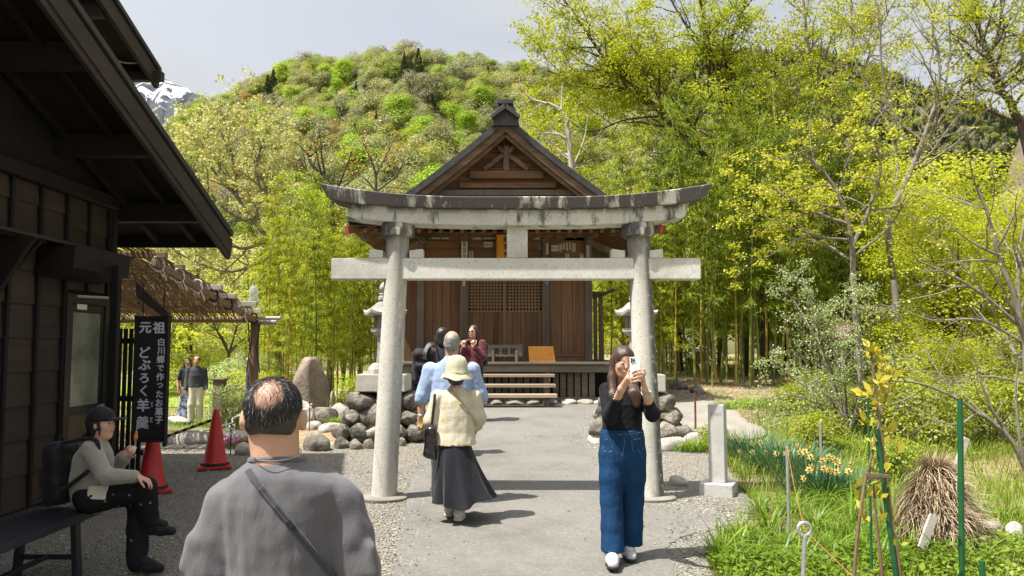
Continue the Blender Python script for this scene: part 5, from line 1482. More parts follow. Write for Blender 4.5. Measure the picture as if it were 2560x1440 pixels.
 gn_scatter('forest', np.c_[X, Z], r.uniform(0, 6.28, len(rest)), [t[3] for t in rest], idx, flat, 'mixed spring woodland covering the hillside', 'woodland')
 # cedar plantation on the far hill
 n = 9000; a = r.uniform(-.02, .78, n); y = r.uniform(340, 790, n); x = a * y
 k = (r.random(n) < .86)
 gn_scatter('forest', np.c_[x, y, hz2(x, y) - 1], r.uniform(0, 6.28, n), np.where(k, r.uniform(.8, 1.25, n), r.uniform(.8, 1.2, n)), np.where(k, r.integers(0, 2, n), 2 + r.integers(0, 3, n)), HK['con'] + [HK['olive'][0], HK['grey'][0], HK['mid'][0]], 'dark cedar plantation on the far hill', 'woodland')
plant_hill()
# ------------------------------------------------------------------ grown trees
class Grow:
 """branches as tapered tubes plus leaf seats on the twigs"""
 def __init__(s, seed): s.r = random.Random(seed); s.br = []; s.seats = []
 def rv(s): return Vector((s.r.gauss(0, 1), s.r.gauss(0, 1), s.r.gauss(0, 1)))
 def limb(s, pts, rad, lev, P, kids=True):
  """an explicit limb through given points"""
  c = curve_pts(pts, 5); n = len(c)
  c = [p + s.rv() * rad[0] * .12 for p in c]
  rr = [rad[0] + (rad[1] - rad[0]) * i / (n - 1) for i in range(n)]
  s.br.append((c, rr, lev))
  if kids: s.spawn(c, rr, lev, P)
 def spawn(s, c, rr, lev, P):
  if lev + 1 > P['max']: return
  L = sum((c[i + 1] - c[i]).length for i in range(len(c) - 1))
  n = max(1, int(P['n'][min(lev, len(P['n']) - 1)] * L + s.r.random()))
  az = s.r.uniform(0, 6.28)
  for k in range(n):
   t = P.get('t0', .25) + (1 - P.get('t0', .25)) * (k + s.r.random()) / n
   i = min(int(t * (len(c) - 1)), len(c) - 2)
   d = (c[i + 1] - c[i]).normalized(); p = c[i].lerp(c[i + 1], s.r.random())
   az += 2.4 + s.r.uniform(-.5, .5); ang = R(s.r.uniform(*P['ang']))
   o = d.orthogonal().normalized(); o.rotate(Matrix.Rotation(az, 3, d))
   cd = (d * math.cos(ang) + o * math.sin(ang)).normalized()
   cd = (cd + Vector((0, 0, P.get('flat', 0))) * -cd.z).normalized()
   l = P['len'][min(lev, len(P['len']) - 1)] * s.r.uniform(.6, 1.25) * (1.15 - .5 * t)
   s.branch(p, cd, l, min(rr[i] * .62, P['r'][min(lev, len(P['r']) - 1)]), lev + 1, P)
 def branch(s, p, d, L, r, lev, P):
  n = max(3, int(L / P.get('seg', .22))); c = [p]; q = p
  for k in range(n):
   d = (d + s.rv() * P.get('wig', .18) * (.7 + .3 * lev) + Vector((0, 0, P.get('up', .05))) + Vector(P.get('pull', (0, 0, 0)))).normalized()
   q = q + d * (L / n); c.append(q)
  rr = [max(r * (1 - .75 * k / n), .0025) for k in range(n + 1)]
  s.br.append((c, rr, lev))
  if lev >= P['leaf']:
   for k in range(1, n + 1): s.seats.append((c[k], d, lev))
  s.spawn(c, rr, lev, P)
 def wood(s, name, mat, parent, minr=0):
  mb = MB()
  for c, rr, lev in s.br:
   mb.tube(c, rr, (9, 6, 4, 3, 3, 3)[min(lev, 5)], lev == 0)
  return mb.build(name, mat, parent, smooth_=True)
 def leaves(s, name, mat, parent, per, size, asp, spread, droop=.25, keep=1.0, flat=.6, seed=0, thin=0.0):
  r = np.random.default_rng(seed + 5)
  S = np.array([p[0][:] for p in s.seats]); Dm = np.array([p[1][:] for p in s.seats])
  m = r.random(len(S)) < keep * (1 - thin * np.clip((S[:, 2] - S[:, 2].min()) / np.ptp(S[:, 2]) * 1.6 - .6, 0, 1)); S, Dm = S[m], Dm[m]
  n = len(S) * per; S = np.repeat(S, per, 0); Dm = np.repeat(Dm, per, 0)
  P = S + r.normal(0, spread, (n, 3)) * np.array([1, 1, .45])
  D = Dm * .5 + unit(n, r); D[:, 2] -= droop; D /= np.linalg.norm(D, axis=1, keepdims=True)
  N = unit(n, r) * (1 - flat) + np.array([0, 0, 1]) * flat + .25 * unit(n, r); N -= D * np.sum(N * D, 1, keepdims=True); N /= np.linalg.norm(N, axis=1, keepdims=True) + 1e-9
  sz = size * r.uniform(.6, 1.25, n)
  twig = np.repeat(r.random(len(S) // per), per)
  me = leaf_mesh(name, P, D, N, sz, sz * asp, .55 * twig + .45 * r.random(n))
  return link(name, me, mat, parent)
L_YG = m_leaf('maple_yellow_green', (.30, .345, .010), (.425, .46, .014), (.54, .555, .035), .55, .5, .06)
L_YG2 = m_leaf('maple_green', (.23, .29, .010), (.345, .395, .014), (.47, .49, .035), .55, .5, .08)
L_PALE = m_leaf('pale_blossom_leaf', (.38, .38, .07), (.53, .52, .16), (.68, .66, .34), .5, .6, .05)
L_SMALLM = m_leaf('young_maple_leaf', (.33, .36, .015), (.47, .485, .03), (.60, .59, .09), .5, .5, .05)
L_SHRUB = m_leaf('shrub_leaf', (.17, .225, .012), (.27, .32, .016), (.41, .43, .035), .45, .45, .08)
L_WHITE = m_leaf('white_petal', (.46, .45, .32), (.60, .58, .44), (.68, .66, .54), .3, .6, .03)
L_SPIN = m_leaf('grey_green_leaf', (.19, .27, .06), (.32, .40, .11), (.47, .53, .23), .4, .5, .05)
M_BARKD = m_wood('dark_bark', (.04, .032, .024), (.115, .092, .068), 'z', 18, .9, .01, .05, .3)
M_BARKG = m_wood('grey_bark', (.13, .115, .09), (.29, .26, .21), 'z', 18, .9, .01, .05, .3)
M_BARKW = m_wood('pale_bark', (.30, .27, .23), (.52, .48, .42), 'z', 18, .85, .006, .05, .3)
def tree(name, seed, Y, limbs, P, leafmat, bark, label, per, size, asp=.75, spread=.07, keep=1.0, grp=None, flat=.42, droop=.25, base=None):
 """limbs: list of (pixel path [(px, py, dY)...], r0, r1)"""
 g = Grow(seed)
 for path, r0, r1 in limbs:
  pts = [at(px, py, Y + (dy[0] if dy else 0)) for px, py, *dy in path]
  g.limb(pts, (r0, r1), 0, P)
 p0 = at(limbs[0][0][0][0], limbs[0][0][0][1], Y)
 b = Vector((p0.x, Y, gzf(p0.x, Y)))
 if p0.z > b.z + .05:                                     # root the first limb in the ground
  g.br.append((curve_pts([b + Vector((base or 0, 0, -.1)), b.lerp(p0, .5) + Vector((.05 + (base or 0) * .3, 0, 0)), p0], 5), [limbs[0][1] * 1.2 - limbs[0][1] * .2 * i / 10 for i in range(11)], 0))
 root = empty(name, b, label, 'tree', grp)
 g.wood('trunk', bark, root)
 if per: g.leaves('crown', leafmat, root, per, size, asp, spread, droop, keep, flat, seed, .8 if name == 'maple_tree' and Y > 20 else 0)
 return g
PM = dict(max=4, leaf=3, n=[2.2, 2.4, 3.0, 3], len=[2.3, 1.2, .6, .35], r=[.05, .02, .008, .005], ang=(28, 62), wig=.16, up=.05, seg=.2, t0=.2, flat=.25)
# big maples on the right, limbs as in the picture
tree('maple_tree', 3, 27.0, [([(1860, 640), (1855, 480), (1842, 400), (1805, 270), (1770, 110), (1738, -60)], .16, .05), ([(1850, 430), (1835, 280), (1822, 190), (1818, 120), (1862, 10), (1890, -80)], .10, .035),
  ([(1842, 300), (1800, 215), (1760, 120), (1700, 40), (1660, -40)], .06, .03)], PM, L_YG2, M_BARKD, 'forked dark maple with upright limbs rising behind the torii lintel end', 11, .085, keep=.45, flat=.5, spread=.13)
tree('maple_tree', 5, 25.5, [([(1905, 640, 2), (1830, 470, 1), (1709, 340), (1640, 270), (1600, 229), (1555, 192), (1500, 130), (1440, 40), (1395, -20)], .115, .03), ([(1600, 229), (1540, 218), (1470, 212), (1420, 195), (1372, 178)], .05, .018),
  ([(1760, 400, .5), (1720, 300), (1650, 212), (1612, 155), (1560, 100), (1505, 55)], .055, .018), ([(1655, 290), (1560, 300), (1480, 330), (1420, 300)], .035, .012)], PM, L_YG, M_BARKD, 'leaning yellow green maple whose long limbs reach over the shrine roof', 10, .085, keep=.75, spread=.13)
tree('maple_tree', 8, 26.0, [([(2110, 640), (2085, 450), (2065, 330), (2058, 245), (2030, 170), (2018, 90), (2005, -40)], .13, .035), ([(2060, 250), (2095, 195), (2130, 115), (2128, 10), (2140, -60)], .07, .025), ([(2062, 260), (2130, 200), (2180, 130), (2205, 60), (2250, -20)], .06, .02), ([(2075, 330), (2000, 250), (1975, 190), (1960, 130)], .05, .02)], PM, L_YG, M_BARKG, 'spreading maple with forked grey trunk in the middle of the right hand trees', 10, .088, keep=.5, spread=.13)
tree('maple_tree', 9, 22.0, [([(2235, 700, 1), (2222, 560), (2275, 430), (2310, 340), (2345, 235), (2345, 130), (2330, 60), (2352, -50)], .085, .02), ([(2275, 430), (2350, 300), (2410, 210), (2470, 130), (2530, 40)], .05, .015), ([(2290, 390), (2240, 300), (2205, 170), (2200, 50), (2180, -30)], .045, .014), ([(2330, 320), (2360, 230), (2375, 120), (2370, 10)], .04, .014), ([(2300, 420), (2400, 350), (2480, 260), (2560, 200)], .04, .014)],
  dict(PM, n=[2.0, 2.2, 2.2, 2]), L_YG2, M_BARKG, 'nearly bare grey tree with long slanting stems on the right', 3, .075, keep=.35)
tree('maple_tree', 13, 22.0, [([(2600, 560), (2560, 330), (2505, 230), (2480, 160), (2450, 80), (2430, -40)], .14, .04), ([(2500, 225), (2560, 170), (2640, 120)], .08, .05), ([(2470, 150), (2500, 60), (2500, -40)], .05, .02)], PM, L_YG, M_BARKD, 'thick limbed maple at the right edge of the view', 10, .088, keep=.5, spread=.13)
# light yellow maple in front of the bamboo
tree('maple_tree', 15, 15.0, [([(2140, 800), (2130, 620), (2110, 520), (2060, 430), (2000, 380)], .06, .02), ([(2130, 620), (2180, 500), (2200, 400), (2170, 330)], .045, .015), ([(2120, 560), (2010, 520), (1930, 470)], .035, .012), ([(2125, 600), (2040, 590), (1950, 560)], .03, .01), ([(2135, 640), (2230, 560), (2270, 470)], .03, .01)],
  dict(PM, max=4, n=[2.8, 3.0, 3.4, 3], len=[1.3, .7, .4, .25], up=.02, flat=.5), L_SMALLM, M_BARKG, 'low maple with layered pale yellow leaves before the bamboo grove', 9, .062, keep=.95, flat=.75)
# thin twiggy tree lower right
PT = dict(max=4, leaf=3, n=[2.2, 3.0, 3.0, 2], len=[1.2, .65, .32, .2], r=[.022, .01, .005, .003], ang=(25, 60), wig=.15, up=.0, seg=.16, t0=.15, flat=.35)
tree('twiggy_tree', 17, 10.0, [([(2590, 1120), (2565, 900), (2545, 780), (2500, 640), (2470, 540), (2440, 470)], .05, .015), ([(2555, 820), (2460, 740), (2380, 690), (2290, 650)], .03, .008), ([(2560, 860), (2450, 800), (2330, 800), (2230, 760)], .022, .006), ([(2545, 780), (2550, 620), (2580, 480)], .03, .01), ([(2500, 640), (2420, 600), (2350, 540)], .02, .006), ([(2570, 960), (2460, 940), (2380, 960)], .02, .006)],
  PT, L_SMALLM, M_BARKG, 'thin grey twiggy tree with sparse yellow leaves at the right edge', 3, .038, keep=.5, spread=.03)
tree('twiggy_tree', 18, 9.0, [([(2570, 1190), (2520, 1090), (2440, 1030), (2370, 985), (2280, 955), (2200, 950)], .03, .007), ([(2540, 1120), (2470, 1000), (2430, 880)], .018, .006), ([(2440, 1030), (2400, 1060), (2330, 1050), (2230, 1010)], .014, .004), ([(2560, 1170), (2540, 1000), (2545, 900)], .02, .006)],
  PT, L_SMALLM, M_BARKG, 'low bare branched shrub arching over the rough grass', 3, .032, keep=.35, spread=.03)
# bare silver tree by the roof
tree('silver_tree', 19, 24.0, [([(1438, 520), (1428, 420), (1420, 330), (1412, 290), (1380, 262), (1335, 250), (1308, 225)], .10, .02), ([(1422, 350), (1390, 335), (1340, 333)], .05, .015), ([(1424, 400), (1395, 380), (1368, 355)], .03, .01), ([(1428, 430), (1460, 350), (1470, 290)], .04, .01)],
  dict(PM, n=[1.6, 1.6, 2, 1], len=[.9, .6, .4, .3]), L_PALE, M_BARKW, 'bare silvery tree standing just right of the shrine roof', 2, .06, keep=.15)
# left: pale blossoming tree
PA = dict(max=4, leaf=3, n=[3.0, 3.0, 3.6, 3], len=[1.35, .8, .45, .28], r=[.045, .02, .008, .005], ang=(25, 55), wig=.14, up=.05, seg=.2, t0=.15)
tree('blossom_tree', 23, 21.0, [([(700, 760), (690, 640), (645, 562), (595, 495), (586, 420), (572, 350), (575, 315)], .075, .02), ([(690, 640), (694, 560), (660, 490), (640, 420), (660, 350)], .07, .02), ([(645, 562), (560, 520), (500, 450), (478, 390)], .06, .02), ([(600, 500), (530, 420), (522, 360)], .045, .015), ([(670, 600), (600, 620), (510, 560), (450, 490), (425, 430)], .05, .015), ([(680, 640), (580, 680), (480, 650), (400, 600)], .045, .012)],
  PA, L_PALE, M_BARKG, 'tall pale yellow blossoming tree beyond the timber shop roof', 7, .08, keep=.8, flat=.3)
tree('bronze_tree', 25, 27.0, [([(830, 640), (825, 470), (776, 405), (778, 365), (810, 330)], .09, .02), ([(825, 480), (770, 430), (740, 380)], .05, .015), ([(828, 520), (860, 430), (880, 380)], .05, .015)],
  dict(PA, n=[1.7, 2.0, 2.4, 2]), L_ORANGE, M_BARKD, 'slim bronze leaved tree left of the torii lintel end', 4, .085, keep=.5)
tree('bronze_tree', 26, 32.0, [([(945, 560), (940, 470), (935, 420), (905, 350)], .08, .02), ([(938, 440), (965, 390), (985, 350)], .04, .015), ([(940, 480), (990, 440), (1010, 400)], .04, .015)],
  dict(PA, n=[1.8, 2.0, 2.6, 2]), L_ORANGE, M_BARKD, 'slim bronze leaved tree just left of the shrine gable', 5, .10, keep=.6)
# small tidy maple behind the couple
tree('garden_maple', 27, 27.0, [([(572, 930), (570, 880), (545, 830), (490, 790)], .05, .015), ([(571, 890), (590, 820), (600, 760)], .04, .012), ([(571, 885), (640, 820), (690, 790)], .04, .012), ([(570, 880), (530, 800), (520, 740)], .035, .012), ([(571, 880), (610, 850), (660, 850)], .03, .01)],
  dict(PM, n=[2.8, 3.0, 3.4, 2], len=[1.1, .7, .4, .3], up=.02, flat=.4), L_SMALLM, M_BARKD, 'rounded garden maple behind the couple on the lawn', 6, .10, keep=.9, flat=.7)
# ------------------------------------------------------------------ filler woodland between garden and hill
def dense_tree(name, seed, mat, H, Wd, nq, size):
 P, D, N, s, lob = clump_crown(seed, H, Wd, 20, nq, size, .7, .18)
 return leaf_mesh(name, P, D, N, s, s * .7, lob)
def simple_trunk(seed, H, Wd, n=7):
 r = random.Random(seed); mb = MB()
 mb.tube([(0, 0, -.2), (.08, .05, H * .35), (0, .1, H * .75)], [.16, .12, .03], 7, False)
 for k in range(n):
  a = r.uniform(0, 6.28); z = H * r.uniform(.18, .5); e = Wd * r.uniform(.2, .42)
  mb.tube(curve_pts([(0, 0, z), (e * .4 * math.cos(a), e * .4 * math.sin(a), z + H * .14), (e * math.cos(a), e * math.sin(a), z + H * r.uniform(.25, .45))], 3), [.07 - .05 * i / 6 for i in range(7)], 5, False)
 return mb
DK = {}
for k, (key, mat, H, Wd, nq, sz) in enumerate((('yg', L_YG, 8.5, 6.5, 9000, .15), ('yg2', L_YG2, 8.0, 6.0, 9000, .15), ('pale', L_PALE, 7.0, 5.0, 8000, .12), ('olive', L_OLIVE, 8.0, 6.5, 7000, .18), ('green', L_BRIGHT, 6.0, 5.5, 7000, .15))):
 t_ = simple_trunk(90 + k, H, Wd); me_t = bpy.data.meshes.new('trunk'); me_t.from_pydata(t_.v, [], t_.f); me_t.materials.append(M_BARKD)
 me_c = dense_tree('crown', 80 + k, mat, H, Wd, nq, sz); me_c.materials.append(mat); DK[key] = (me_t, me_c)
def put_dense(key, px, Y, s, rz, label, grp=None):
 x = PX(px, Y); z = gzf(x, Y) if Y < 58 else float(hz(np.array(x), np.array(Y)))
 root = empty('leafy_tree', (x, Y, z), label, 'tree', grp, rz); root.scale = (s, s, s)
 for nm, me in zip(('trunk', 'crown'), DK[key]):
  o = bpy.data.objects.new(nm, me); COL.objects.link(o); o.parent = root
BACK = [('yg', 1500, 34, .62, .3, 'low yellow green tree close behind the shrine roof'), ('yg2', 1600, 40, .80, 1.3, 'bushy green tree above the torii lintel'), ('yg', 1700, 30, .85, 2.2, 'bushy yellow tree behind the bamboo grove edge'), ('yg2', 1760, 46, 1.1, 4.2, 'full green tree far behind the bamboo grove'),
  ('yg', 1860, 36, 1.05, 5.2, 'full yellow tree behind the forked maple'), ('yg', 1960, 31, .9, .2, 'yellow green tree behind the centre of the bamboo grove'), ('yg2', 2050, 44, 1.2, 1.2, 'broad green tree beyond the spreading maple'), ('yg', 2160, 33, 1.0, 3.3, 'bright yellow tree left of the bare slanting stems'), ('yg', 2280, 38, 1.15, 2.0, 'bright yellow tree behind the bare slanting stems'),
  ('yg2', 2370, 30, .85, 1.0, 'green tree behind the thin twiggy tree'), ('yg', 2460, 40, 1.2, .7, 'tall yellow tree left of the thatched roof'), ('yg', 2400, 26, .7, 4.0, 'yellow tree low in front of the thatched house'), ('yg2', 2560, 44, 1.1, 2.7, 'green tree above the thatched roof'), ('yg2', 2200, 24, .55, 3.9, 'small green tree behind the red and white notice'),
  ('yg', 1560, 27, .55, 1.1, 'low yellow tree behind the right verandah end'), ('yg2', 1650, 33, .75, 2.0, 'green tree between roof and bamboo grove'), ('yg2', 1800, 32, .8, .5, 'green tree inside the bamboo grove'), ('yg2', 1900, 33, .85, 3.5, 'green tree behind the middle of the bamboo grove'), ('yg', 2010, 34, .95, 2.5, 'yellow tree behind the grove end'), ('yg', 2100, 29, .75, 4.5, 'yellow tree right of the grove'), ('yg', 2330, 33, .9, 5.5, 'yellow tree behind the slanting stems'), ('yg', 2520, 30, .8, 3.0, 'yellow tree at the right edge'), ('pale', 470, 33, .95, .4, 'pale leaved tree beside the snow mountain view'), ('olive', 420, 45, 1.0, 2.4, 'olive tree low beyond the shop eaves'), ('pale', 620, 40, 1.1, 1.6, 'pale tree behind the blossoming tree'), ('yg', 760, 33, .75, 2.9, 'yellow tree behind the left bamboo'), ('green', 830, 46, .85, 3.3, 'bright green tree beyond the left torii end'), ('yg', 900, 38, .75, 4.4, 'yellow tree behind the left lantern'),
  ('green', 700, 52, .9, .6, 'bright green tree deep behind the blossoming tree'), ('olive', 980, 52, .8, 5.4, 'olive tree close left of the shrine gable'), ('yg2', 350, 30, .7, 1.9, 'green tree seen under the shop eaves'), ('green', 540, 50, .8, 2.2, 'bright green tree seen through the blossoming tree'), ('yg', 1440, 44, .75, 2.6, 'yellow tree behind the bare silvery tree'), ('olive', 1330, 55, .8, .9, 'olive tree directly behind the shrine roof')]
for i, b in enumerate(BACK): put_dense(b[0], b[1], b[2], b[3], b[4], b[5], 'leafy trees behind the shrine')
# ------------------------------------------------------------------ bamboo
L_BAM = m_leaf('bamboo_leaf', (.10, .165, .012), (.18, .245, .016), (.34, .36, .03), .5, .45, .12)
L_BAMY = m_leaf('bamboo_leaf_yellow_green', (.21, .265, .012), (.32, .37, .016), (.47, .48, .04), .5, .45, .1)  # lighter, yellower leaf colour than the deep green kind
M_CULM = m_plain('bamboo_culm_green', (.15, .17, .035), .45, .3, 3)
M_CULMY = m_plain('bamboo_culm_yellow', (.42, .31, .06), .45, .25, 3)
def bamboo_meshes(seed, H, low):
 r = np.random.default_rng(seed); rr = random.Random(seed)
 lean = (rr.uniform(-.05, .05), rr.uniform(-.05, .05)); arch = rr.uniform(.3, 1.0); az = rr.uniform(0, 6.28)
 def pos(t): return np.array([lean[0] * H * t + arch * math.cos(az) * t ** 3, lean[1] * H * t + arch * math.sin(az) * t ** 3, H * t - .18 * arch * t ** 4])
 mb = MB(); n = int(H / .32); r0 = rr.uniform(.026, .042); pts, rad = [], []
 for k in range(n + 1):
  t = k / n; w = r0 * (1 - .8 * t)
  for dt, m_ in ((-.004, .95), (0, 1.22), (.004, .95)): pts.append(tuple(pos(max(0, t + dt)))); rad.append(w * m_)
 mb.tube(pts, rad, 7); me = bpy.data.meshes.new('culm'); me.from_pydata(mb.v, [], mb.f)
 for p in me.polygons: p.use_smooth = True
 S, D0 = [], []
 for k in range(n + 1):
  t = k / n
  if t < low + rr.uniform(-.06, .06): continue
  for j in range(3 if t < .9 else 2):
   a = rr.uniform(0, 6.28); L = rr.uniform(.45, 1.05) * (1.15 - .6 * t); base = pos(t)
   d = np.array([math.cos(a), math.sin(a), .75])
   for q in range(7):
    u = (q + 1) / 7; p = base + d / np.linalg.norm(d) * L * u + np.array([0, 0, -.35 * L * u * u])
    S.append(p); D0.append(np.array([math.cos(a), math.sin(a), -.2]))
 S, D0 = np.array(S), np.array(D0); per = 7; N_ = len(S) * per
 S = np.repeat(S, per, 0) + r.normal(0, .05, (N_, 3)); D = np.repeat(D0, per, 0) * .8 + unit(N_, r) * .8; D[:, 2] -= .45; D /= np.linalg.norm(D, axis=1, keepdims=True)
 Nn = unit(N_, r) * .6 + np.array([0, 0, 1.]); Nn -= D * np.sum(Nn * D, 1, keepdims=True); Nn /= np.linalg.norm(Nn, axis=1, keepdims=True)
 sz = .15 * r.uniform(.6, 1.25, N_)
 return me, leaf_mesh('foliage', S, D, Nn, sz, sz * .19, r.random(N_))
BK = [bamboo_meshes(200 + k, 6.2 + .5 * (k % 4), .22 + .05 * (k % 3)) for k in range(7)]
def bamboo(px, Y, s, k, young, label, grp, rz, tilt=0.0):
 x = PX(px, Y); root = empty('bamboo', (x, Y, gzf(x, Y) - .03), label, 'bamboo', grp, rz); root.scale = (s, s, s); root.rotation_euler = (0, tilt, rz)
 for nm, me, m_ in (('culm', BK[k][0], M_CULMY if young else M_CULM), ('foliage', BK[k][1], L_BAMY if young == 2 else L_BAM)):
  o = bpy.data.objects.new(nm, me); COL.objects.link(o); o.parent = root
  if not me.materials: me.materials.append(None)
  o.material_slots[0].link = 'OBJECT'; o.material_slots[0].material = m_
r_ = random.Random(31)
RB = [(1690, 22.0), (1737, 21.2), (1752, 23.5), (1765, 22.2), (1779, 21.0), (1790, 24.0), (1800, 22.6), (1815, 23.8), (1838, 21.6), (1846, 22.4), (1858, 25), (1873, 21.2), (1879, 21.8), (1899, 21.5), (1912, 23), (1931, 22), (1950, 21.4), (1972, 23), (1990, 21.8), (2012, 22.5), (2040, 21.6), (2062, 22.6)]
ORD = 'first second third fourth fifth sixth seventh eighth ninth tenth eleventh twelfth thirteenth fourteenth fifteenth sixteenth seventeenth eighteenth nineteenth twentieth twenty-first twenty-second'.split()
for i, (px, Y) in enumerate(RB):
 bamboo(px, Y, r_.uniform(.95, 1.2), i % 7, 1 if i in (2, 5, 8, 14, 17) else 0, '%s%s bamboo culm in the front row of the grove, counting from the lantern' % (ORD[i], ' yellowing' if i in (2, 5, 8, 14, 17) else ''), 'front bamboo of the grove', r_.uniform(0, 6.28), r_.uniform(-.07, .05))
for i in range(46):
 bamboo(r_.uniform(1490, 2170), r_.uniform(23.5, 30), r_.uniform(.95, 1.3), r_.randrange(7), 0, 'bamboo culm deep inside the grove', 'inner bamboo of the grove', r_.uniform(0, 6.28), r_.uniform(-.08, .08))
for i in range(9):
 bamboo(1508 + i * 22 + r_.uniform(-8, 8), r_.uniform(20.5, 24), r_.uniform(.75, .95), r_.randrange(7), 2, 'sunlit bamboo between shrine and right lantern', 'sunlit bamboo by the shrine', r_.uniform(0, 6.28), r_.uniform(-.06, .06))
for i in range(8):
 bamboo(r_.uniform(640, 722), r_.uniform(18.5, 21), r_.uniform(.7, .85), r_.randrange(7), 2, 'yellow green bamboo beside the pergola post', 'bamboo by the pergola', r_.uniform(0, 6.28), r_.uniform(-.06, .06))
for i in range(30):
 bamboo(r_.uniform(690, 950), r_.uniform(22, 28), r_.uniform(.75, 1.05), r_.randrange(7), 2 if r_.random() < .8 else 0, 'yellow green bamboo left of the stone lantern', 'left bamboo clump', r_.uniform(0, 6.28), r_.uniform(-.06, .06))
# ------------------------------------------------------------------ garden on the right
def blades(P, az, L, W, up0, bend, rnd, name, mat, label, cat, kind='stuff', parent=None, seg=5, twist=.3):
 """arching strap leaves as strips"""
 n = len(P); L = np.broadcast_to(np.asarray(L, float), (n,)); W = np.broadcast_to(np.asarray(W, float), (n,))
 el = np.broadcast_to(np.asarray(up0, float), (n,)).copy(); q = np.array(P, float); V = np.zeros((n, seg + 1, 2, 3))
 h = np.stack([np.cos(az), np.sin(az), np.zeros(n)], 1); sd_ = np.stack([-np.sin(az), np.cos(az), twist * np.ones(n)], 1); sd_ /= np.linalg.norm(sd_, axis=1, keepdims=True)
 for k in range(seg + 1):
  w = W * (1 - (k / seg) ** 2.2) * .5 + .0006
  V[:, k, 0] = q - sd_ * w[:, None]; V[:, k, 1] = q + sd_ * w[:, None]
  d = h * np.cos(el)[:, None]; d[:, 2] = np.sin(el)
  q = q + d * (L / seg)[:, None]; el = el - np.broadcast_to(bend, (n,)) / seg
 b = (np.arange(n) * (seg + 1) * 2)[:, None, None]; k = np.arange(seg)[None, :, None] * 2
 F = (b + k + np.array([0, 1, 3, 2])[None, None]).reshape(-1, 4)
 me = np_mesh(name, V.reshape(-1, 3), F, True, {'rnd': ('FACE', np.repeat(rnd, seg))})
 o = link(name, me, mat, parent)
 if parent is None: tag(o, label, cat, kind=kind)
 else: o['kind'] = kind
 return o
L_STRAP = m_leaf('strap_leaf', (.09, .18, .012), (.16, .27, .02), (.28, .38, .045), .45, .4, .05)
L_WEED = m_leaf('weed_leaf', (.12, .195, .013), (.20, .275, .02), (.34, .38, .03), .4, .5, .05)
L_WEEDY = m_leaf('yellow_weed', (.25, .27, .018), (.38, .36, .025), (.50, .42, .05), .4, .5, .05)
L_GRASS = m_leaf('grass_blade', (.12, .20, .016), (.20, .28, .024), (.32, .37, .06), .4, .5, .05)
L_DRY = m_leaf('dry_straw', (.26, .19, .11), (.38, .29, .18), (.50, .41, .28), .15, .8, .05)
L_DAFF = m_leaf('daffodil_leaf', (.045, .115, .045), (.075, .165, .065), (.12, .22, .09), .25, .4, .05)
L_PETAL = m_leaf('daffodil_petal', (.60, .52, .18), (.66, .58, .26), (.70, .64, .36), .3, .6, .03)
M_CUP = m_plain('daffodil_cup', (.62, .30, .012), .6, .1)
GP = np.array(GRAVEL); PP = np.array(PATH); SP = np.array(SIDE_R)
def garden_pts(n, y0, y1, a0, a1, r, pw=1.0):
 Y = y0 + (y1 - y0) * r.random(n) ** pw; a = r.uniform(a0, a1, n); Q = np.stack([a * Y, Y], 1)
 return Q[~inside(GP, Q) & ~inside(PP, Q) & ~inside(SP, Q) & (Q[:, 0] > 1.0)]
def noise2(Q, s, seed): return vnoise(np.c_[Q * s, np.zeros(len(Q))], seed, 3, .5)
r = np.random.default_rng(42)
# low weeds
Q = garden_pts(80000, 3.0, 13, .2, .70, r, .8); nz_ = noise2(Q, 1.2, 3); Q = Q[nz_ > -.55]; nz_ = nz_[nz_ > -.55]
n = len(Q); hh = (.02 + .14 * np.clip(nz_ + .5, 0, 1.3)) * r.random(n) ** .7
P = np.c_[Q, gz(Q[:, 0], Q[:, 1]) + hh]
D = unit(n, r); D[:, 2] = np.abs(D[:, 2]) * .4; D /= np.linalg.norm(D, axis=1, keepdims=True); N = unit(n, r) * .6 + np.array([0, 0, 1.]); N -= D * np.sum(N * D, 1, keepdims=True); N /= np.linalg.norm(N, axis=1, keepdims=True)
sz = r.uniform(.02, .05, n) * (1 + .5 * (r.random(n) < .1))
tag(link('undergrowth', leaf_mesh('undergrowth', P, D, N, sz, sz * .7, np.clip(.5 + .35 * noise2(Q, .7, 9) + .25 * r.normal(0, 1, n), 0, 1)), L_WEED), 'low leafy weeds covering the garden', 'weeds', kind='stuff')
# grass blades everywhere in the garden and along edges
Q = garden_pts(23000, 3.0, 14.5, .2, .70, r, .9); n = len(Q)
blades(np.c_[Q, gz(Q[:, 0], Q[:, 1])], r.uniform(0, 6.28, n), r.uniform(.08, .26, n), r.uniform(.004, .008, n), R(78), r.uniform(.3, 1.4, n), np.clip(.45 + .3 * noise2(Q, .6, 5) + .25 * r.normal(0, 1, n), 0, 1), 'grass', L_GRASS, 'thin green grass blades in the garden', 'grass', seg=3)
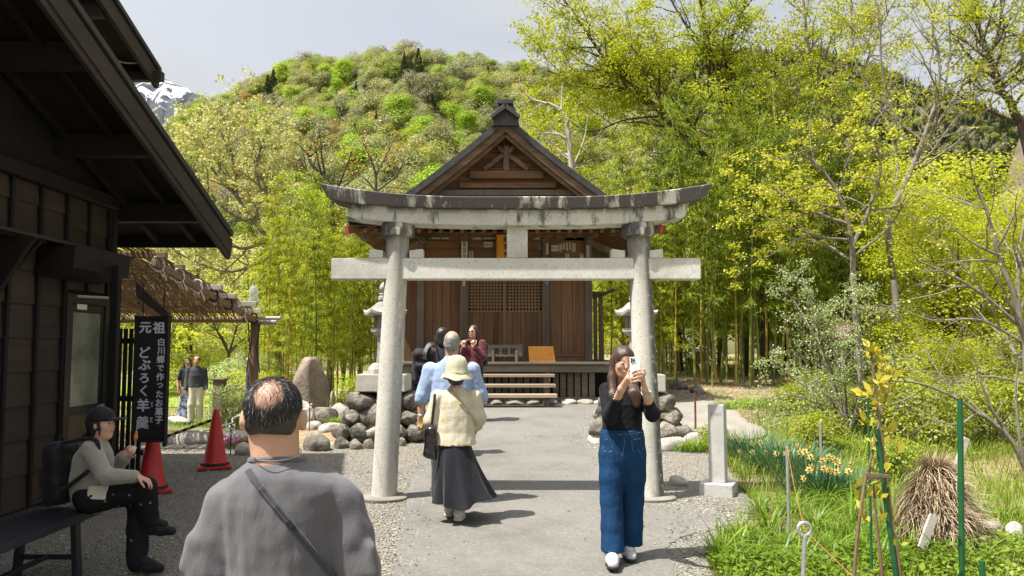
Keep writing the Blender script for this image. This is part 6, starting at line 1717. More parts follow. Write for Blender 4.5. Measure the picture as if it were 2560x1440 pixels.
# strap-leaved clumps near the viewer
cl = [ground_at(px, py) for px, py in ((1800, 1400), (1850, 1370), (1880, 1430), (1925, 1330), (1960, 1380), (2000, 1440), (2040, 1330), (1900, 1290), (1980, 1290), (2080, 1400), (1840, 1440), (2130, 1360), (2200, 1430), (2290, 1430), (2350, 1420), (2060, 1270), (2130, 1300), (1940, 1440), (2420, 1435), (2170, 1390), (2240, 1390))]
Pl, A, U = [], [], []
for c in cl:
 m = 52
 a = r.uniform(0, 6.28, m); rr_ = r.random(m) * .07
 Pl.append(np.c_[c.x + rr_ * np.cos(a), c.y + rr_ * np.sin(a), np.full(m, c.z)]); A.append(a + r.normal(0, .4, m)); U.append(R(80) - r.random(m) * .45)
Pl, A, U = np.vstack(Pl), np.concatenate(A), np.concatenate(U); n = len(Pl)
blades(Pl, A, r.uniform(.22, .46, n), r.uniform(.011, .019, n), U, r.uniform(.9, 2.2, n), r.random(n), 'strap_leaf_grass', L_STRAP, 'glossy strap leaved grass in the near garden', 'grass', seg=6)
# bright patch by the side path
c = ground_at(1900, 1022); m = 900; a = r.uniform(0, 6.28, m); rr_ = r.random(m) ** .6
Pl = np.c_[c.x + .85 * rr_ * np.cos(a), c.y + .5 * rr_ * np.sin(a), np.zeros(m)]; Pl[:, 2] = gz(Pl[:, 0], Pl[:, 1])
blades(Pl, r.uniform(0, 6.28, m), r.uniform(.15, .34, m), .016, R(75), r.uniform(.6, 1.8, m), .6 + .4 * r.random(m), 'strap_leaf_grass', L_STRAP, 'bright green grass patch beside the right side path', 'grass')
for px, py, w, lb in ((540, 1068, .45, 'bright grass tuft behind the striped pole'), (1745, 1130, .35, 'leafy grass tuft on the garden corner rocks'), (840, 1070, .16, 'small green weeds between the pale rocks'), (640, 1120, .2, 'green tuft beside the pink flowers')):
 c = ground_at(px, py); m = 260; a = r.uniform(0, 6.28, m); rr_ = r.random(m) ** .6
 Pl = np.c_[c.x + w * rr_ * np.cos(a), c.y + w * .5 * rr_ * np.sin(a), np.full(m, c.z + .02)]
 blades(Pl, r.uniform(0, 6.28, m), r.uniform(.10, .24, m), .014, R(75), r.uniform(.6, 1.8, m), .4 + .6 * r.random(m), 'strap_leaf_grass', L_STRAP, lb, 'grass')
# dry litter under the bamboo and round the shrubs
Y = r.uniform(13, 27, 19000); a = r.uniform(.12, .68, 19000); Q = np.c_[a * Y, Y]; Q = Q[(Q[:, 0] > 3.2) & ~inside(SP, Q)]; n = len(Q)
blades(np.c_[Q, gz(Q[:, 0], Q[:, 1]) + .01], r.uniform(0, 6.28, n), r.uniform(.08, .22, n), .012, r.uniform(0, .5, n), r.uniform(0, .9, n), r.random(n), 'dry_litter', L_DRY, 'dry straw coloured bamboo litter on the ground', 'litter', seg=2)
Y = r.uniform(25, 46, 15000); a = r.uniform(.14, .70, 15000); Q = np.c_[a * Y, Y]; Q = Q[(noise2(Q, .5, 7) > .0)]; n = len(Q)
blades(np.c_[Q, gz(Q[:, 0], Q[:, 1])], r.uniform(0, 6.28, n), r.uniform(.15, .4, n), .018, R(75), r.uniform(.4, 1.4, n), r.random(n), 'rough_grass', L_GRASS, 'rough grass at the back of the garden', 'grass', seg=3)
# bushes built of leaf clumps
def bush(px, py, Wm, Hm, nq, size, mat, label, seed, Y=None, stems=9, name='bush', bark=None, grp='garden bushes', asp=.65, petals=0):
 p = ground_at(px, py) if Y is None else Vector((PX(px, Y), Y, gzf(PX(px, Y), Y)))
 root = empty(name, p, label, 'bush', grp)
 P, D, N, s, lob = clump_crown(seed, Hm, Wm, 18, nq, size, .8, .12)
 P[:, 2] = np.maximum(P[:, 2], .02)
 link('foliage', leaf_mesh('foliage', P + np.array(p), D, N, s, s * asp, lob), mat, root)
 rr = random.Random(seed); mb = MB()
 for k in range(stems):
  a = rr.uniform(0, 6.28); e = Wm * rr.uniform(.1, .4); h = Hm * rr.uniform(.5, .95)
  mb.tube(curve_pts([p + Vector((.05 * math.cos(a), .05 * math.sin(a), -.05)), p + Vector((e * .5 * math.cos(a), e * .5 * math.sin(a), h * .55)), p + Vector((e * math.cos(a), e * math.sin(a), h))], 4), [.018 - .013 * i / 8 for i in range(9)], 5, False)
 mb.build('stems', bark or M_BARKG, root)
 return root
bush(2330, 1120, 1.7, .95, 5000, .05, L_SHRUB, 'yellow green bush behind the sapling stakes', 301)
bush(2200, 1090, 1.3, .75, 4200, .045, L_SHRUB, 'green bush between daffodils and arching shrub', 302)
bush(2470, 1100, 1.6, 1.1, 4800, .05, L_SHRUB, 'green bush under the twiggy tree', 303)
bush(2090, 1060, 1.5, .8, 4200, .045, L_SHRUB, 'low green bush right of the side path grass', 304)
bush(2380, 1010, 2.2, 1.3, 5200, .06, L_YG, 'yellow leaved bush far back in the garden', 305)
bush(2540, 1020, 2.0, 1.6, 4800, .06, L_SHRUB, 'tall green bush at the right frame edge', 306)
bush(2250, 960, 2.4, 1.8, 5200, .07, L_YG2, 'green bush below the red and white notice', 307)
bush(1980, 1035, 1.0, .5, 3000, .045, L_SHRUB, 'small yellow green bush beside the side path', 308)
bush(2030, 1130, 1.0, .45, 3400, .035, L_SHRUB, 'small green bush behind the daffodils', 309)
bush(2250, 1200, .8, .35, 2600, .035, L_WEED, 'low weeds clump behind the straw stack', 310)
bush(1790, 1118, .55, .22, 1800, .04, L_SHRUB, 'small glossy bush beside the granite marker', 311)
bush(595, 985, 1.9, 1.5, 6500, .05, L_SPIN, 'pale cream green bush behind the pergola post', 312, 19.5)
bush(655, 965, 1.6, 1.1, 4200, .05, L_YG, 'yellow bush behind the bald man', 313, 18)
bush(590, 1045, 1.2, .8, 3600, .04, L_SPIN, 'brownish green bush beside the low fence', 314, 15.6)
bush(455, 880, 3.0, 1.6, 5200, .10, L_SMALLM, 'round green bush on the far lawn edge', 315, 34)
bush(500, 860, 4.0, 2.0, 5200, .11, L_YG2, 'broad green bush behind the lawn', 316, 40)
bush(700, 940, 1.8, 1.2, 4200, .055, L_YG2, 'green bush at the foot of the left bamboo', 317, 20)
bush(905, 950, 1.2, .8, 2800, .05, L_YG2, 'green bush behind the left lantern', 318, 19)
bush(1540, 960, 1.2, .7, 2800, .05, L_YG, 'yellow bush behind the right verandah end', 319, 21)
bush(1730, 905, 3.0, 1.2, 4200, .08, L_SHRUB, 'green bush behind the bamboo stems', 320, 32)
bush(2050, 925, 3.0, 1.3, 4200, .08, L_SHRUB, 'dark bush at the end of the bamboo grove', 321, 28)
# white blossom shrub with long arching sprays
g = Grow(61); Yb = 12.2
PW = dict(max=3, leaf=1, n=[5.0, 4.0, 3], len=[.42, .26, .15], r=[.010, .005, .003], ang=(25, 65), wig=.16, up=.04, seg=.10, t0=.12)
for path in ([(2110, 1080), (2080, 930), (2030, 830), (1990, 760), (1958, 722)], [(2115, 1080), (2090, 900), (2050, 780), (2005, 710), (1985, 690)], [(2120, 1080), (2110, 900), (2110, 780), (2140, 720)], [(2120, 1080), (2160, 920), (2180, 800), (2165, 730)], [(2100, 1085), (2030, 980), (1970, 930), (1930, 905)], [(2100, 1085), (2040, 1010), (1960, 985), (1910, 1000)], [(2120, 1080), (2060, 900), (2040, 820), (2060, 760)], [(2125, 1080), (2200, 960), (2240, 900)], [(2105, 1085), (2000, 1040), (1940, 1040)], [(2120, 1080), (2100, 960), (2090, 860), (2080, 800)], [(2120, 1080), (2150, 980), (2150, 880), (2120, 830)], [(2110, 1085), (2080, 1000), (2010, 900), (1990, 850)]):
 g.limb([at(px, py, Yb + random.uniform(-.4, .4)) for px, py in path], (.018, .005), 0, PW)
p = at(2115, 1085, Yb); root = empty('blossom_shrub', (p.x, Yb, gzf(p.x, Yb)), 'white flowering shrub with long arching sprays in front of the bamboo grove', 'shrub')
g.wood('stems', M_BARKG, root)
g.leaves('foliage', L_SPIN, root, 6, .04, .55, .05, .1, .95, .3, 3)
g.leaves('blossom', L_WHITE, root, 2, .026, .9, .05, .0, .8, .3, 4)
# ------------------------------------------------------------------ daffodils
DPX = [(670, 550), (765, 550), (840, 555), (990, 500), (905, 555), (1005, 545), (1035, 545), (1070, 515), (1160, 605), (1205, 580), (1260, 615), (1270, 632), (1065, 670), (1080, 650), (1170, 660), (1205, 670), (1230, 682), (1255, 684), (1340, 680), (1355, 630), (940, 720), (955, 735), (1000, 695), (1025, 730), (665, 485), (580, 545), (860, 485), (725, 480), (675, 755), (925, 545), (1078, 580), (1245, 600)]
def flower(root, c, facing, s, k):
 f = Vector(facing).normalized(); u = f.orthogonal().normalized(); v = f.cross(u)
 mb = MB()
 for j in range(6):
  a = j * math.pi / 3 + .2 * k; d = u * math.cos(a) + v * math.sin(a); e = f.cross(d)
  q = c + f * (.003 if j % 2 else .0)
  mb.add([q, q + d * s * .55 + e * s * .30 + f * s * .05, q + d * s * 1.0 - f * s * .06, q + d * s * .55 - e * s * .30 + f * s * .05], [(0, 1, 2, 3)])
 o = mb.build('flower', L_PETAL, root)
 mb = MB(); n = 8
 rings = [(.16, .0), (.24, .25), (.30, .42)]
 vs = [c + f * (s * h) + (u * math.cos(2 * math.pi * i / n) + v * math.sin(2 * math.pi * i / n)) * s * rr_ for rr_, h in rings for i in range(n)]
 mb.add(vs, [(a * n + i, a * n + (i + 1) % n, (a + 1) * n + (i + 1) % n, (a + 1) * n + i) for a in range(2) for i in range(n)] + [tuple(range(n))])
 mb.build('cup', M_CUP, o)
CL = [(2055, 1240, .36, 420, 'near daffodil clump in full flower, dark at its foot'), (1965, 1180, .40, 420, 'middle daffodil clump between the stakes'), (1880, 1150, .36, 380, 'far daffodil clump with few flowers beside the granite marker')]
roots = []
for i, (px, py, w, m, lb) in enumerate(CL):
 c = ground_at(px, py); root = empty('daffodil_clump', c, lb, 'daffodils', 'daffodil clumps'); roots.append((root, c))
 a = r.uniform(0, 6.28, m); rr_ = w * r.random(m) ** .6
 Pl = np.c_[c.x + rr_ * np.cos(a) * 1.1, c.y + rr_ * np.sin(a) * .8, np.full(m, c.z)]
 blades(Pl, a + r.normal(0, .5, m), r.uniform(.28, .46, m), r.uniform(.010, .015, m), R(84) - .5 * rr_ / w, r.uniform(.2, 1.0, m), r.random(m), 'leaves', L_DAFF, '', '', 'stuff', root)
for k, (zx, zy) in enumerate(DPX):
 px, py = 1640 + zx / 2.783, 940 + zy / 2.783
 i = 0 if px > 2000 else (1 if px > 1915 else 2)
 root, c = roots[i]; Y = c.y + random.uniform(-.5, -.15); q = at(px, py - 6, Y)
 b = Vector((q.x * .97 + c.x * .03 + random.uniform(-.06, .06), Y + .1, c.z))
 MB().tube(curve_pts([b, b.lerp(q, .6) + Vector((0, .03, .05)), q + Vector((0, .02, .0))], 3), .004, 5, False).build('stem', L_DAFF, root)
 flower(root, q, (random.uniform(-.9, .9), -1, random.uniform(-.1, .5)), .042, k)
# pink moss phlox near the left rocks
c = ground_at(592, 1118); m = 700; a = r.uniform(0, 6.28, m); rr_ = r.random(m) ** .5
Pl = np.c_[c.x + .28 * rr_ * np.cos(a), c.y + .2 * rr_ * np.sin(a), c.z + .05 + .08 * r.random(m)]
root = empty('phlox_patch', c, 'pink flower patch spilling over the rocks near the cone', 'flowers')
link('blossom', leaf_mesh('blossom', Pl, unit(m, r), unit(m, r), .035, .03), m_leaf('pink_petal', (.45, .10, .32), (.58, .20, .45), (.66, .36, .56), .3, .6, .03), root)
m = 900; a = r.uniform(0, 6.28, m); rr_ = r.random(m) ** .5; Pl = np.c_[c.x + .32 * rr_ * np.cos(a), c.y + .24 * rr_ * np.sin(a), c.z + .02 + .07 * r.random(m)]
link('leaves', leaf_mesh('leaves', Pl, unit(m, r), unit(m, r), .04, .02), L_WEED, root)
# ------------------------------------------------------------------ straw stack
def build_straw():
 c = ground_at(2400, 1405); c.y += .3; c.z = gzf(c.x, c.y); Hs = .68
 root = empty('straw_stack', c, 'shaggy brown straw stack propped with boards in the garden', 'straw stack')
 def rad(t): return .05 + .24 * (1 - t) ** .6 * (1 - .12 * t)
 MB().lathe([(rad(t) * .86, t * Hs * .97) for t in np.linspace(0, 1, 12)], c, 18).build('core', m_plain('dark_straw', (.10, .075, .045), .95, .3, 12), root, smooth_=True)
 n = 4200; t = 1 - r.random(n) ** .75 * .98; a = r.uniform(0, 6.28, n)
 rr_ = np.array([rad(x) for x in t]) * r.uniform(.86, 1.12, n)
 P = np.c_[c.x + rr_ * np.cos(a), c.y + rr_ * np.sin(a), c.z + t * Hs]
 blades(P, a + r.normal(0, .9, n), r.uniform(.10, .28, n), r.uniform(.0035, .007, n), r.uniform(-.8, .3, n), r.uniform(-.2, 1.9, n), r.random(n), 'straw', L_STRAW, '', '', 'stuff', root, 4)
 n = 500; a = r.uniform(0, 6.28, n); P = np.c_[c.x + .05 * np.cos(a), c.y + .05 * np.sin(a), c.z + Hs * (.86 + .1 * r.random(n))]
 blades(P, a, r.uniform(.08, .18, n), .005, r.uniform(.6, 1.4, n), r.uniform(0, 1.6, n), r.random(n), 'straw', L_STRAW, '', '', 'stuff', root, 3)
 n = 700; a = r.uniform(0, 6.28, n); rr_ = .28 + .22 * r.random(n); P = np.c_[c.x + rr_ * np.cos(a), c.y + rr_ * np.sin(a), np.full(n, c.z + .02)]
 blades(P, a + r.normal(0, .8, n), r.uniform(.1, .3, n), .006, r.uniform(-.1, .3, n), r.uniform(0, .8, n), r.random(n), 'straw', L_STRAW, '', '', 'stuff', root, 3)
 a_, b_ = at(2304, 1372, c.y - .42), at(2330, 1300, c.y - .36); MB().beam(a_, b_ + (b_ - a_) * .15, .07, .018, (0, 1, .2)).build('prop_board', M_GREYP, root, .003)
 a_, b_ = at(2384, 1190, c.y - .05), at(2416, 1095, c.y - .02); MB().beam(a_, b_, .05, .03, (0, 1, 0)).build('prop_board', M_GREYP, root, .003)
L_STRAW = m_leaf('straw', (.20, .145, .085), (.32, .24, .15), (.47, .38, .26), .1, .75, .03)
build_straw()
# ------------------------------------------------------------------ sapling, stakes, cord
M_STAKE = m_plain('green_stake', (.012, .085, .03), .4, .2, 8)
M_TWIG = m_wood('brown_stem', (.13, .085, .05), (.26, .18, .11), 'z', 20, .8, .003, .05, .2)
def stake(px0, py0, px1, py1, Y, rr_, label, Y1=None):
 a, b = at(px0, py0, Y), at(px1, py1, Y1 or Y); d = (b - a).normalized()
 g0 = b + d * ((b.z - gzf(b.x, b.y)) / max(-d.z, .1)) if b.z > gzf(b.x, b.y) else b
 n = 16; pts, rad_ = [], []
 for k in range(n + 1):
  pts.append(a.lerp(g0, k / n)); rad_.append(rr_ * (1.12 if k % 4 == 2 else 1.0))
 o = MB().tube(pts, rad_, 10).build('garden_stake', M_STAKE, smooth_=True); tag(o, label, 'stake', 'green garden stakes'); return a
stake(2400, 996, 2405, 1438, 4.8, .0165, 'tall upright green garden stake in front of the straw stack')
stake(2191, 1072, 2240, 1440, 4.6, .0145, 'green garden stake leaning beside the yellow sapling')
stake(2455, 1402, 2456, 1440, 4.6, .016, 'short green stake stub near the bottom edge')
stake(2170, 1000, 2180, 1440, 5.4, .008, 'thin green stake behind the sapling stems')
def build_sapling():
 Y = 4.6; g = Grow(71)
 paths = [[(2136, 1440), (2157, 1238), (2179, 1141), (2205, 1030), (2232, 930)], [(2251, 1440), (2229, 1299), (2215, 1173), (2202, 1084), (2190, 990), (2178, 880)], [(2206, 1440), (2188, 1280), (2184, 1200)]]
 p = at(2190, 1440, Y); z0 = gzf(p.x, Y)
 root = empty('sapling', (p.x, Y, z0), 'staked sapling with large yellow young leaves in the near garden', 'sapling')
 mb = MB()
 for k, path in enumerate(paths):
  pts = [at(px, py, Y) for px, py in path]; pts = [Vector((pts[0].x, Y, z0 - .03))] + pts
  c = curve_pts(pts, 4); mb.tube(c, [.012 - .007 * i / len(c) for i in range(len(c))], 7, False)
 mb.build('stems', M_TWIG, root, smooth_=True)
 MB().beam(at(2162, 1186, Y - .03), at(2220, 1190, Y - .03), .014, .018).build('tie', M_TWIG, root)
 MB().beam(at(2160, 1194, Y + .04), at(2222, 1192, Y + .04), .014, .018).build('tie', M_TWIG, root)
 rr = random.Random(3); P, D, N, S = [], [], [], []
 for px, py, nn in ((2178, 880, 12), (2190, 905, 8), (2160, 990, 9), (2190, 960, 9), (2228, 935, 8), (2215, 985, 7), (2170, 1060, 6), (2200, 1010, 7), (2185, 1110, 6), (2230, 1085, 6), (2245, 1130, 5), (2165, 1220, 5), (2195, 1240, 5), (2225, 1215, 5), (2168, 1300, 5), (2212, 1300, 5), (2240, 1360, 3), (2195, 1165, 5)):
  c = at(px, py, Y)
  for j in range(nn):
   d = Vector((rr.gauss(0, 1), rr.gauss(0, 1), rr.uniform(.2, 1.6))).normalized(); nv = Vector((rr.gauss(0, .5), -1, rr.gauss(.4, .5))); nv = (nv - d * nv.dot(d)).normalized()
   P.append((c + Vector((rr.gauss(0, .02), rr.gauss(0, .02), rr.gauss(0, .02))))[:]); D.append(d[:]); N.append(nv[:]); S.append(rr.uniform(.05, .085))
 S = np.array(S)
 link('leaves', leaf_mesh('leaves', np.array(P), np.array(D), np.array(N), S, S * .48), m_leaf('sapling_leaf', (.30, .26, .012), (.45, .38, .02), (.55, .50, .08), .4, .5, .03), root)
build_sapling()
M_GALV = m_plain('galvanised_bar', (.45, .46, .47), .45, .15, 30, metallic=.7)
M_ORNG = m_plain('orange_cord', (.30, .13, .055), .8, .15)
t1 = at(2011, 1330, 4.4); b1 = at(2003, 1440, 4.4); t2 = at(1967, 1110, 6.4)
def bar(a, label, lean, ring):
 g0 = gzf(a.x, a.y); h = a.z - g0
 return rebar('steel_pin', (a.x - lean * h, a.y, g0), h, M_GALV, label, 'steel rope pins', .012, ring, .016, (lean, 0))
e1 = bar(t1, 'galvanised eye pin holding the orange cord near the bottom edge', .06, True)
e2 = bar(t2, 'galvanised pin holding the orange cord beside the daffodils', 0, False)
e3 = bar(at(2050, 1050, 8.2), 'thin steel pin behind the daffodils', 0, False)
mb = MB(); mb.tube([at(2000, 1042, 9.0), e2, e2.lerp(e1, .5) + Vector((0, 0, -.02)), e1 + Vector((0, 0, .03)), at(2130, 1440, 3.6), at(2330, 1640, 2.8)], .0022, 6)
tag(mb.build('orange_cord', M_ORNG), 'thin orange cord running between the steel pins', 'cord')
# ------------------------------------------------------------------ notice, cars, thatched house, fence, lawn
M_WHITE = m_plain('white_paint', (.72, .72, .70), .5, .05)
M_NRED = m_plain('notice_red', (.50, .05, .05), .5, .08)
def build_notice():
 Y = 17.0; x0, x1, z0, z1 = PX(2082, Y), PX(2130, Y), PZ(845, Y), PZ(808, Y); c = (x0 + x1) / 2
 root = empty('notice_board', (c, Y, gzf(c, Y)), 'small red and white notice half hidden by the blossom shrub', 'notice')
 MB().tube([(c, Y + .03, gzf(c, Y)), (c, Y + .03, z1)], .02, 8).build('post', M_GALV, root)
 MB().box2((x0, Y - .01, z0), (x1, Y + .01, z1)).build('panel', M_WHITE, root, .004)
 mb = MB(); w, h = x1 - x0, z1 - z0
 for k in range(3):                                          # illegible rows of red characters
  for j in range(5):
   xx, zc = x0 + w * (.1 + .2 * j), z0 + h * (.18 + .32 * k)
   if (j * 7 + k * 5) % 9 == 0: continue
   mb.box((xx, Y - .012, zc + h * .08), (w * .15, .003, h * .05)); mb.box((xx, Y - .012, zc - h * .08), (w * .15, .003, h * .05)); mb.box((xx - w * .05, Y - .012, zc), (w * .035, .003, h * .2)); mb.box((xx + w * .04, Y - .012, zc), (w * .04, .003, h * .22))
 mb.build('red_print', M_NRED, root)
 for a, b in (((x0, z0), (x1, z0 + .02)), ((x0, z1 - .02), (x1, z1)), ((x0, z0), (x0 + .02, z1)), ((x1 - .02, z0), (x1, z1))): MB().box2((a[0], Y - .014, a[1]), (b[0], Y - .0105, b[1])).build('border', M_NRED, root)
build_notice()
M_CARW = m_plain('car_white', (.70, .71, .72), .3, .03, spec=.6); M_CARG = m_plain('car_glass', (.03, .04, .05), .1, .1, spec=.8); M_TYRE = m_plain('tyre', (.02, .02, .02), .8)
def build_car(px, Y, rz, label):
 x = PX(px, Y); z = gzf(x, Y); root = empty('parked_car', (x, Y, z), label, 'car', 'parked cars')
 rt = Matrix.Rotation(rz, 3, 'Z'); o3 = Vector((x, Y, z))
 def prism(name, prof, w, mat, off=0.0):
  mb = MB(); mb.prism(prof, o3 + rt @ Vector((0, -w / 2, 0)), rt @ Vector((1, 0, 0)), (0, 0, 1), rt @ Vector((0, w, 0))); return mb.build(name, mat, root, .05, 2)
 body = prism('body', [(-1.75, .28), (1.75, .28), (1.78, .62), (1.62, .86), (.95, .95), (.55, 1.42), (-1.35, 1.46), (-1.70, 1.0), (-1.78, .6)], 1.5, M_CARW)
 for s in (-1, 1):
  mb = MB(); mb.prism([(-1.35, .98), (.72, .98), (.45, 1.34), (-1.25, 1.38)], o3 + rt @ Vector((0, s * .752, 0)), rt @ Vector((1, 0, 0)), (0, 0, 1), rt @ Vector((0, s * .006, 0))); mb.build('side_window', M_CARG, body)
  for xx in (-1.1, 1.15):
   c = o3 + rt @ Vector((xx, s * .70, .30)); MB().tube([c, c + rt @ Vector((0, s * .10, 0))], .30, 18).build('wheel', M_TYRE, root)
 for xa, za, xb_, zb_ in ((1.0, .97, .60, 1.38), (-1.66, 1.05, -1.42, 1.40)):
  q = [o3 + rt @ Vector((xa + (.02 if xa > 0 else -.02), -.6, za)), o3 + rt @ Vector((xa + (.02 if xa > 0 else -.02), .6, za)), o3 + rt @ Vector((xb_ + (.03 if xa > 0 else -.03), .52, zb_)), o3 + rt @ Vector((xb_ + (.03 if xa > 0 else -.03), -.52, zb_))]
  MB().add(q + [p + Vector((0, 0, .02)) for p in q], [(0, 1, 2, 3), (4, 5, 6, 7), (0, 4, 5, 1), (1, 5, 6, 2), (2, 6, 7, 3), (3, 7, 4, 0)]).build('windscreen', M_CARG, body)
build_car(1960, 37, 1.2, 'white car seen through the right end of the bamboo grove')
build_car(1680, 40, .05, 'white car seen between the bamboo stems near the lantern')
build_car(2330, 40, .1, 'white car behind the garden bushes on the right')
def m_thatch():
 t = NT('thatch'); v = t.coord((1, 1, 1), 'Object', False); n1 = t.noise(v, 1.2, 6, .6); n2 = t.noise(v, 30, 4, .7)
 c = t.ramp(n1, [(.3, (.16, .13, .095)), (.7, (.28, .235, .18))]); c = t.mix(t.rng(n2, .45, .65, 0, .6), c, (.10, .08, .06)); t.bsdf(c, .95, n2, .08, 1.0, spec=.1); return t.m
def build_thatched():
 Y = 44; xl = 29.2; w, h = 9.0, 12.2; zg = gzf(xl, Y); ze = zg + 3.0
 root = empty('thatched_house', (xl + w / 2, Y + 6, zg), 'steep thatched farmhouse roof at the right edge of the view', 'house')
 M_TH = m_thatch()
 MB().box2((xl + .9, Y + .8, zg), (xl + w - .9, Y + 7.4, ze + .5)).build('wall', M_SPOST, root)
 for s in (0, 1):
  a, b = (xl, xl + w / 2) if s == 0 else (xl + w, xl + w / 2); t = .55 if s == 0 else -.55
  MB().prism([(a, ze), (b, ze + h), (b, ze + h - 1.2), (a + t * 1.6, ze - .1)], (0, Y, 0), (1, 0, 0), (0, 0, 1), (0, 8, 0)).build('roof_slope', M_TH, root, .12, 2)
 MB().prism([(xl + 1.0, ze + .1), (xl + w - 1.0, ze + .1), (xl + w / 2, ze + h - 1.3)], (0, Y + .7, 0), (1, 0, 0), (0, 0, 1), (0, .1, 0)).build('gable_wall', M_SPOST, root)
 for zz, xx in ((ze + 1.6, 3.0), (ze + 1.6, 4.5), (ze + 1.6, 6.0), (ze + 4.6, 4.5)): MB().box((xl + xx, Y + .68, zz), (.8, .05, 1.0)).build('window', M_PAPER, root)
 MB().tube([(xl + w / 2, Y - .1, ze + h - .1), (xl + w / 2, Y + 8, ze + h - .1)], .45, 10).build('ridge', M_TH, root)
build_thatched()
def build_fence():
 Y = 17.0; root = None
 x0, x1 = PX(500, Y), PX(552, Y); zg = gzf(x1, Y)
 root = empty('low_fence', (x1, Y, zg), 'low weathered wooden fence with square post behind the couple', 'fence')
 zt = PZ(945, Y)
 MB().box2((x1 - .11, Y - .11, zg), (x1 + .11, Y + .11, zt - .05)).build('post', M_SPOST, root, .01)
 MB().box2((x1 - .14, Y - .14, zt - .05), (x1 + .14, Y + .14, zt)).build('post_cap', M_SPOST, root, .015)
 MB().box2((x1 - .44, Y + 4.4, zg), (x1 - .26, Y + 4.58, zt - .15)).build('post', M_SPOST, root, .01)
 for z in (zt - .25, zt - .55): MB().beam((x1 - .05, Y + .1, z), (x1 - .35, Y + 4.4, z - .02), .08, .10).build('rail', M_SPOST, root, .008)
 for z in (zt - .25, zt - .55): MB().beam((x1 + .1, Y, z), (x1 + 1.6, Y + .1, z), .08, .10).build('rail', M_SPOST, root, .008)
build_fence()
M_LAWN = m_stone('mown_lawn', (.13, .20, .02), (.22, .27, .03), (.30, .27, .10), 1.2, .95, .03, None, 0, 30)
sheet('lawn', [(-20, 24), (-20, 56), (-5.5, 56), (-5.0, 34), (-6.2, 24)], 1.0, .02, M_LAWN)
Y = r.uniform(17, 34, 8000); a = r.uniform(-.62, -.28, 8000); Q = np.c_[a * Y, Y]; n = len(Q)
blades(np.c_[Q, gz(Q[:, 0], Q[:, 1])], r.uniform(0, 6.28, n), r.uniform(.05, .16, n), .012, R(75), r.uniform(.4, 1.4, n), r.random(n), 'lawn_grass', L_GRASS, 'short lawn grass behind the pergola', 'grass', seg=2)
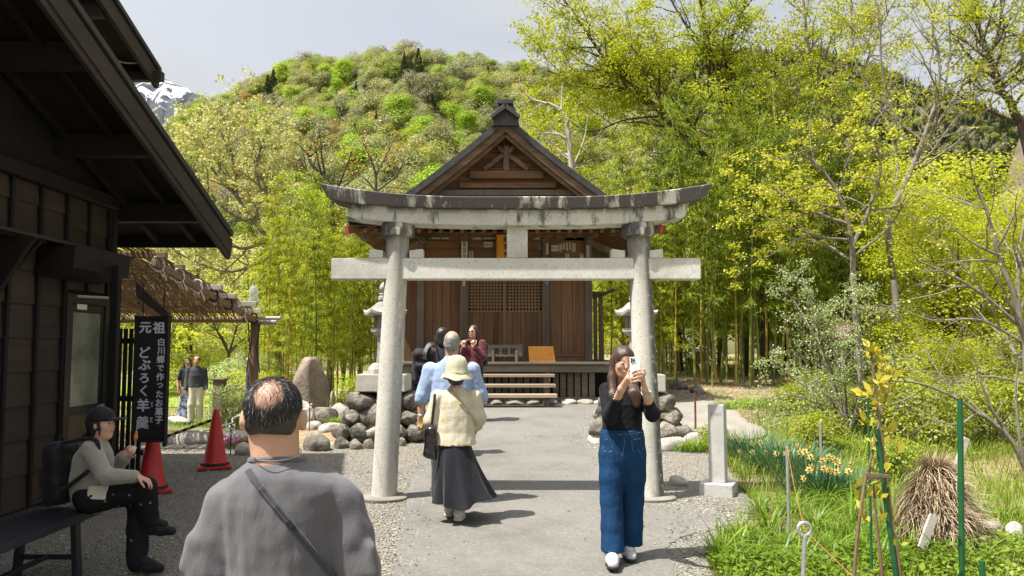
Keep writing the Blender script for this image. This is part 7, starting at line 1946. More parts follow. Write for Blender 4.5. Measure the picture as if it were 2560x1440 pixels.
# ------------------------------------------------------------------ people: smooth blended surfaces
class SDF:
 def __init__(s, lo, hi, h):
  s.h = h; s.lo = np.array(lo, float) - 4 * h
  s.n = np.ceil((np.array(hi, float) + 4 * h - s.lo) / h).astype(int) + 1
  s.f = np.full(s.n, 9.0, np.float32)
 def reg(s, lo, hi):
  a = np.clip(np.floor((np.array(lo) - s.lo) / s.h).astype(int), 0, s.n); b = np.clip(np.ceil((np.array(hi) - s.lo) / s.h).astype(int) + 1, 0, s.n)
  if np.any(b <= a): return None
  sl = tuple(slice(i, j) for i, j in zip(a, b)); g = [s.lo[i] + s.h * np.arange(a[i], b[i]) for i in range(3)]
  X = np.stack(np.meshgrid(*g, indexing='ij'), -1)
  return sl, X
 def comb(s, sl, d, k, op):
  f = s.f[sl]
  if op == 's': d = -d; h = np.clip(.5 - .5 * (f - d) / k, 0, 1); s.f[sl] = f * (1 - h) + d * h + k * h * (1 - h)
  elif op == 'i': s.f[sl] = np.maximum(f, d)
  else: h = np.clip(.5 + .5 * (f - d) / k, 0, 1); s.f[sl] = f * (1 - h) + d * h - k * h * (1 - h)
  return s
 def cone(s, a, b, ra, rb, k=.02, op='u', flat=None):
  a, b = np.array(a, float), np.array(b, float); m = max(ra, rb) + k + 2 * s.h
  q = s.reg(np.minimum(a, b) - m, np.maximum(a, b) + m)
  if q is None: return s
  sl, X = q; ab = b - a; t = np.clip(((X - a) @ ab) / max(ab @ ab, 1e-9), 0, 1); v = X - a - t[..., None] * ab
  if flat is not None:
   n = np.array(flat[0], float); n /= np.linalg.norm(n); v = v + (v @ n)[..., None] * n * (1 / flat[1] - 1)
  return s.comb(sl, np.linalg.norm(v, axis=-1) - (ra + (rb - ra) * t), k, op)
 def chain(s, pts, rad, k=.02, flat=None):
  for i in range(len(pts) - 1): s.cone(pts[i], pts[i + 1], rad[i], rad[i + 1], k, 'u', flat)
  return s
 def ell(s, c, r, rot=None, k=.02, op='u'):
  c, r = np.array(c, float), np.array(r, float); m = r.max() + k + 2 * s.h; q = s.reg(c - m, c + m)
  if q is None: return s
  sl, X = q; v = X - c
  if rot is not None: v = v @ np.array(rot).T
  k0 = np.linalg.norm(v / r, axis=-1); k1 = np.linalg.norm(v / (r * r), axis=-1) + 1e-6
  return s.comb(sl, k0 * (k0 - 1) / k1, k, op)
 def box(s, c, half, rot=None, rd=.01, k=.01, op='u'):
  c, hf = np.array(c, float), np.array(half, float) - rd; m = np.linalg.norm(half) + k + 2 * s.h; q = s.reg(c - m, c + m)
  if q is None: return s
  sl, X = q; v = X - c
  if rot is not None: v = v @ np.array(rot).T
  w = np.abs(v) - hf
  return s.comb(sl, np.linalg.norm(np.maximum(w, 0), axis=-1) + np.minimum(w.max(-1), 0) - rd, k, op)
 def loft(s, st, k=.02, yaw=0.0, p=2.0, op='u'):
  """stations (x, y, z, rx, ry) with z rising"""
  A = np.array(st, float); A = A[np.argsort(A[:, 2])]; m = A[:, 3:].max() + k + 2 * s.h
  q = s.reg([A[:, 0].min() - m, A[:, 1].min() - m, A[0, 2] - m * .3], [A[:, 0].max() + m, A[:, 1].max() + m, A[-1, 2] + m * .3])
  if q is None: return s
  sl, X = q; z = X[..., 2]; zz = s.lo[2] + s.h * np.arange(sl[2].start, sl[2].stop)
  I = [np.interp(zz, A[:, 2], A[:, j])[None, None, :] for j in (0, 1, 3, 4)]
  dx, dy = X[..., 0] - I[0], X[..., 1] - I[1]
  if yaw: c_, s_ = math.cos(yaw), math.sin(yaw); dx, dy = dx * c_ + dy * s_, -dx * s_ + dy * c_
  d = ((np.abs(dx / I[2]) ** p + np.abs(dy / I[3]) ** p) ** (1 / p) - 1) * np.minimum(I[2], I[3])
  return s.comb(sl, np.maximum(d, np.maximum(A[0, 2] - z, z - A[-1, 2])), k, op)
 def cut(s, p, n):
  """keep the side n points away from"""
  q = s.reg(s.lo, s.lo + s.h * s.n); sl, X = q
  s.f[sl] = np.maximum(s.f[sl], ((X - np.array(p)) @ np.array(n, float)).astype(np.float32)); return s
 def wrinkle(s, amp, freq, seed, an=(1, 1, 1), oct=3):
  m = np.abs(s.f) < .035; I = np.argwhere(m); P = s.lo + I * s.h
  s.f[m] += (amp * .55 * vnoise(P * np.array(an) * min(freq * 2.4, .5 / s.h), seed, oct, 1.0)).astype(np.float32); return s
 def mesh(s):
  f = s.f; n = np.array(f.shape); sg = f < 0
  c = sg[:-1, :-1, :-1].astype(np.int8)
  off = [(i, j, k) for i in (0, 1) for j in (0, 1) for k in (0, 1)]
  cnt = sum(sg[i:n[0] - 1 + i, j:n[1] - 1 + j, k:n[2] - 1 + k].astype(np.int8) for i, j, k in off)
  act = (cnt > 0) & (cnt < 8); I = np.argwhere(act); idx = np.full(act.shape, -1, np.int32); idx[act] = np.arange(len(I))
  val = np.stack([f[I[:, 0] + i, I[:, 1] + j, I[:, 2] + k] for i, j, k in off], 1); O = np.array(off, float)
  acc = np.zeros((len(I), 3)); ct = np.zeros(len(I))
  for a in range(8):
   for b in range(a + 1, 8):
    if np.abs(O[a] - O[b]).sum() != 1: continue
    m = (val[:, a] < 0) != (val[:, b] < 0); t = np.where(m, val[:, a] / (val[:, a] - val[:, b] + 1e-12), 0)
    acc += np.where(m[:, None], O[a] + t[:, None] * (O[b] - O[a]), 0); ct += m
  V = s.lo + (I + acc / ct[:, None]) * s.h; F = []
  for ax in range(3):
   u, w = (ax + 1) % 3, (ax + 2) % 3
   A = np.take(sg, range(n[ax] - 1), ax); B = np.take(sg, range(1, n[ax]), ax); E = np.argwhere(A != B)
   E = E[(E[:, u] > 0) & (E[:, w] > 0) & (E[:, u] < n[u] - 1) & (E[:, w] < n[w] - 1)]
   if not len(E): continue
   q = []
   for du, dw in ((-1, -1), (0, -1), (0, 0), (-1, 0)):
    e = E.copy(); e[:, u] += du; e[:, w] += dw; q.append(idx[e[:, 0], e[:, 1], e[:, 2]])
   q = np.stack(q, 1); fl = ~A[E[:, 0], E[:, 1], E[:, 2]]; q[fl] = q[fl][:, ::-1]; F.append(q[(q >= 0).all(1)])
  return V, np.vstack(F)
 def obj(s, name, mat, parent=None, relax=1):
  V, F = s.mesh()
  for _ in range(relax):                               # one light smoothing pass
   acc = np.zeros_like(V); ct = np.zeros(len(V))
   for i in range(4): np.add.at(acc, F[:, i], V[F[:, (i + 1) % 4]] + V[F[:, (i - 1) % 4]]); np.add.at(ct, F[:, i], 2)
   V = V * .5 + .5 * acc / np.maximum(ct, 1)[:, None]
  return link(name, np_mesh(name, V, F, True), mat, parent)
 def hit(s, px, py, lift=.0):
  """first surface point seen by the viewer through a pixel, raised by lift"""
  d = np.array(ray(px, py)); d /= np.linalg.norm(d); o = np.array([0, 0, CAM_Z]); lo, hi = s.lo, s.lo + s.h * (s.n - 1)
  for t in np.arange(max(.3, np.linalg.norm((lo + hi) / 2 - o) - 1.2), np.linalg.norm((lo + hi) / 2 - o) + 1.2, s.h * .5):
   p = o + d * t
   if np.all(p > lo) and np.all(p < hi):
    i = np.round((p - lo) / s.h).astype(int)
    if s.f[tuple(i)] < 0: return Vector(p - d * lift)
  return None
def box_of(pts, m): A = np.array([tuple(p) for p in pts]); return A.min(0) - m, A.max(0) + m
def frame(yaw, pitch=0.0, roll=0.0):
 f = Vector((math.sin(yaw) * math.cos(pitch), -math.cos(yaw) * math.cos(pitch), math.sin(pitch))); r = Vector((math.cos(yaw), math.sin(yaw), 0)); u = f.cross(r)
 if roll: q = Matrix.Rotation(roll, 3, f); r = q @ r; u = q @ u
 return r, f, u
def head(S, c, fr, k=1.0):
 """skull, face, ears; c = middle of the head"""
 r, f, u = fr; c = Vector(c); M = [r, f, u]
 S.ell(c + u * .028 * k - f * .012 * k, (.074 * k, .094 * k, .085 * k), M, .01)
 S.ell(c - u * .042 * k + f * .024 * k, (.058 * k, .068 * k, .074 * k), M, .035)
 S.ell(c - u * .095 * k + f * .055 * k, (.026 * k, .026 * k, .022 * k), M, .03)
 S.cone(c + u * .012 * k + f * .078 * k, c - u * .024 * k + f * .101 * k, .009 * k, .0125 * k, .012)
 for s in (-1, 1):
  S.ell(c + r * s * .032 * k + u * .006 * k + f * .094 * k, (.018 * k, .014 * k, .011 * k), M, .012, 's')
  S.ell(c + r * s * .032 * k + u * .004 * k + f * .076 * k, (.013 * k, .013 * k, .011 * k), M, .006)
  S.ell(c + r * s * .074 * k - u * .008 * k - f * .004 * k, (.010 * k, .018 * k, .031 * k), M, .008)
  S.ell(c + r * s * .040 * k - u * .028 * k + f * .062 * k, (.02 * k, .02 * k, .02 * k), M, .02)
 S.ell(c - u * .056 * k + f * .086 * k, (.023 * k, .009 * k, .0075 * k), M, .008)
def hand(S, w, d, pn, side, curl=(.5, .9, .7), k=1.0, spread=.10, tcurl=.4):
 w, d, pn = Vector(w), Vector(d).normalized(), Vector(pn); pn = (pn - d * pn.dot(d)).normalized(); s = d.cross(pn) * side
 S.box(w + d * .048 * k, (.036 * k, .046 * k, .013 * k), [s, d, pn], .012, .012)
 for i in range(4):
  b = w + d * (.087 - .006 * abs(i - 1.2)) * k + s * (.029 - .0195 * i) * k; L = (.070, .078, .072, .056)[i] * k; a = 0.0; dd = (d + s * spread * (1.2 - i)).normalized(); p = b - d * .01
  for j, fr_ in enumerate((.46, .30, .24)):
   a += curl[j]; v = dd * math.cos(a) + pn * math.sin(a); q = p + v * L * fr_ * 1.08; S.cone(p, q, (.0092 - .0008 * j) * k, (.0088 - .001 * j) * k, .005); p = q
 b = w + d * .022 * k + s * .030 * k; v = (d * .62 + s * .75 + pn * .25).normalized(); q = b + v * .042 * k; S.cone(b, q, .0135 * k, .011 * k, .012)
 v2 = (d * .9 + s * (.45 - tcurl) + pn * (.2 + tcurl)).normalized(); q2 = q + v2 * .03 * k; S.cone(q, q2, .0105 * k, .0095 * k, .005); S.cone(q2, q2 + (v2 - s * .3 + pn * tcurl * .4).normalized() * .025 * k, .0095 * k, .008 * k, .005)
def m_skin(name, c):
 t = NT(name); v = t.coord((1, 1, 1), 'Object', False); n = t.noise(v, 14, 4); n2 = t.noise(v, 160, 3)
 col = t.ramp(n, [(.3, (c[0] * .92, c[1] * .82, c[2] * .78)), (.7, scl(c, 1.06))]); b = t.bsdf(col, .5, n2, .002, .4, spec=.4)
 b.inputs['Subsurface Weight'].default_value = .08; b.inputs['Subsurface Radius'].default_value = (.02, .008, .004); return t.m
def m_cloth(name, c, var=.12, bump=.003, sheen=.15, weave=220, rough=.85):
 t = NT(name); v = t.coord((1, 1, 1), 'Object', False); n = t.noise(v, 3.5, 5); n2 = t.noise(v, weave, 2); n3 = t.noise(t.coord((1.0, 1.0, .35), 'Object', False), 13, 5, .6, .8)
 col = t.mix(t.rng(n2, .4, .65, 0, .25), t.ramp(n, [(.3, scl(c, 1 - var)), (.7, scl(c, 1 + var))]), scl(c, .6))
 t.bsdf(col, rough, t.math('ADD', t.math('MULTIPLY', n2, .15), n3), bump * 3, .7, spec=.2, sheen=sheen); return t.m
def m_hair(name, a, b):
 t = NT(name); v = t.coord((1, 1, .06), 'Object', False); n = t.noise(v, 70, 4, .7, .3); n2 = t.noise(v, 18, 3)
 col = t.mix(t.rng(n2, .35, .65, 0, .5), t.ramp(n, [(.3, a), (.7, b)]), scl(a, .8)); t.bsdf(col, .42, n, .006, .9, spec=.5); return t.m
SK_W, SK_A, SK_T = m_skin('fair_skin', (.56, .34, .25)), m_skin('warm_skin', (.45, .275, .19)), m_skin('tanned_skin', (.42, .23, .15))
H_BLK, H_BRN, H_GRY = m_hair('black_hair', (.010, .009, .009), (.032, .028, .026)), m_hair('brown_hair', (.028, .015, .010), (.10, .055, .035)), m_hair('grey_hair', (.16, .15, .145), (.38, .36, .34))
M_EYE, M_GLASS, M_LIP = m_plain('dark_eye', (.03, .02, .018), .2), m_plain('dark_lens', (.012, .012, .014), .12, spec=.8), m_plain('lips', (.42, .14, .12), .5)
M_TEETH = m_plain('teeth', (.7, .68, .62), .4)
M_SOLE, M_SHOEW, M_SHOEG = m_plain('dark_sole', (.025, .025, .027), .7), m_cloth('white_shoe', (.62, .60, .55)), m_cloth('grey_shoe', (.42, .43, .45))
def face_bits(root, c, fr, k=1.0, shades=False, eyes=True):
 r, f, u = fr; c = Vector(c)
 for s in (-1, 1):
  if eyes and not shades:
   mb = MB(); q = c + r * s * .032 * k + u * .005 * k + f * .0875 * k; mb.box(q, (.020 * k, .004, .007 * k), Matrix((r, f, u)).transposed()); mb.build('eye', M_EYE, root, .002)
   mb = MB(); q = c + r * s * .033 * k + u * .025 * k + f * .0885 * k; mb.box(q, (.030 * k, .004, .006 * k), Matrix((r, f, u)).transposed()); mb.build('eyebrow', H_BRN, root, .002)
  if shades:
   S = SDF(c - Vector((.13, .13, .06)), c + Vector((.13, .13, .08)), .004); S.ell(c + r * s * .033 * k + u * .006 * k + f * .098 * k, (.030 * k, .008, .019 * k), [r, f, u], .004); S.cone(c + r * s * .06 * k + u * .010 * k + f * .094 * k, c + r * s * .078 * k + u * .010 * k, .004, .004, .004); S.obj('sunglass_lens', M_GLASS, root)
 mb = MB(); mb.box(c - u * .056 * k + f * .0945 * k, (.040 * k, .004, .010 * k), Matrix((r, f, u)).transposed()); mb.build('lips', M_LIP, root, .003)
def shoe(root, heel, toe, k=1.0, up=SK_W, sole=M_SOLE, h=.0):
 a, b = Vector(heel), Vector(toe); d = (b - a); d.z = 0; d.normalize(); z = Vector((0, 0, 1)); L = (b - a).length
 lo, hi = box_of([a, b], .14); S = SDF(lo, hi, .006)
 S.chain([a + d * .035 + z * .05, a + d * L * .5 + z * .045, b - d * .04 + z * .036], [.040 * k, .042 * k, .036 * k], .03); S.cone(a + d * .05 + z * .06, a + d * .055 + z * .11, .036 * k, .034 * k, .03); S.cut(a + z * .02, (0, 0, -1)); q_ = S.obj('shoe', up, root)
 S = SDF(lo, hi, .006); S.chain([a + d * .03 + z * .018, a + d * L * .55 + z * .016, b - d * .045 + z * .018], [.042 * k, .043 * k, .040 * k], .03); S.cut(a + z * .027, (0, 0, 1)); S.cut(a + z * .001, (0, 0, -1)); S.obj('shoe_sole', sole, root)
 x_ = d.cross(z)
 for i in range(4): MB().tube([a + d * (L * (.48 + .09 * i)) + z * (.092 - .006 * i) * k + x_ * s_ for s_ in (-.022, 0, .022)], .004, 5).build('lace', M_WHITE, q_)
 for s_ in (-1, 1): MB().beam(a + d * L * .3 + x_ * s_ * .041 * k + z * .03, a + d * L * .55 + x_ * s_ * .036 * k + z * .07, .006, .016).build('side_stripe', M_METAL, q_)
def legs(S, hips, knees, ankles, r=(.078, .05, .034), toes=None):
 for i in range(2):
  S.chain([hips[i], knees[i], ankles[i]], r, .03)
  if toes: S.cone(ankles[i], toes[i], .03, .022, .02)
def torso(S, pel, chest, neck, hc, w=.15, d=.09):
 S.cone(pel, chest, w * .85, w * .8, .05, 'u', ((0, 1, 0), .62)); S.cone(chest, Vector(neck) - Vector((0, 0, .05)), w * .8, .06, .06, 'u', ((0, 1, 0), .75)); S.cone(Vector(neck) - Vector((0, 0, .06)), hc, .052, .05, .02)
def arms(S, sh, el, wr, r=(.046, .040, .026)):
 for a, b, c in zip(sh, el, wr): S.chain([a, b, c], r, .02)
def finish(S, skin, label, mats=None):
 o = S.obj('person', skin); tag(o, label, 'person'); return o
# ---- woman with phone, facing the viewer
def woman_phone():
 gp = ground_at(1524, 1420); Y = gp.y + .12
 def J(px, py, dy=0.0): return at(px, py, Y + dy)
 zg = gzf(gp.x, Y) + .026
 hc = J(1557, 905, -.02); fr = frame(R(12), R(-12), R(-6)); neck = J(1557, 958, .03); pel = J(1556, 1105, .0); chest = J(1557, 1010, .02)
 shl, shr = J(1517, 975, .03), J(1597, 973, .03); ell, elr = J(1524, 1042, -.10), J(1632, 1035, -.12); wrl, wrr = J(1554, 972, -.36), J(1611, 972, -.36)
 hipl, hipr = J(1535, 1120), J(1582, 1120); kl, kr = J(1531, 1245, -.03), J(1580, 1240, .06); al, ar = Vector((J(1526, 1390).x, Y - .10, zg + .09)), Vector((J(1573, 1390).x, Y + .12, zg + .09))
 ph = J(1588, 919, -.45); pr, pf, pu = frame(R(6), R(6))
 S = SDF(*box_of([hc + Vector((0, 0, .14)), al - Vector((0, 0, .05)), shl, elr, wrl - Vector((0, .2, 0)), ar], .12), .0055)
 torso(S, pel, chest, neck, hc - fr[2] * .06, .135); arms(S, (shl, shr), (ell, elr), (wrl, wrr)); legs(S, (hipl, hipr), (kl, kr), (al, ar)); head(S, hc, fr, .97)
 # both hands close round the handset: fingers lie across its back
 pl_, prr = J(1572, 946, -.42), J(1607, 948, -.42)
 S.cone(wrl, pl_, .026, .028, .02, 'u', ((0, 1, 0), .7)); S.cone(wrr, prr, .024, .026, .02, 'u', ((1, 0, 0), .7))
 for i in range(4):                                   # her right hand, fingers across the lower back
  b = pl_ + Vector((.006 + .003 * i, -.018, .030 - .019 * i)); m = J(1589 + 2 * i, 927 + 8.2 * i, -.485); e = J(1600 + (1, 2, 1, -3)[i], 925 + 8 * i, -.478)
  S.chain([b, m, e], [.0098, .0088, .0075], .005)
 S.chain([pl_ + Vector((-.002, .01, .03)), J(1575, 925, -.43), J(1580, 912, -.44)], [.013, .010, .008], .006)
 for i in range(4):                                   # left hand, fingers upright at the side
  b = prr + Vector((.004 - .003 * i, -.014 - .004 * i, .018 - .006 * i)); m = J(1613 - 4.0 * i, 932 + 4.5 * i, -.475); e = J(1609 - 5 * i, 923 + 8 * i, -.48)
  S.chain([b, m, e], [.0098, .0088, .0075], .005)
 root = finish(S, SK_W, 'woman in black top and wide blue jeans taking a picture with a white phone')
 face_bits(root, hc, fr, .97)
 r, f, u = fr
 MB().box(hc - u * .055 + f * .0945, (.030, .004, .005), Matrix((r, f, u)).transposed()).build('teeth', M_TEETH, root)
 for s in (-1, 1):                                    # thin round spectacles
  c = hc + r * s * .033 + u * .004 + f * .105
  MB().tube([c + (r * math.cos(a) * .026 + u * math.sin(a) * .022) for a in np.linspace(0, 6.283, 22)], .0014, 5, False).build('spectacles', M_METAL, root)
  MB().tube([c + r * s * .026, hc + r * s * .074 + u * .006], .0014, 5).build('spectacles', M_METAL, root)
 # hair: parted cap and long falls in front of the shoulders
 S = SDF(*box_of([hc + Vector((0, 0, .15)), hc - Vector((0, 0, .45))], .17), .0055)
 S.ell(hc + u * .034 - f * .016, (.084, .102, .092), [r, f, u], .01); S.ell(hc - u * .05 - f * .045, (.078, .065, .10), [r, f, u], .04)
 S.ell(hc - u * .035 + f * .085, (.062, .085, .100), [r, f, u], .012, 's')
 S.cone(hc + u * .14 + f * .04, hc + u * .03 + f * .13, .004, .02, .01, 's')
 S.chain([J(1534, 900, -.02), J(1530, 945, -.04), J(1533, 990, -.10), J(1537, 1015, -.11)], [.026, .034, .034, .018], .03, ((0, 1, 0), .7))
 S.chain([J(1579, 905, -.01), J(1582, 950, -.03), J(1586, 985, -.13), J(1592, 1010, -.14)], [.024, .036, .045, .03], .03, ((0, 1, 0), .6))
 S.wrinkle(.004, 22, 4, (1, 1, .12)).obj('hair', H_BRN, root)
 # black jumper
 S = SDF(*box_of([shl, shr, pel, ell, elr, wrl, wrr], .14), .0055)
 T = [J(1557, 1072), J(1557, 1045), J(1557, 1010), J(1557, 980), J(1557, 962)]
 S.loft([(p.x, p.y + .01, p.z, rx, ry) for p, rx, ry in zip(T, (.152, .150, .150, .135, .06), (.112, .112, .115, .09, .06))], .03, 0, 2.3)
 for s, e, w in ((shl, ell, wrl), (shr, elr, wrr)):
  S.chain([s, e, e.lerp(w, .66 if s is shl else .42)], [.062, .054, .044], .03)
 for e, w, t in ((ell, wrl, .64), (elr, wrr, .40)):
  S.cone(e.lerp(w, t), e.lerp(w, t + .3), .036, .036, .004, 's')
 S.ell(neck + Vector((0, -.02, .0)), (.062, .06, .03), None, .01, 's')
 S.wrinkle(.0045, 9, 8, (1, 1, .8)); jump = S.obj('jumper', m_cloth('black_knit', (.008, .008, .012), .1, .004, .03), root)
 # wide jeans
 S = SDF(*box_of([J(1500, 1070), J(1615, 1400), al, ar], .10), .0072)
 W_ = [J(1556, 1074), J(1556, 1100), J(1556, 1140), J(1556, 1165)]
 S.chain([W_[0] + Vector((0, .01, .03)), W_[1] + Vector((0, .01, 0)), J(1556, 1130, .01)], [.150, .160, .168], .05, ((0, 1, 0), .74)); S.cut((0, 0, W_[0].z + .004), (0, 0, 1))
 for h, kn, an, off in ((J(1529, 1135), J(1529, 1250, -.03), J(1532, 1385, -.10), -.01), (J(1585, 1135), J(1582, 1250, .05), J(1577, 1378, .10), .01)):
  S.chain([h, h.lerp(kn, .5), kn, kn.lerp(an, .5), an], [.098, .094, .083, .083, .090], .022)
 S.cut((0, 0, zg + .085), (0, 0, -1)); S.wrinkle(.003, 7, 3, (1.2, 1.2, .6)); S.wrinkle(.0035, 19, 5, (1, 1, .7))
 jean = S.obj('jeans', m_cloth('blue_denim', (.006, .038, .105), .25, .004, .0, 260), root)
 M_SEAM = m_plain('denim_seam', (.16, .12, .10), .8)
 for path in ([(1512, 1098), (1534, 1100)], [(1512, 1098), (1506, 1127), (1528, 1130), (1534, 1100)], [(1579, 1100), (1602, 1096)], [(1579, 1100), (1582, 1130), (1608, 1122), (1602, 1096)], [(1560, 1075), (1561, 1110), (1556, 1140)], [(1506, 1082), (1530, 1086), (1560, 1087), (1585, 1085), (1606, 1080)]):
  q = []
  for a, b in zip(path[:-1], path[1:]):
   for t in np.linspace(0, 1, 6):
    hp = S.hit(a[0] + (b[0] - a[0]) * t, a[1] + (b[1] - a[1]) * t, .001)
    if hp: q.append(hp)
  if len(q) > 1: MB().tube(q, .0022, 4, False).build('seam', M_SEAM, jean)
 for a, tx, fy in ((al, 1524, -.12), (ar, 1574, .03)):
  b = Vector((a.x, a.y + .05, zg)); shoe(root, b, b + Vector((-.015 if a is al else .01, -.265, 0)), 1.08, M_SHOEG, M_SOLE)
 # watch and pearl bracelet
 c = wrr.lerp(elr, .16); d = (elr - wrr).normalized(); MB().tube([c - d * .016, c + d * .016], .033, 16).build('watch_strap', M_SHOEG, root); MB().box(c + Vector((.028, -.018, 0)), (.012, .03, .03), Matrix.Rotation(.5, 3, 'Z')).build('watch', M_METAL, root, .004)
 c = wrl.lerp(ell, .30); d = (ell - wrl).normalized(); o1 = d.orthogonal().normalized(); o2 = d.cross(o1)
 mb = MB()
 for k in range(14):
  a = 6.283 * k / 14; q = c + (o1 * math.cos(a) + o2 * math.sin(a)) * .037; mb.lathe([(.003, -.006), (.006, -.003), (.006, .003), (.003, .006)], q, 6)
 mb.build('bracelet', M_WHITE, root)
 # phone: the back with its lens block faces the viewer
 t_ = empty('phone', ph, 'white phone held up by the woman in blue jeans', 'phone'); Rm = Matrix((pr, pf, pu)).transposed()
 MB().box(ph, (.077, .010, .152), Rm).build('case', M_WHITE, t_, .004, 2)
 lb = MB().box(ph - pr * .018 + pu * .052 + pf * .0062, (.034, .003, .036), Rm).build('lens_block', M_SHOEG, t_, .001)
 for a, b in ((-.009, .009), (-.009, -.008), (.008, .0)):
  q = ph + pr * (-.018 + a) + pu * (.052 + b) + pf * .0078; MB().tube([q, q + pf * .003], .0065, 12).build('lens', M_GLASS, lb)
woman_phone()
# ---- bald man close to the viewer, seen from behind
def bald_man():
 Y = 2.18
 def J(px, py, dy=0.0): return at(px, py, Y + dy)
 hc = J(684, 1040, .03); fr = frame(R(184), R(-6)); r, f, u = fr; k = .9
 zg = gzf(hc.x, Y) + .02
 neck = J(694, 1165, .0); chest = J(708, 1300, .05); pel = Vector((hc.x + .03, Y + .08, zg + .92))
 shl, shr = J(560, 1258, .03), J(862, 1250, .03); ell, elr = J(517, 1425, .02), J(900, 1420, .02); wrl, wrr = J(505, 1690, .14), J(935, 1700, .12)
 hipl, hipr = pel + Vector((-.10, 0, -.04)), pel + Vector((.10, 0, -.04)); al, ar = Vector((pel.x - .12, Y - .05, zg + .08)), Vector((pel.x + .12, Y + .30, zg + .08)); kl, kr = hipl.lerp(al, .5) + Vector((0, .05, 0)), hipr.lerp(ar, .5) + Vector((0, .06, 0))
 S = SDF(*box_of([hc + Vector((0, 0, .14)), al - Vector((0, 0, .06)), shl, elr, wrl, wrr, ar], .13), .0085)
 torso(S, pel, chest, neck - Vector((0, 0, .02)), hc - u * .05, .11); S.cone(neck - Vector((0, -.02, .06)), hc - u * .03, .062, .060, .03); arms(S, (shl, shr), (ell, elr), (wrl, wrr)); legs(S, (hipl, hipr), (kl, kr), (al, ar)); head(S, hc, fr, k)
 for w, s in ((wrl, 1), (wrr, -1)): hand(S, w, (0, .15, -1), (-s * 1.0, 0, 0), s)
 for s in (-1, 1): S.ell(hc + r * s * .081 - u * .012 + f * .002, (.010, .020, .034), [r, f, u], .006)
 root = finish(S, SK_A, 'balding man in grey sweatshirt seen from behind, closest to the viewer')
 face_bits(root, hc, fr, k)
 # fringe of hair round a bald crown
 bald = J(690, 1000, -.03)
 Hs = SDF(*box_of([hc], .16), .005); Hs.ell(hc + u * .026 * k - f * .014 * k, (.0785 * k, .099 * k, .087 * k), [r, f, u], .01); Hs.ell(hc - u * .03 - f * .035, (.064, .042, .04), [r, f, u], .03)
 Hs.ell(hc - u * .07 + f * .06, (.11, .085, .14), [r, f, u], .01, 's'); Hs.cut(hc - u * .048 - f * .07, (-u * 1.0 - f * .15)[:])
 Hs.ell(hc + u * .056 - f * .105, (.070, .068, .066), [r, f, u], .02, 's')
 Hs.wrinkle(.002, 60, 3).obj('hair', H_BLK, root)
 rr = np.random.default_rng(9); n = 46000; U = unit(n, rr); A = np.array([r[:], f[:], u[:]])
 Pl = U * np.array([.0775, .098, .0865]) * k; W = (Pl * rr.uniform(1.0, 1.055, (n, 1))) @ A + np.array(hc + u * .027 * k - f * .013 * k)
 lu, lf, lr = U[:, 2], U[:, 1], U[:, 0]
 ang = np.arccos(np.clip(U @ np.array([0.0, -.86, .51]) , -1, 1))          # angle from the bald spot
 keep = (rr.random(n) < np.clip((ang - .46) / .42, .035, 1) * np.where(lu > .86, .55, 1)) & (lu > -.62 + .12 * rr.random(n) + .3 * np.clip(lf + .3, 0, 1)) & (lf < .42 + .25 * (lu > .3)) & ~((lu < .0) & (lf > .05) & (np.abs(lr) > .3))
 W, U, ang = W[keep], U[keep], ang[keep]; n = len(W); Nw = U @ A
 down = np.array([0, 0, -1.0]) + .35 * np.array((-f)[:]) * 0 + np.c_[rr.normal(0, .3, n), rr.normal(0, .3, n), rr.normal(0, .15, n)]
 D = down - Nw * np.sum(down * Nw, 1, keepdims=True); D /= np.linalg.norm(D, axis=1, keepdims=True); D += Nw * rr.uniform(.0, .16, n)[:, None]; D /= np.linalg.norm(D, axis=1, keepdims=True)
 nn = np.cross(D, Nw); nn = np.cross(nn, D) + .5 * unit(n, rr)
 L = rr.uniform(.012, .030, n); gre = (rr.random(n) < .07) * .8 + rr.random(n) * .3
 link('hair_strands', leaf_mesh('hair_strands', W, D, nn / np.linalg.norm(nn, axis=1, keepdims=True), L, .0012, gre), H_MIX, root)
 # sweatshirt with pushed-up sleeves
 S = SDF(*box_of([shl, shr, neck, ell, elr, wrl, wrr, pel], .15), .0068)
 T = [J(712, 1780, .05), J(712, 1560, .05), J(712, 1400, .05), J(710, 1310, .05), J(711, 1255, .045), J(714, 1222, .04), J(716, 1200, .035), J(708, 1182, .03), J(698, 1166, .03), J(694, 1150, .03)]
 S.loft([(p.x, p.y, p.z, rx, ry) for p, rx, ry in zip(T, (.165, .160, .158, .166, .176, .180, .160, .134, .104, .074), (.125, .128, .130, .132, .125, .115, .106, .098, .088, .074))], .04, 0, 2.3)
 for s, e, w in ((shl, ell, wrl), (shr, elr, wrr)):
  S.chain([s, s.lerp(e, .5), e, e.lerp(w, .45)], [.053, .053, .052, .048], .022)
  for q in range(5):                                # bunched rolls above the cuff
   t = .58 + .10 * q; c = s.lerp(e, t); S.cone(c + Vector((-.045, -.028, .014)), c + Vector((.045, -.03, -.012)), .019, .019, .012)
  S.cone(e.lerp(w, .42), e.lerp(w, .7), .045, .045, .004, 's')
 S.wrinkle(.004, 4, 12, (1.6, 1.0, .3), 2); S.wrinkle(.004, 12, 2, (1.6, 1, .18), 2); S.wrinkle(.0022, 28, 6, (1, 1, .5), 2)
 sw = S.obj('sweatshirt', m_cloth('grey_jersey', (.102, .10, .109), .06, .0025, .2, 320), root)
 MB().tube([J(694, 1153, .03) + Vector((.071 * math.cos(a), .069 * math.sin(a), .002 - .012 * math.sin(a))) for a in np.linspace(0, 6.283, 30)], .0085, 8, False).build('collar', m_cloth('grey_rib', (.10, .098, .107), .05), sw)
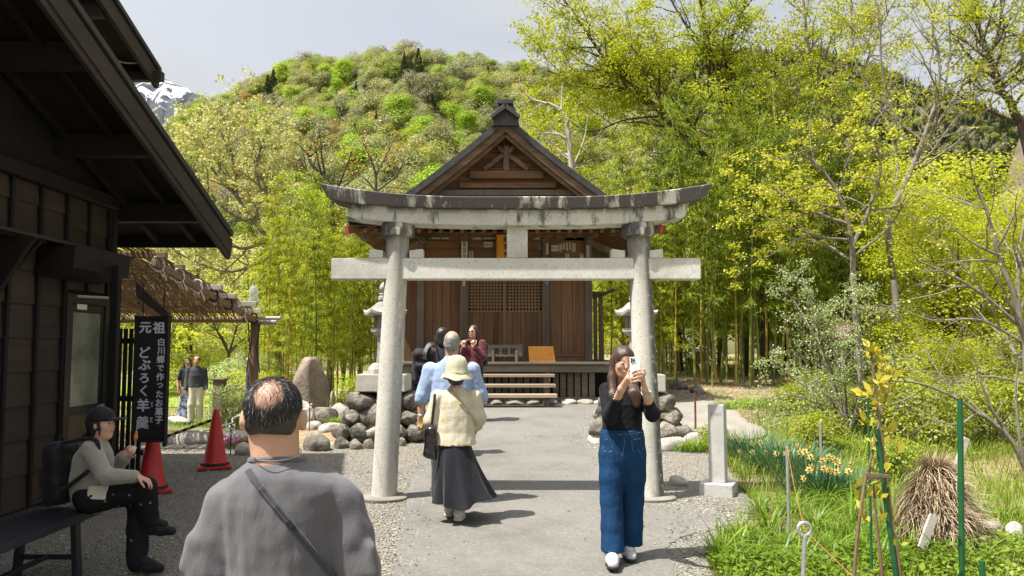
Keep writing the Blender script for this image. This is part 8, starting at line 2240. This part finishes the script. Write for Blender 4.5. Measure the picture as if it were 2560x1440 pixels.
 S2 = SDF(*box_of([hipl, hipr, al, ar], .14), .009); S2.cone(pel + Vector((0, 0, .06)), pel, .155, .16, .03, 'u', ((0, 1, 0), .7))
 for h, kn, an in ((hipl, kl, al), (hipr, kr, ar)): S2.chain([h, kn, an], [.098, .078, .066], .03)
 S2.wrinkle(.005, 7, 3, (1, 1, .4)).obj('trousers', m_cloth('charcoal_trousers', (.03, .03, .034)), root)
 for a in (al, ar): shoe(root, Vector((a.x, a.y - .06, zg)), Vector((a.x, a.y + .21, zg)), 1.05, M_BLACKP)
 q = [S.hit(px, py, .003) for px, py in zip(np.linspace(618, 880, 30), np.interp(np.linspace(618, 880, 30), [618, 648, 700, 760, 830, 880], [1172, 1215, 1278, 1352, 1440, 1500]))]
 q = [p for p in q if p]; st = empty('crossbody_strap', q[-1], 'dark narrow crossbody strap on the balding man', 'bag strap')
 mb = MB(); n = len(q)
 for k_, off in ((0, -.0045), (1, .0045)):
  mb.tube([(q[max(i - 1, 0)] + p + q[min(i + 1, n - 1)]) / 3 + Vector((off * .8, 0, off * .5)) for i, p in enumerate(q)], .0055, 6)
 mb.build('webbing', m_cloth('strap_webbing', (.05, .05, .065)), st); p = q[int(n * .42)]; MB().box(p - Vector((0, .006, 0)), (.026, .008, .016), Matrix.Rotation(.85, 3, 'Y')).build('slider', M_BLACKP, st, .002)
 nk = [S_ for S_ in (Vector((neck.x + .0615 * math.cos(a), neck.y - .002 + .062 * math.sin(a), neck.z + .034 + .012 * math.sin(a) * 1.0)) for a in np.linspace(0, 6.283, 40))]
 MB().tube(nk, .0013, 5, False).build('necklace', M_METAL, root)
H_MIX = m_leaf('black_grey_hair', (.012, .011, .011), (.03, .028, .027), (.36, .34, .33), .0, .4, .0)
bald_man()
# ---- woman in a sun hat, walking away
def m_plaid():
 t = NT('cream_plaid'); v = t.coord((1, 1, 1), 'Object', False); sp = t.new('ShaderNodeSeparateXYZ'); t.l.new(v, sp.inputs[0])
 def band(s, fq): return t.rng(t.math('SINE', t.math('MULTIPLY', s, fq)), -.1, .1)
 a, b = band(sp.outputs[0], 58), band(sp.outputs[2], 58); n = t.noise(v, 240, 2)
 c = t.mix(t.math('MULTIPLY', t.math('ADD', a, b), .5), (.52, .49, .40), (.48, .42, .29)); c = t.mix(t.rng(n, .4, .7, 0, .15), c, (.4, .34, .22))
 t.bsdf(c, .85, t.noise(v, 16, 4), .012, .6, spec=.2); return t.m
def woman_hat():
 gp = ground_at(1146, 1308); Y = gp.y
 def J(px, py, dy=0.0): return at(px, py, Y + dy)
 zg = gp.z + .026; hc = J(1141, 933, .02); fr = frame(R(178), R(-4)); r, f, u = fr
 neck, chest, pel = J(1141, 968, .02), J(1140, 1020, .03), J(1138, 1110, .02)
 shl, shr = J(1095, 992, .03), J(1186, 992, .03); ell, elr = J(1078, 1052, .03), J(1197, 1045, .05); wrl, wrr = J(1090, 1090, .12), J(1187, 1078, .15)
 hipl, hipr = J(1122, 1125), J(1155, 1125); al, ar = Vector((J(1118, 1200).x, Y + .22, zg + .09)), Vector((J(1146, 1200).x, Y + .02, zg + .09)); kl, kr = hipl.lerp(al, .5) + Vector((0, .05, 0)), hipr.lerp(ar, .5) + Vector((0, .04, 0))
 S = SDF(*box_of([hc + Vector((0, 0, .13)), al - Vector((0, 0, .04)), ell, elr, wrl, wrr, ar], .12), .0085)
 torso(S, pel, chest, neck, hc - u * .05, .125); arms(S, (shl, shr), (ell, elr), (wrl, wrr)); legs(S, (hipl, hipr), (kl, kr), (al, ar), (.07, .046, .032)); head(S, hc, fr, .88)
 hand(S, wrl, (.2, .6, -.4), (1, 0, 0), 1, (.5, .8, .6), .9); hand(S, wrr, (-.1, .3, -1), (-1, 0, 0), -1, (.4, .7, .5), .9)
 root = finish(S, SK_A, 'woman in pale sun hat and long dark skirt walking away'); face_bits(root, hc, fr, .92)
 S = SDF(*box_of([hc], .16), .006); S.ell(hc - u * .035 - f * .01, (.072, .084, .07), [r, f, u], .01); S.ell(hc - u * .06 - f * .03, (.066, .06, .05), [r, f, u], .03); S.ell(hc - u * .04 + f * .08, (.06, .075, .1), [r, f, u], .01, 's'); S.wrinkle(.003, 40, 3).obj('hair', H_BLK, root)
 M_HAT = m_cloth('sage_cotton', (.44, .44, .30), .08, .003, .15); hx = J(1141, 921, .02); n = 40; rg = random.Random(6)
 mb = MB(); prof = [(.146, -.092), (.144, -.083), (.124, -.056), (.106, -.038), (.101, .02), (.093, .065), (.072, .10), (.035, .117), (.002, .12)]; vs = []
 for i, (rr, h) in enumerate(prof):
  for k_ in range(n):
   a = 6.283 * k_ / n; w = 1 + (.035 * math.sin(3 * a + 1) + .02 * math.sin(7 * a)) * (1 if i < 3 else .5); vs.append(hx + Vector((rr * w * math.cos(a), rr * w * .98 * math.sin(a), h + (.012 * math.sin(2 * a + .6) + .008 * math.sin(5 * a) if i < 3 else .004 * math.sin(4 * a + i)))))
 fs = [(i * n + k_, i * n + (k_ + 1) % n, (i + 1) * n + (k_ + 1) % n, (i + 1) * n + k_) for i in range(len(prof) - 1) for k_ in range(n)]; mb.add(vs, fs); o = mb.build('sun_hat', M_HAT, root, smooth_=True)
 MB().tube([hx + Vector((.110 * math.cos(a), .108 * math.sin(a), -.034)) for a in np.linspace(0, 6.283, 32)], .004, 5, False).build('hat_band', M_HAT, o)
 # plaid blouse
 S = SDF(*box_of([shl, shr, ell, elr, wrl, wrr, pel], .15), .0075)
 T = [J(1139, 1112, .02), J(1139, 1080, .03), J(1140, 1040, .03), J(1141, 1000, .03), J(1141, 980, .03), J(1141, 966, .02)]
 S.loft([(p.x, p.y, p.z, rx, ry) for p, rx, ry in zip(T, (.185, .175, .165, .158, .11, .055), (.13, .12, .115, .10, .08, .055))], .03, 0, 2.2)
 S.cone(shl, shr, .05, .05, .04)
 for s, e, w in ((shl, ell, wrl), (shr, elr, wrr)): S.chain([s, e, e.lerp(w, .5)], [.062, .066, .060], .03); S.cone(e.lerp(w, .45), e.lerp(w, .8), .045, .045, .004, 's')
 S.wrinkle(.004, 8, 21, (1.2, 1, .4)); S.wrinkle(.003, 20, 5, (1.2, 1, .4), 2); bl = S; S.obj('blouse', m_plaid(), root)
 # flared skirt: pleated cone swinging to one side
 M_SKT = m_cloth('black_cotton', (.016, .016, .022), .2, .004, .1); n = 72; mb = MB(); vs = []; m = 16
 p0 = J(1137, 1098, .02); ze = zg + .17
 for i in range(m + 1):
  t = i / m; z = p0.z + (ze - p0.z) * t; rx, ry = .135 + (.275 - .135) * t ** 1.15, .11 + .15 * t; cx = p0.x + .085 * t ** 1.6; cy = p0.y + .03 * t
  for k_ in range(n):
   a = 6.283 * k_ / n; pl = 1 + .10 * t * math.sin(9 * a + 1.5 * t + .6 * math.sin(3 * a)) + .04 * t * math.sin(17 * a); vs.append((cx + rx * pl * math.cos(a), cy + ry * pl * math.sin(a), z + t ** 3 * (.035 * math.sin(2 * a + 2.2) + .018 * math.sin(5 * a))))
 fs = [(i * n + k_, (i + 1) * n + k_, (i + 1) * n + (k_ + 1) % n, i * n + (k_ + 1) % n) for i in range(m) for k_ in range(n)]; mb.add(vs, fs); mb.build('skirt', M_SKT, root, smooth_=True)
 for a, lift in ((ar, 0), (al, .0)):
  b = Vector((a.x, a.y - .07, zg + lift)); shoe(root, b, b + Vector((.02, .25, .0)), 1.0, M_SHOEW, M_SHOEW); S = SDF(*box_of([a], .12), .006); S.cone(a - Vector((0, 0, .02)), a + Vector((0, 0, .12)), .040, .046, .01); S.obj('sock', m_cloth('navy_sock', (.012, .018, .06)), root)
 # straps and bag
 q = [p for p in (bl.hit(px, py, .004) for px, py in zip(np.linspace(1118, 1193, 16), np.linspace(962, 1062, 16))) if p]
 st = empty('tan_strap', q[-1], 'tan crossbody strap over the plaid blouse of the woman in the sun hat', 'bag strap'); mb = MB()
 for a, b in zip(q[:-1], q[1:]): mb.beam(a, b + (b - a) * .1, .036, .004, (0, -1, 0))
 mb.build('webbing', m_cloth('tan_webbing', (.42, .32, .18)), st); MB().box(q[8] - Vector((0, .006, 0)), (.045, .006, .022), Matrix.Rotation(.9, 3, 'Y')).build('buckle', M_METAL, st)
 q = [p for p in (bl.hit(px, py, .006) for px, py in ((1088, 972), (1087, 985), (1086, 1005), (1083, 1030), (1080, 1060))) if p]; bp = J(1076, 1105, -.06)
 bg = empty('handbag', bp - Vector((0, 0, .14)), 'glossy black shoulder bag hanging beside the woman in the sun hat', 'bag'); S = SDF(*box_of([bp], .2), .007)
 S.box(bp, (.055, .035, .13), None, .03, .01); S.chain([bp + Vector((-.03, 0, -.10)), bp + Vector((.035, 0, -.13))], [.035, .03], .03); S.chain([bp + Vector((.01, 0, .11)), J(1081, 1062, -.05)], [.035, .012], .04); S.wrinkle(.005, 18, 3); S.obj('pouch', m_plain('patent_black', (.012, .009, .012), .18, .1, spec=.7), bg)
 mb = MB(); q = q + [J(1081, 1068, -.05)]
 for a, b in zip(q[:-1], q[1:]): mb.beam(a, b + (b - a) * .06, .024, .006, (0, -1, 0))
 mb.build('strap', m_plain('brown_leather', (.03, .014, .014), .45), bg)
woman_hat()
# ---- man in blue shirt, walking away
def man_blue():
 gp = ground_at(1098, 1262); Y = gp.y
 def J(px, py, dy=0.0): return at(px, py, Y + dy)
 zg = gp.z + .026; hc = J(1130, 857, .0); fr = frame(R(182), R(-3)); r, f, u = fr
 neck, chest, pel = J(1129, 898), J(1127, 960, .02), J(1124, 1070, .02); shl, shr = J(1075, 925, .02), J(1180, 925, .02); ell, elr = J(1055, 995, .02), J(1203, 990, .05); wrl, wrr = J(1052, 1042, .02), J(1195, 1035, .2)
 hipl, hipr = J(1104, 1080), J(1146, 1080); al, ar = Vector((J(1098, 1200).x, Y, zg + .09)), Vector((J(1145, 1200).x, Y + .3, zg + .09)); kl, kr = hipl.lerp(al, .5) + Vector((0, .04, 0)), hipr.lerp(ar, .5) + Vector((0, .05, 0))
 S = SDF(*box_of([hc + Vector((0, 0, .13)), al - Vector((0, 0, .04)), ell, elr, wrl - Vector((0, 0, .15)), wrr, ar], .12), .008)
 torso(S, pel, chest, neck, hc - u * .05, .155); S.cone(neck - Vector((0, 0, .03)), hc - u * .03, .062, .058, .03); arms(S, (shl, shr), (ell, elr), (wrl, wrr), (.055, .048, .032)); legs(S, (hipl, hipr), (kl, kr), (al, ar)); head(S, hc, fr, 1.02)
 hand(S, wrl, (.1, -.05, -1), (.4, -1, 0), -1, (.6, .9, .7), 1.05); hand(S, wrr, (-.3, .5, -.5), (-1, 0, 0), -1)
 root = finish(S, SK_A, 'grey haired man in light blue shirt walking away, holding a bottle'); face_bits(root, hc, fr)
 S = SDF(*box_of([hc], .16), .006); S.ell(hc + u * .022 - f * .015, (.079, .098, .086), [r, f, u], .01); S.ell(hc - u * .04 - f * .04, (.07, .058, .05), [r, f, u], .03); S.ell(hc - u * .06 + f * .075, (.12, .08, .13), [r, f, u], .01, 's'); S.ell(hc + u * .10 - f * .025, (.05, .07, .035), [r, f, u], .02, 's'); S.wrinkle(.002, 60, 3).obj('hair', H_GRY, root)
 S = SDF(*box_of([shl, shr, ell, elr, wrl, wrr, pel], .16), .008)
 T = [J(1125, 1088, .02), J(1125, 1050, .02), J(1126, 1000, .02), J(1127, 945, .02), J(1128, 912, .02), J(1129, 893, .01)]
 S.loft([(p.x, p.y, p.z, rx, ry) for p, rx, ry in zip(T, (.20, .205, .21, .205, .15, .068), (.145, .145, .14, .125, .10, .066))], .04, 0, 2.3); S.cone(shl, shr, .062, .062, .05)
 for s, e in ((shl, ell), (shr, elr)):
  S.chain([s, s.lerp(e, .9)], [.078, .070], .03); S.cone(s.lerp(e, .88), s.lerp(e, 1.05), .072, .068, .015); w = wrl if s is shl else wrr; S.cone(e, e.lerp(w, .3), .05, .045, .004, 's')
 S.wrinkle(.006, 8, 31, (1.1, 1.1, .55)); S.wrinkle(.003, 20, 7, (1, 1, .6), 2); sh = S.obj('shirt', m_cloth('pale_blue_shirt', (.30, .39, .56), .06, .003, .1), root)
 MB().lathe([(.072, 0), (.074, .02), (.066, .045), (.064, .044)], (neck.x, neck.y + .0, neck.z - .012), 24).build('collar', m_cloth('blue_collar', (.32, .44, .68), .05), sh, smooth_=True)
 S = SDF(*box_of([hipl, hipr, al, ar], .15), .009); S.cone(pel + Vector((0, 0, .02)), pel, .165, .17, .03, 'u', ((0, 1, 0), .75))
 for h, kn, an in ((hipl, kl, al), (hipr, kr, ar)): S.chain([h, kn, an], [.105, .085, .078], .03)
 S.wrinkle(.006, 7, 9, (1, 1, .4)).obj('trousers', m_cloth('dark_slacks', (.03, .03, .035)), root)
 for a in (al, ar): shoe(root, Vector((a.x, a.y - .06, zg)), Vector((a.x, a.y + .22, zg)), 1.1, M_BLACKP)
 MB().tube([wrl + Vector((.033 * math.cos(a), .03 * math.sin(a), .02)) for a in np.linspace(0, 6.283, 18)], .007, 6, False).build('watch', M_METAL, root)
 b0 = wrl + Vector((.045, -.045, -.075)); bt = empty('drink_bottle', b0, 'green tea bottle with clear top in the hand of the man in blue', 'bottle'); ax = Vector((.35, -.75, .5)).normalized(); t = NT('green_drink'); b = t.bsdf((.45, .55, .04), .2, spec=.5); b.inputs['Transmission Weight'].default_value = .3
 MB().tube([b0 - ax * .08, b0 + ax * .05], [.031, .033], 16).build('bottle_body', t.m, bt, smooth_=True); MB().tube([b0 + ax * .051, b0 + ax * .075, b0 + ax * .10], [.032, .028, .014], 16).build('bottle_shoulder', bpy.data.materials['clear_bottle'], bt, smooth_=True); MB().tube([b0 + ax * .101, b0 + ax * .118], .015, 12).build('cap', M_WHITE, bt)
man_blue()
# ---- generic standing figure for those farther away
def stander(Y, px, py_top, label, skin, hairm, yaw, top, topm, bot, botm, H=None, w=.15, long_hair=0, shades=False, skirt=False, arms_to=None, hem=.0, hold=None, lean=0.0, res=.0105, sleeve=.95, bald=False, hood=False):
 x = PX(px, Y); zg = gzf(x, Y) + .02; H = H or (PZ(py_top, Y) - zg); k = H / 1.68; b = Vector((x, Y, zg)); fr = frame(yaw); r, f, u = fr
 def L(a, d, h): return b + r * a * k + f * d * k + Vector((lean * h, 0, h * k))
 hc = L(0, .02, 1.56); neck, chest, pel = L(0, 0, 1.42), L(0, 0, 1.2), L(0, 0, .92); sh = [L(-.165 * w / .15, 0, 1.36), L(.165 * w / .15, 0, 1.36)]
 if arms_to == 'chest': el, wr = [L(-.22, .05, 1.12), L(.22, .05, 1.12)], [L(-.09, .18, 1.30), L(.09, .18, 1.30)]
 else: el, wr = [L(-.22, -.02, 1.09), L(.22, -.02, 1.09)], [L(-.235, .06, .86), L(.235, .06, .86)]
 hip, kn, an = [L(-.085, 0, .90), L(.085, 0, .90)], [L(-.095, .03, .48), L(.095, .01, .48)], [L(-.10, 0, .08), L(.10, -.03, .08)]
 S = SDF(*box_of([hc + Vector((0, 0, .14)), b] + el + wr + [p - Vector((0, 0, .18)) for p in wr[:1]], .14), res)
 torso(S, pel, chest, neck, hc - u * .05, w * .88); arms(S, sh, el, wr); legs(S, hip, kn, an); head(S, hc, fr, k)
 for w_, s in zip(wr, (1, -1)):
  if arms_to == 'chest': hand(S, w_, (u * .8 + f * .3)[:], (-f)[:], s, (.9, 1.1, .8), k)
  else: hand(S, w_, (f * .1 - u)[:], (r * s)[:], -s, (.4, .6, .4), k)
 root = finish(S, skin, label); face_bits(root, hc, fr, k, shades)
 S = SDF(*box_of([hc + Vector((0, 0, .14)), hc - Vector((0, 0, .12 + long_hair))], .17), .007)
 S.ell(hc + (u * .034 - f * .018) * k, (.083 * k, .10 * k, .088 * k), [r, f, u], .01); S.ell(hc + (-u * .03 - f * .045) * k, (.076 * k, .06 * k, .08 * k), [r, f, u], .03)
 if long_hair: S.chain([hc - f * .06 * k - u * .04, hc - f * .085 * k - u * (.06 + long_hair)], [.075 * k, .05 * k], .04, (f[:], .6)); S.chain([hc + r * .07 * k, hc + r * .085 * k - u * long_hair * .8 - f * .02], [.03, .03], .03); S.chain([hc - r * .07 * k, hc - r * .085 * k - u * long_hair * .8 - f * .02], [.03, .03], .03)
 S.ell(hc + (-u * .03 + f * .085) * k, (.066 * k, .08 * k, .095 * k), [r, f, u], .01, 's')
 if bald: S.ell(hc + (u * .10 + f * .03) * k, (.06 * k, .08 * k, .05 * k), [r, f, u], .02, 's')
 S.wrinkle(.004, 30, 5, (1, 1, .4)).obj('hair', hairm, root)
 S = SDF(*box_of([neck, pel - Vector((0, 0, abs(hem)))] + el + wr + sh, .14), res)
 T = [L(0, 0, .93 - hem), L(0, 0, 1.05), L(0, 0, 1.2), L(0, 0, 1.33), L(0, 0, 1.39), L(0, 0, 1.43)]
 S.loft([(p.x, p.y, p.z, a * w / .15 * k, c * k) for p, a, c in zip(T, (.165, .16, .168, .155, .10, .062), (.12, .112, .12, .10, .08, .06))], .03, yaw, 2.3)
 for s, e, w_ in zip(sh, el, wr): S.chain([s, e, e.lerp(w_, max(0.0, sleeve - .0))] if sleeve > .2 else [s, s.lerp(e, .8)], [.064 * k, .058 * k, .048 * k][:3 if sleeve > .2 else 2], .03)
 if hood: S.ell(neck - f * .07 + u * .02, (.11, .06, .075), [r, f, u], .04); S.cone(L(-.06, .10, 1.40), L(.06, .10, 1.40), .03, .03, .03)
 S.wrinkle(.006, 9, 7, (1, 1, .6)).obj(top, topm, root)
 S = SDF(*box_of([pel, b] + hip + an, .24), res * 1.15); S.cone(pel + Vector((0, 0, .05)), pel, .135 * k, .145 * k, .03, 'u', (f[:], .75))
 if skirt:
  S.loft([(p.x, p.y, p.z, a * k, a * k * .85) for p, a in zip((L(0, 0, .07), L(0, 0, .5), L(0, 0, .95)), (.24, .19, .13))], .03, yaw); S.wrinkle(.012, 16, 3, (1, 1, .08))
 else:
  for h, q, a in zip(hip, kn, an): S.chain([h, q, a], [.10 * k, .085 * k, .082 * k], .03)
  S.wrinkle(.006, 8, 4, (1, 1, .4))
 S.obj(bot, botm, root)
 for a in an: q = Vector((a.x, a.y, zg)) - f * .05; shoe(root, q, q + f * .24, k, M_BLACKP)
 return root, L, fr
M_SWG = m_cloth('charcoal_sweater', (.045, .05, .058)); M_CREAM = m_cloth('cream_trousers', (.60, .55, .44)); M_NAVY = m_cloth('navy_cotton', (.018, .022, .032)); M_MAROON = m_cloth('maroon_fleece', (.10, .014, .022), .15, .004, .3)
def m_floral():
 t = NT('blue_floral'); v = t.coord((1, 1, 1), 'Object', False); n = t.noise(v, 9, 4, .6); n2 = t.noise(v, 26, 3); c = t.ramp(n, [(.38, (.03, .04, .085)), (.5, (.12, .14, .21)), (.62, (.42, .44, .48))]); c = t.mix(t.rng(n2, .55, .62, 0, .6), c, (.02, .025, .05)); t.bsdf(c, .8, spec=.2); return t.m
stander(18.6, 493, 890, 'man in charcoal sweater and cream trousers standing beyond the pergola', SK_T, H_BLK, R(14), 'sweater', M_SWG, 'trousers', M_CREAM, w=.165, bald=True, hem=.03)
stander(19.3, 470, 897, 'woman in sunglasses, dark top and blue floral skirt behind the man in cream trousers', SK_T, H_BRN, R(35), 'top', M_NAVY, 'skirt', m_floral(), w=.14, shades=True, skirt=True, long_hair=.12, sleeve=.1)
stander(15.5, 629, 888, 'woman in black top and sunglasses half hidden by the pergola post', SK_W, H_BRN, R(-62), 'top', M_NAVY, 'trousers', M_NAVY, w=.14, shades=True, long_hair=.10)
ro, L, fr = stander(13.8, 1185, 812, 'woman in maroon hooded top and dark sunglasses gripping her bag straps before the shrine', SK_W, H_BRN, R(-28), 'hooded_top', M_MAROON, 'trousers', M_NAVY, w=.15, shades=True, long_hair=.20, arms_to='chest', hem=.17, sleeve=.85, hood=True, res=.009)
def backpack(name, c, yaw, size, mat, label, straps=None, tilt=0.0):
 r, f, u = frame(yaw, tilt); c = Vector(c); root = empty(name, c - u * size[2], label, 'backpack'); S = SDF(*box_of([c], max(size) * 1.35), .009)
 S.box(c, size, [r, f, u], min(size) * .8, .02); S.box(c - f * size[1] * .8 - u * size[2] * .25, (size[0] * .75, size[1] * .5, size[2] * .5), [r, f, u], .04, .03); S.wrinkle(.007, 9, 3); S.obj('bag_body', mat, root)
 MB().tube([c + u * size[2] * .95 + r * a for a in (-.03,)] + [c + u * (size[2] + .05), c + u * size[2] * .95 + r * .03], .009, 6).build('grab_loop', mat, root)
 for path in straps or []: MB().tube(curve_pts(path, 5), .016, 6).build('strap', mat, root)
 return root
M_BAGK = m_cloth('black_nylon', (.010, .010, .013), .15, .004, .1, 150, .6)
M_BAGS = m_cloth('grey_nylon', (.19, .19, .19))
c = L(0, -.20, 1.16); backpack('backpack', c, R(-28), (.14, .08, .21), M_BAGK, 'dark backpack on the woman in the maroon hooded top', [[L(-.11, -.10, 1.40), L(-.10, .06, 1.41), L(-.10, .14, 1.25)], [L(.11, -.10, 1.40), L(.10, .06, 1.41), L(.10, .14, 1.25)]])
ro, L, fr = stander(10.6, 1106, 818, 'dark haired person in black T-shirt in front of the man in blue', SK_W, H_BLK, R(165), 'T_shirt', M_NAVY, 'trousers', M_NAVY, w=.165, long_hair=.03, sleeve=.1)
c = at(1060, 915, 10.35); rt = backpack('backpack', c, R(180), (.15, .10, .23), M_BAGK, 'black backpack slung on the shoulder of the person in the black T-shirt', None, .15)
st = MB(); q = curve_pts([at(1062, 902, 10.25), at(1063, 880, 10.2), at(1072, 862, 10.3), at(1090, 858, 10.6)], 5)
for a, b in zip(q[:-1], q[1:]): st.beam(a, b + (b - a) * .1, .045, .012, (0, -1, 0))
st.build('strap', M_BAGS, rt)
st = MB(); rg = random.Random(4)
for k in range(12): st.box(c + Vector((rg.uniform(-.05, .08), -.105 - .012, .12 + rg.uniform(-.02, .02))), (.014, .004, .012))
st.build('embroidery', M_RED, rt)
# ---- woman sitting on the bench in the shade, in profile
def woman_seated():
 Y = 5.9
 def J(px, py, dy=0.0): return at(px, py, Y + dy)
 zs = .735; hc = J(254, 1060, .0); fr = frame(R(82), R(2)); r, f, u = fr; neck, chest = J(243, 1105), J(235, 1150); pel = Vector((J(236, 1230).x, Y, zs + .10))
 shn, shf = J(228, 1125, -.15), J(246, 1122, .16); eln, elf = J(262, 1190, -.20), J(282, 1178, .20); wrn, wrf = J(345, 1192, -.16), J(314, 1136, .12)
 hipn, hipf = pel + Vector((.02, -.08, -.02)), pel + Vector((.02, .08, -.02)); kn_, kf = J(362, 1222, -.04), J(348, 1232, .10); zg = gzf(kn_.x, Y) + .02
 an_ = J(378, 1303, .02); af = Vector((J(352, 1300).x, Y - .02, zg + .10)); tn, tf = an_ + Vector((.10, -.02, -.02)), af + Vector((.16, -.02, -.06))
 S = SDF(*box_of([hc + Vector((0, 0, .13)), af - Vector((0, 0, .08)), shn, shf, eln, elf, tn, tf, wrn + Vector((.15, 0, 0)), pel], .13), .0075)
 torso(S, pel, chest, neck, hc - u * .05, .12); arms(S, (shn, shf), (eln, elf), (wrn, wrf), (.044, .038, .025)); S.chain([hipn, kn_, an_, tn], [.078, .052, .034, .025], .03); S.chain([hipf, kf, af, tf], [.078, .052, .034, .025], .03); head(S, hc, fr, .93)
 hand(S, wrn, (.9, .1, -.35), (-.2, 0, -1), -1, (.35, .5, .4), .9); hand(S, wrf, (.6, -.1, .45), (0, -1, -.1), 1, (.9, 1.2, .9), .88)
 root = finish(S, SK_W, 'woman in black cap and pale fleece sitting on the bench with a snack'); face_bits(root, hc, fr, .93)
 S = SDF(*box_of([hc - f * .1], .19), .006); S.ell(hc + u * .02 - f * .02, (.079, .096, .088), [r, f, u], .01); S.ell(hc - u * .045 - f * .035, (.068, .055, .06), [r, f, u], .03); S.cone(hc - f * .09 - u * .075, hc - f * .14 - u * .10, .03, .022, .03); S.cone(hc + f * .035 - u * .02 - r * .07, hc + f * .03 - u * .075 - r * .065, .013, .006, .02)
 S.ell(hc - u * .03 + f * .085, (.085, .075, .11), [r, f, u], .01, 's'); S.wrinkle(.003, 40, 3).obj('hair', H_BLK, root)
 S = SDF(*box_of([hc + f * .06], .2), .006); S.ell(hc + u * .045 - f * .008, (.084, .104, .084), [r, f, u], .01); S.cut(hc + u * .022, (-u)[:]); S.ell(hc + f * .125 + u * .034, (.062, .075, .010), [r, f, (u - f * .0).normalized()], .012); cap = S.obj('cap', M_BAGK, root)
 M_FLE = m_cloth('oat_fleece', (.27, .255, .21), .08, .004, .4); S = SDF(*box_of([shn, shf, eln, elf, wrn, wrf, pel - Vector((.1, 0, .05))], .14), .0065)
 S.chain([pel + Vector((-.02, 0, .0)), J(228, 1200), chest, J(240, 1125)], [.135, .132, .125, .09], .05); S.cone(shn, shf, .06, .06, .05); S.cone(J(242, 1120), neck, .07, .05, .03)
 for s, e, w_ in ((shn, eln, wrn), (shf, elf, wrf)): S.chain([s, e, e.lerp(w_, .85)], [.066, .06, .048], .03)
 S.wrinkle(.007, 9, 7, (1, 1, 1)); S.obj('fleece_jacket', M_FLE, root)
 t = NT('dotted_black'); v = t.coord((1, 1, 1), 'Object', False); vo = t.new('ShaderNodeTexVoronoi'); vo.inputs['Scale'].default_value = 13; t.l.new(v, vo.inputs['Vector']); t.bsdf(t.mix(t.rng(vo.outputs['Distance'], .10, .14), (.16, .16, .16), (.010, .010, .012)), .9, spec=.2)
 S = SDF(*box_of([pel, kn_, kf, an_, af], .15), .007); S.ell(pel, (.15, .16, .12), None, .03); S.chain([hipn, kn_, an_ + Vector((-.01, 0, .0))], [.10, .082, .066], .03); S.chain([hipf, kf, af + Vector((-.01, 0, -.02))], [.10, .082, .07], .03); S.cut((0, 0, zs + .006), (0, 0, -1)) if False else None
 S.wrinkle(.006, 9, 4); S.obj('trousers', t.m, root)
 for a, b in ((an_, tn), (af, tf)):
  S = SDF(*box_of([a, b], .12), .006); S.chain([a + Vector((0, 0, .08)), a, b], [.042, .041, .034], .02); S.obj('sock', M_BAGK, root)
  d = (b - a); d.z = 0; d.normalize(); lo, hi = box_of([a, b], .15); S = SDF(lo, hi, .006); z = Vector((0, 0, 1)); S.chain([a - d * .03 - z * .055, a + d * .08 - z * .058, a + d * .17 - z * .062], [.038, .040, .032], .03); S.cone(a - z * .05, a + z * .035, .042, .048, .03); S.cut(a - z * .10, (0, 0, -1)); S.obj('shoe', M_BAGK, root)
 # skewer in her raised hand, and her backpack
 h = wrf + Vector((.075, -.02, .055)); sk = empty('snack_skewer', h, 'glazed snack on a stick held by the seated woman', 'snack'); d = Vector((.10, -.06, 1)).normalized(); MB().tube([h - d * .04, h + d * .19], .003, 6).build('stick', M_GREYP, sk); S = SDF(*box_of([h, h + d * .15], .04), .004); S.chain([h + d * .04, h + d * .075, h + d * .115], [.007, .014, .008], .008); S.obj('snack', m_plain('amber_glaze', (.42, .15, .02), .25), sk); MB().box(h - d * .01 + Vector((0, -.012, 0)), (.03, .008, .035), Matrix.Rotation(.5, 3, 'Y')).build('wrapper', M_WHITE, sk)
 c = J(152, 1188, .02); c.z = max(c.z, zs + .26); backpack('backpack', c, R(82), (.14, .085, .225), M_BAGK, 'black backpack worn by the seated woman in the cap', [[c + Vector((.05, -.08, .22)), J(205, 1098, -.14), J(240, 1100, -.17), J(248, 1135, -.17)], [c + Vector((.06, -.10, -.12)), J(205, 1190, -.20), J(222, 1175, -.20)]], .05)
 S = SDF(*box_of([J(243, 1235, -.17)], .12), .006); S.box(J(243, 1232, -.145), (.07, .012, .05), frame(R(0), .4), .01, .01); o = S.obj('wrapping_paper', M_CREAM); tag(o, 'pale folded snack paper on the lap of the seated woman', 'paper')
woman_seated()
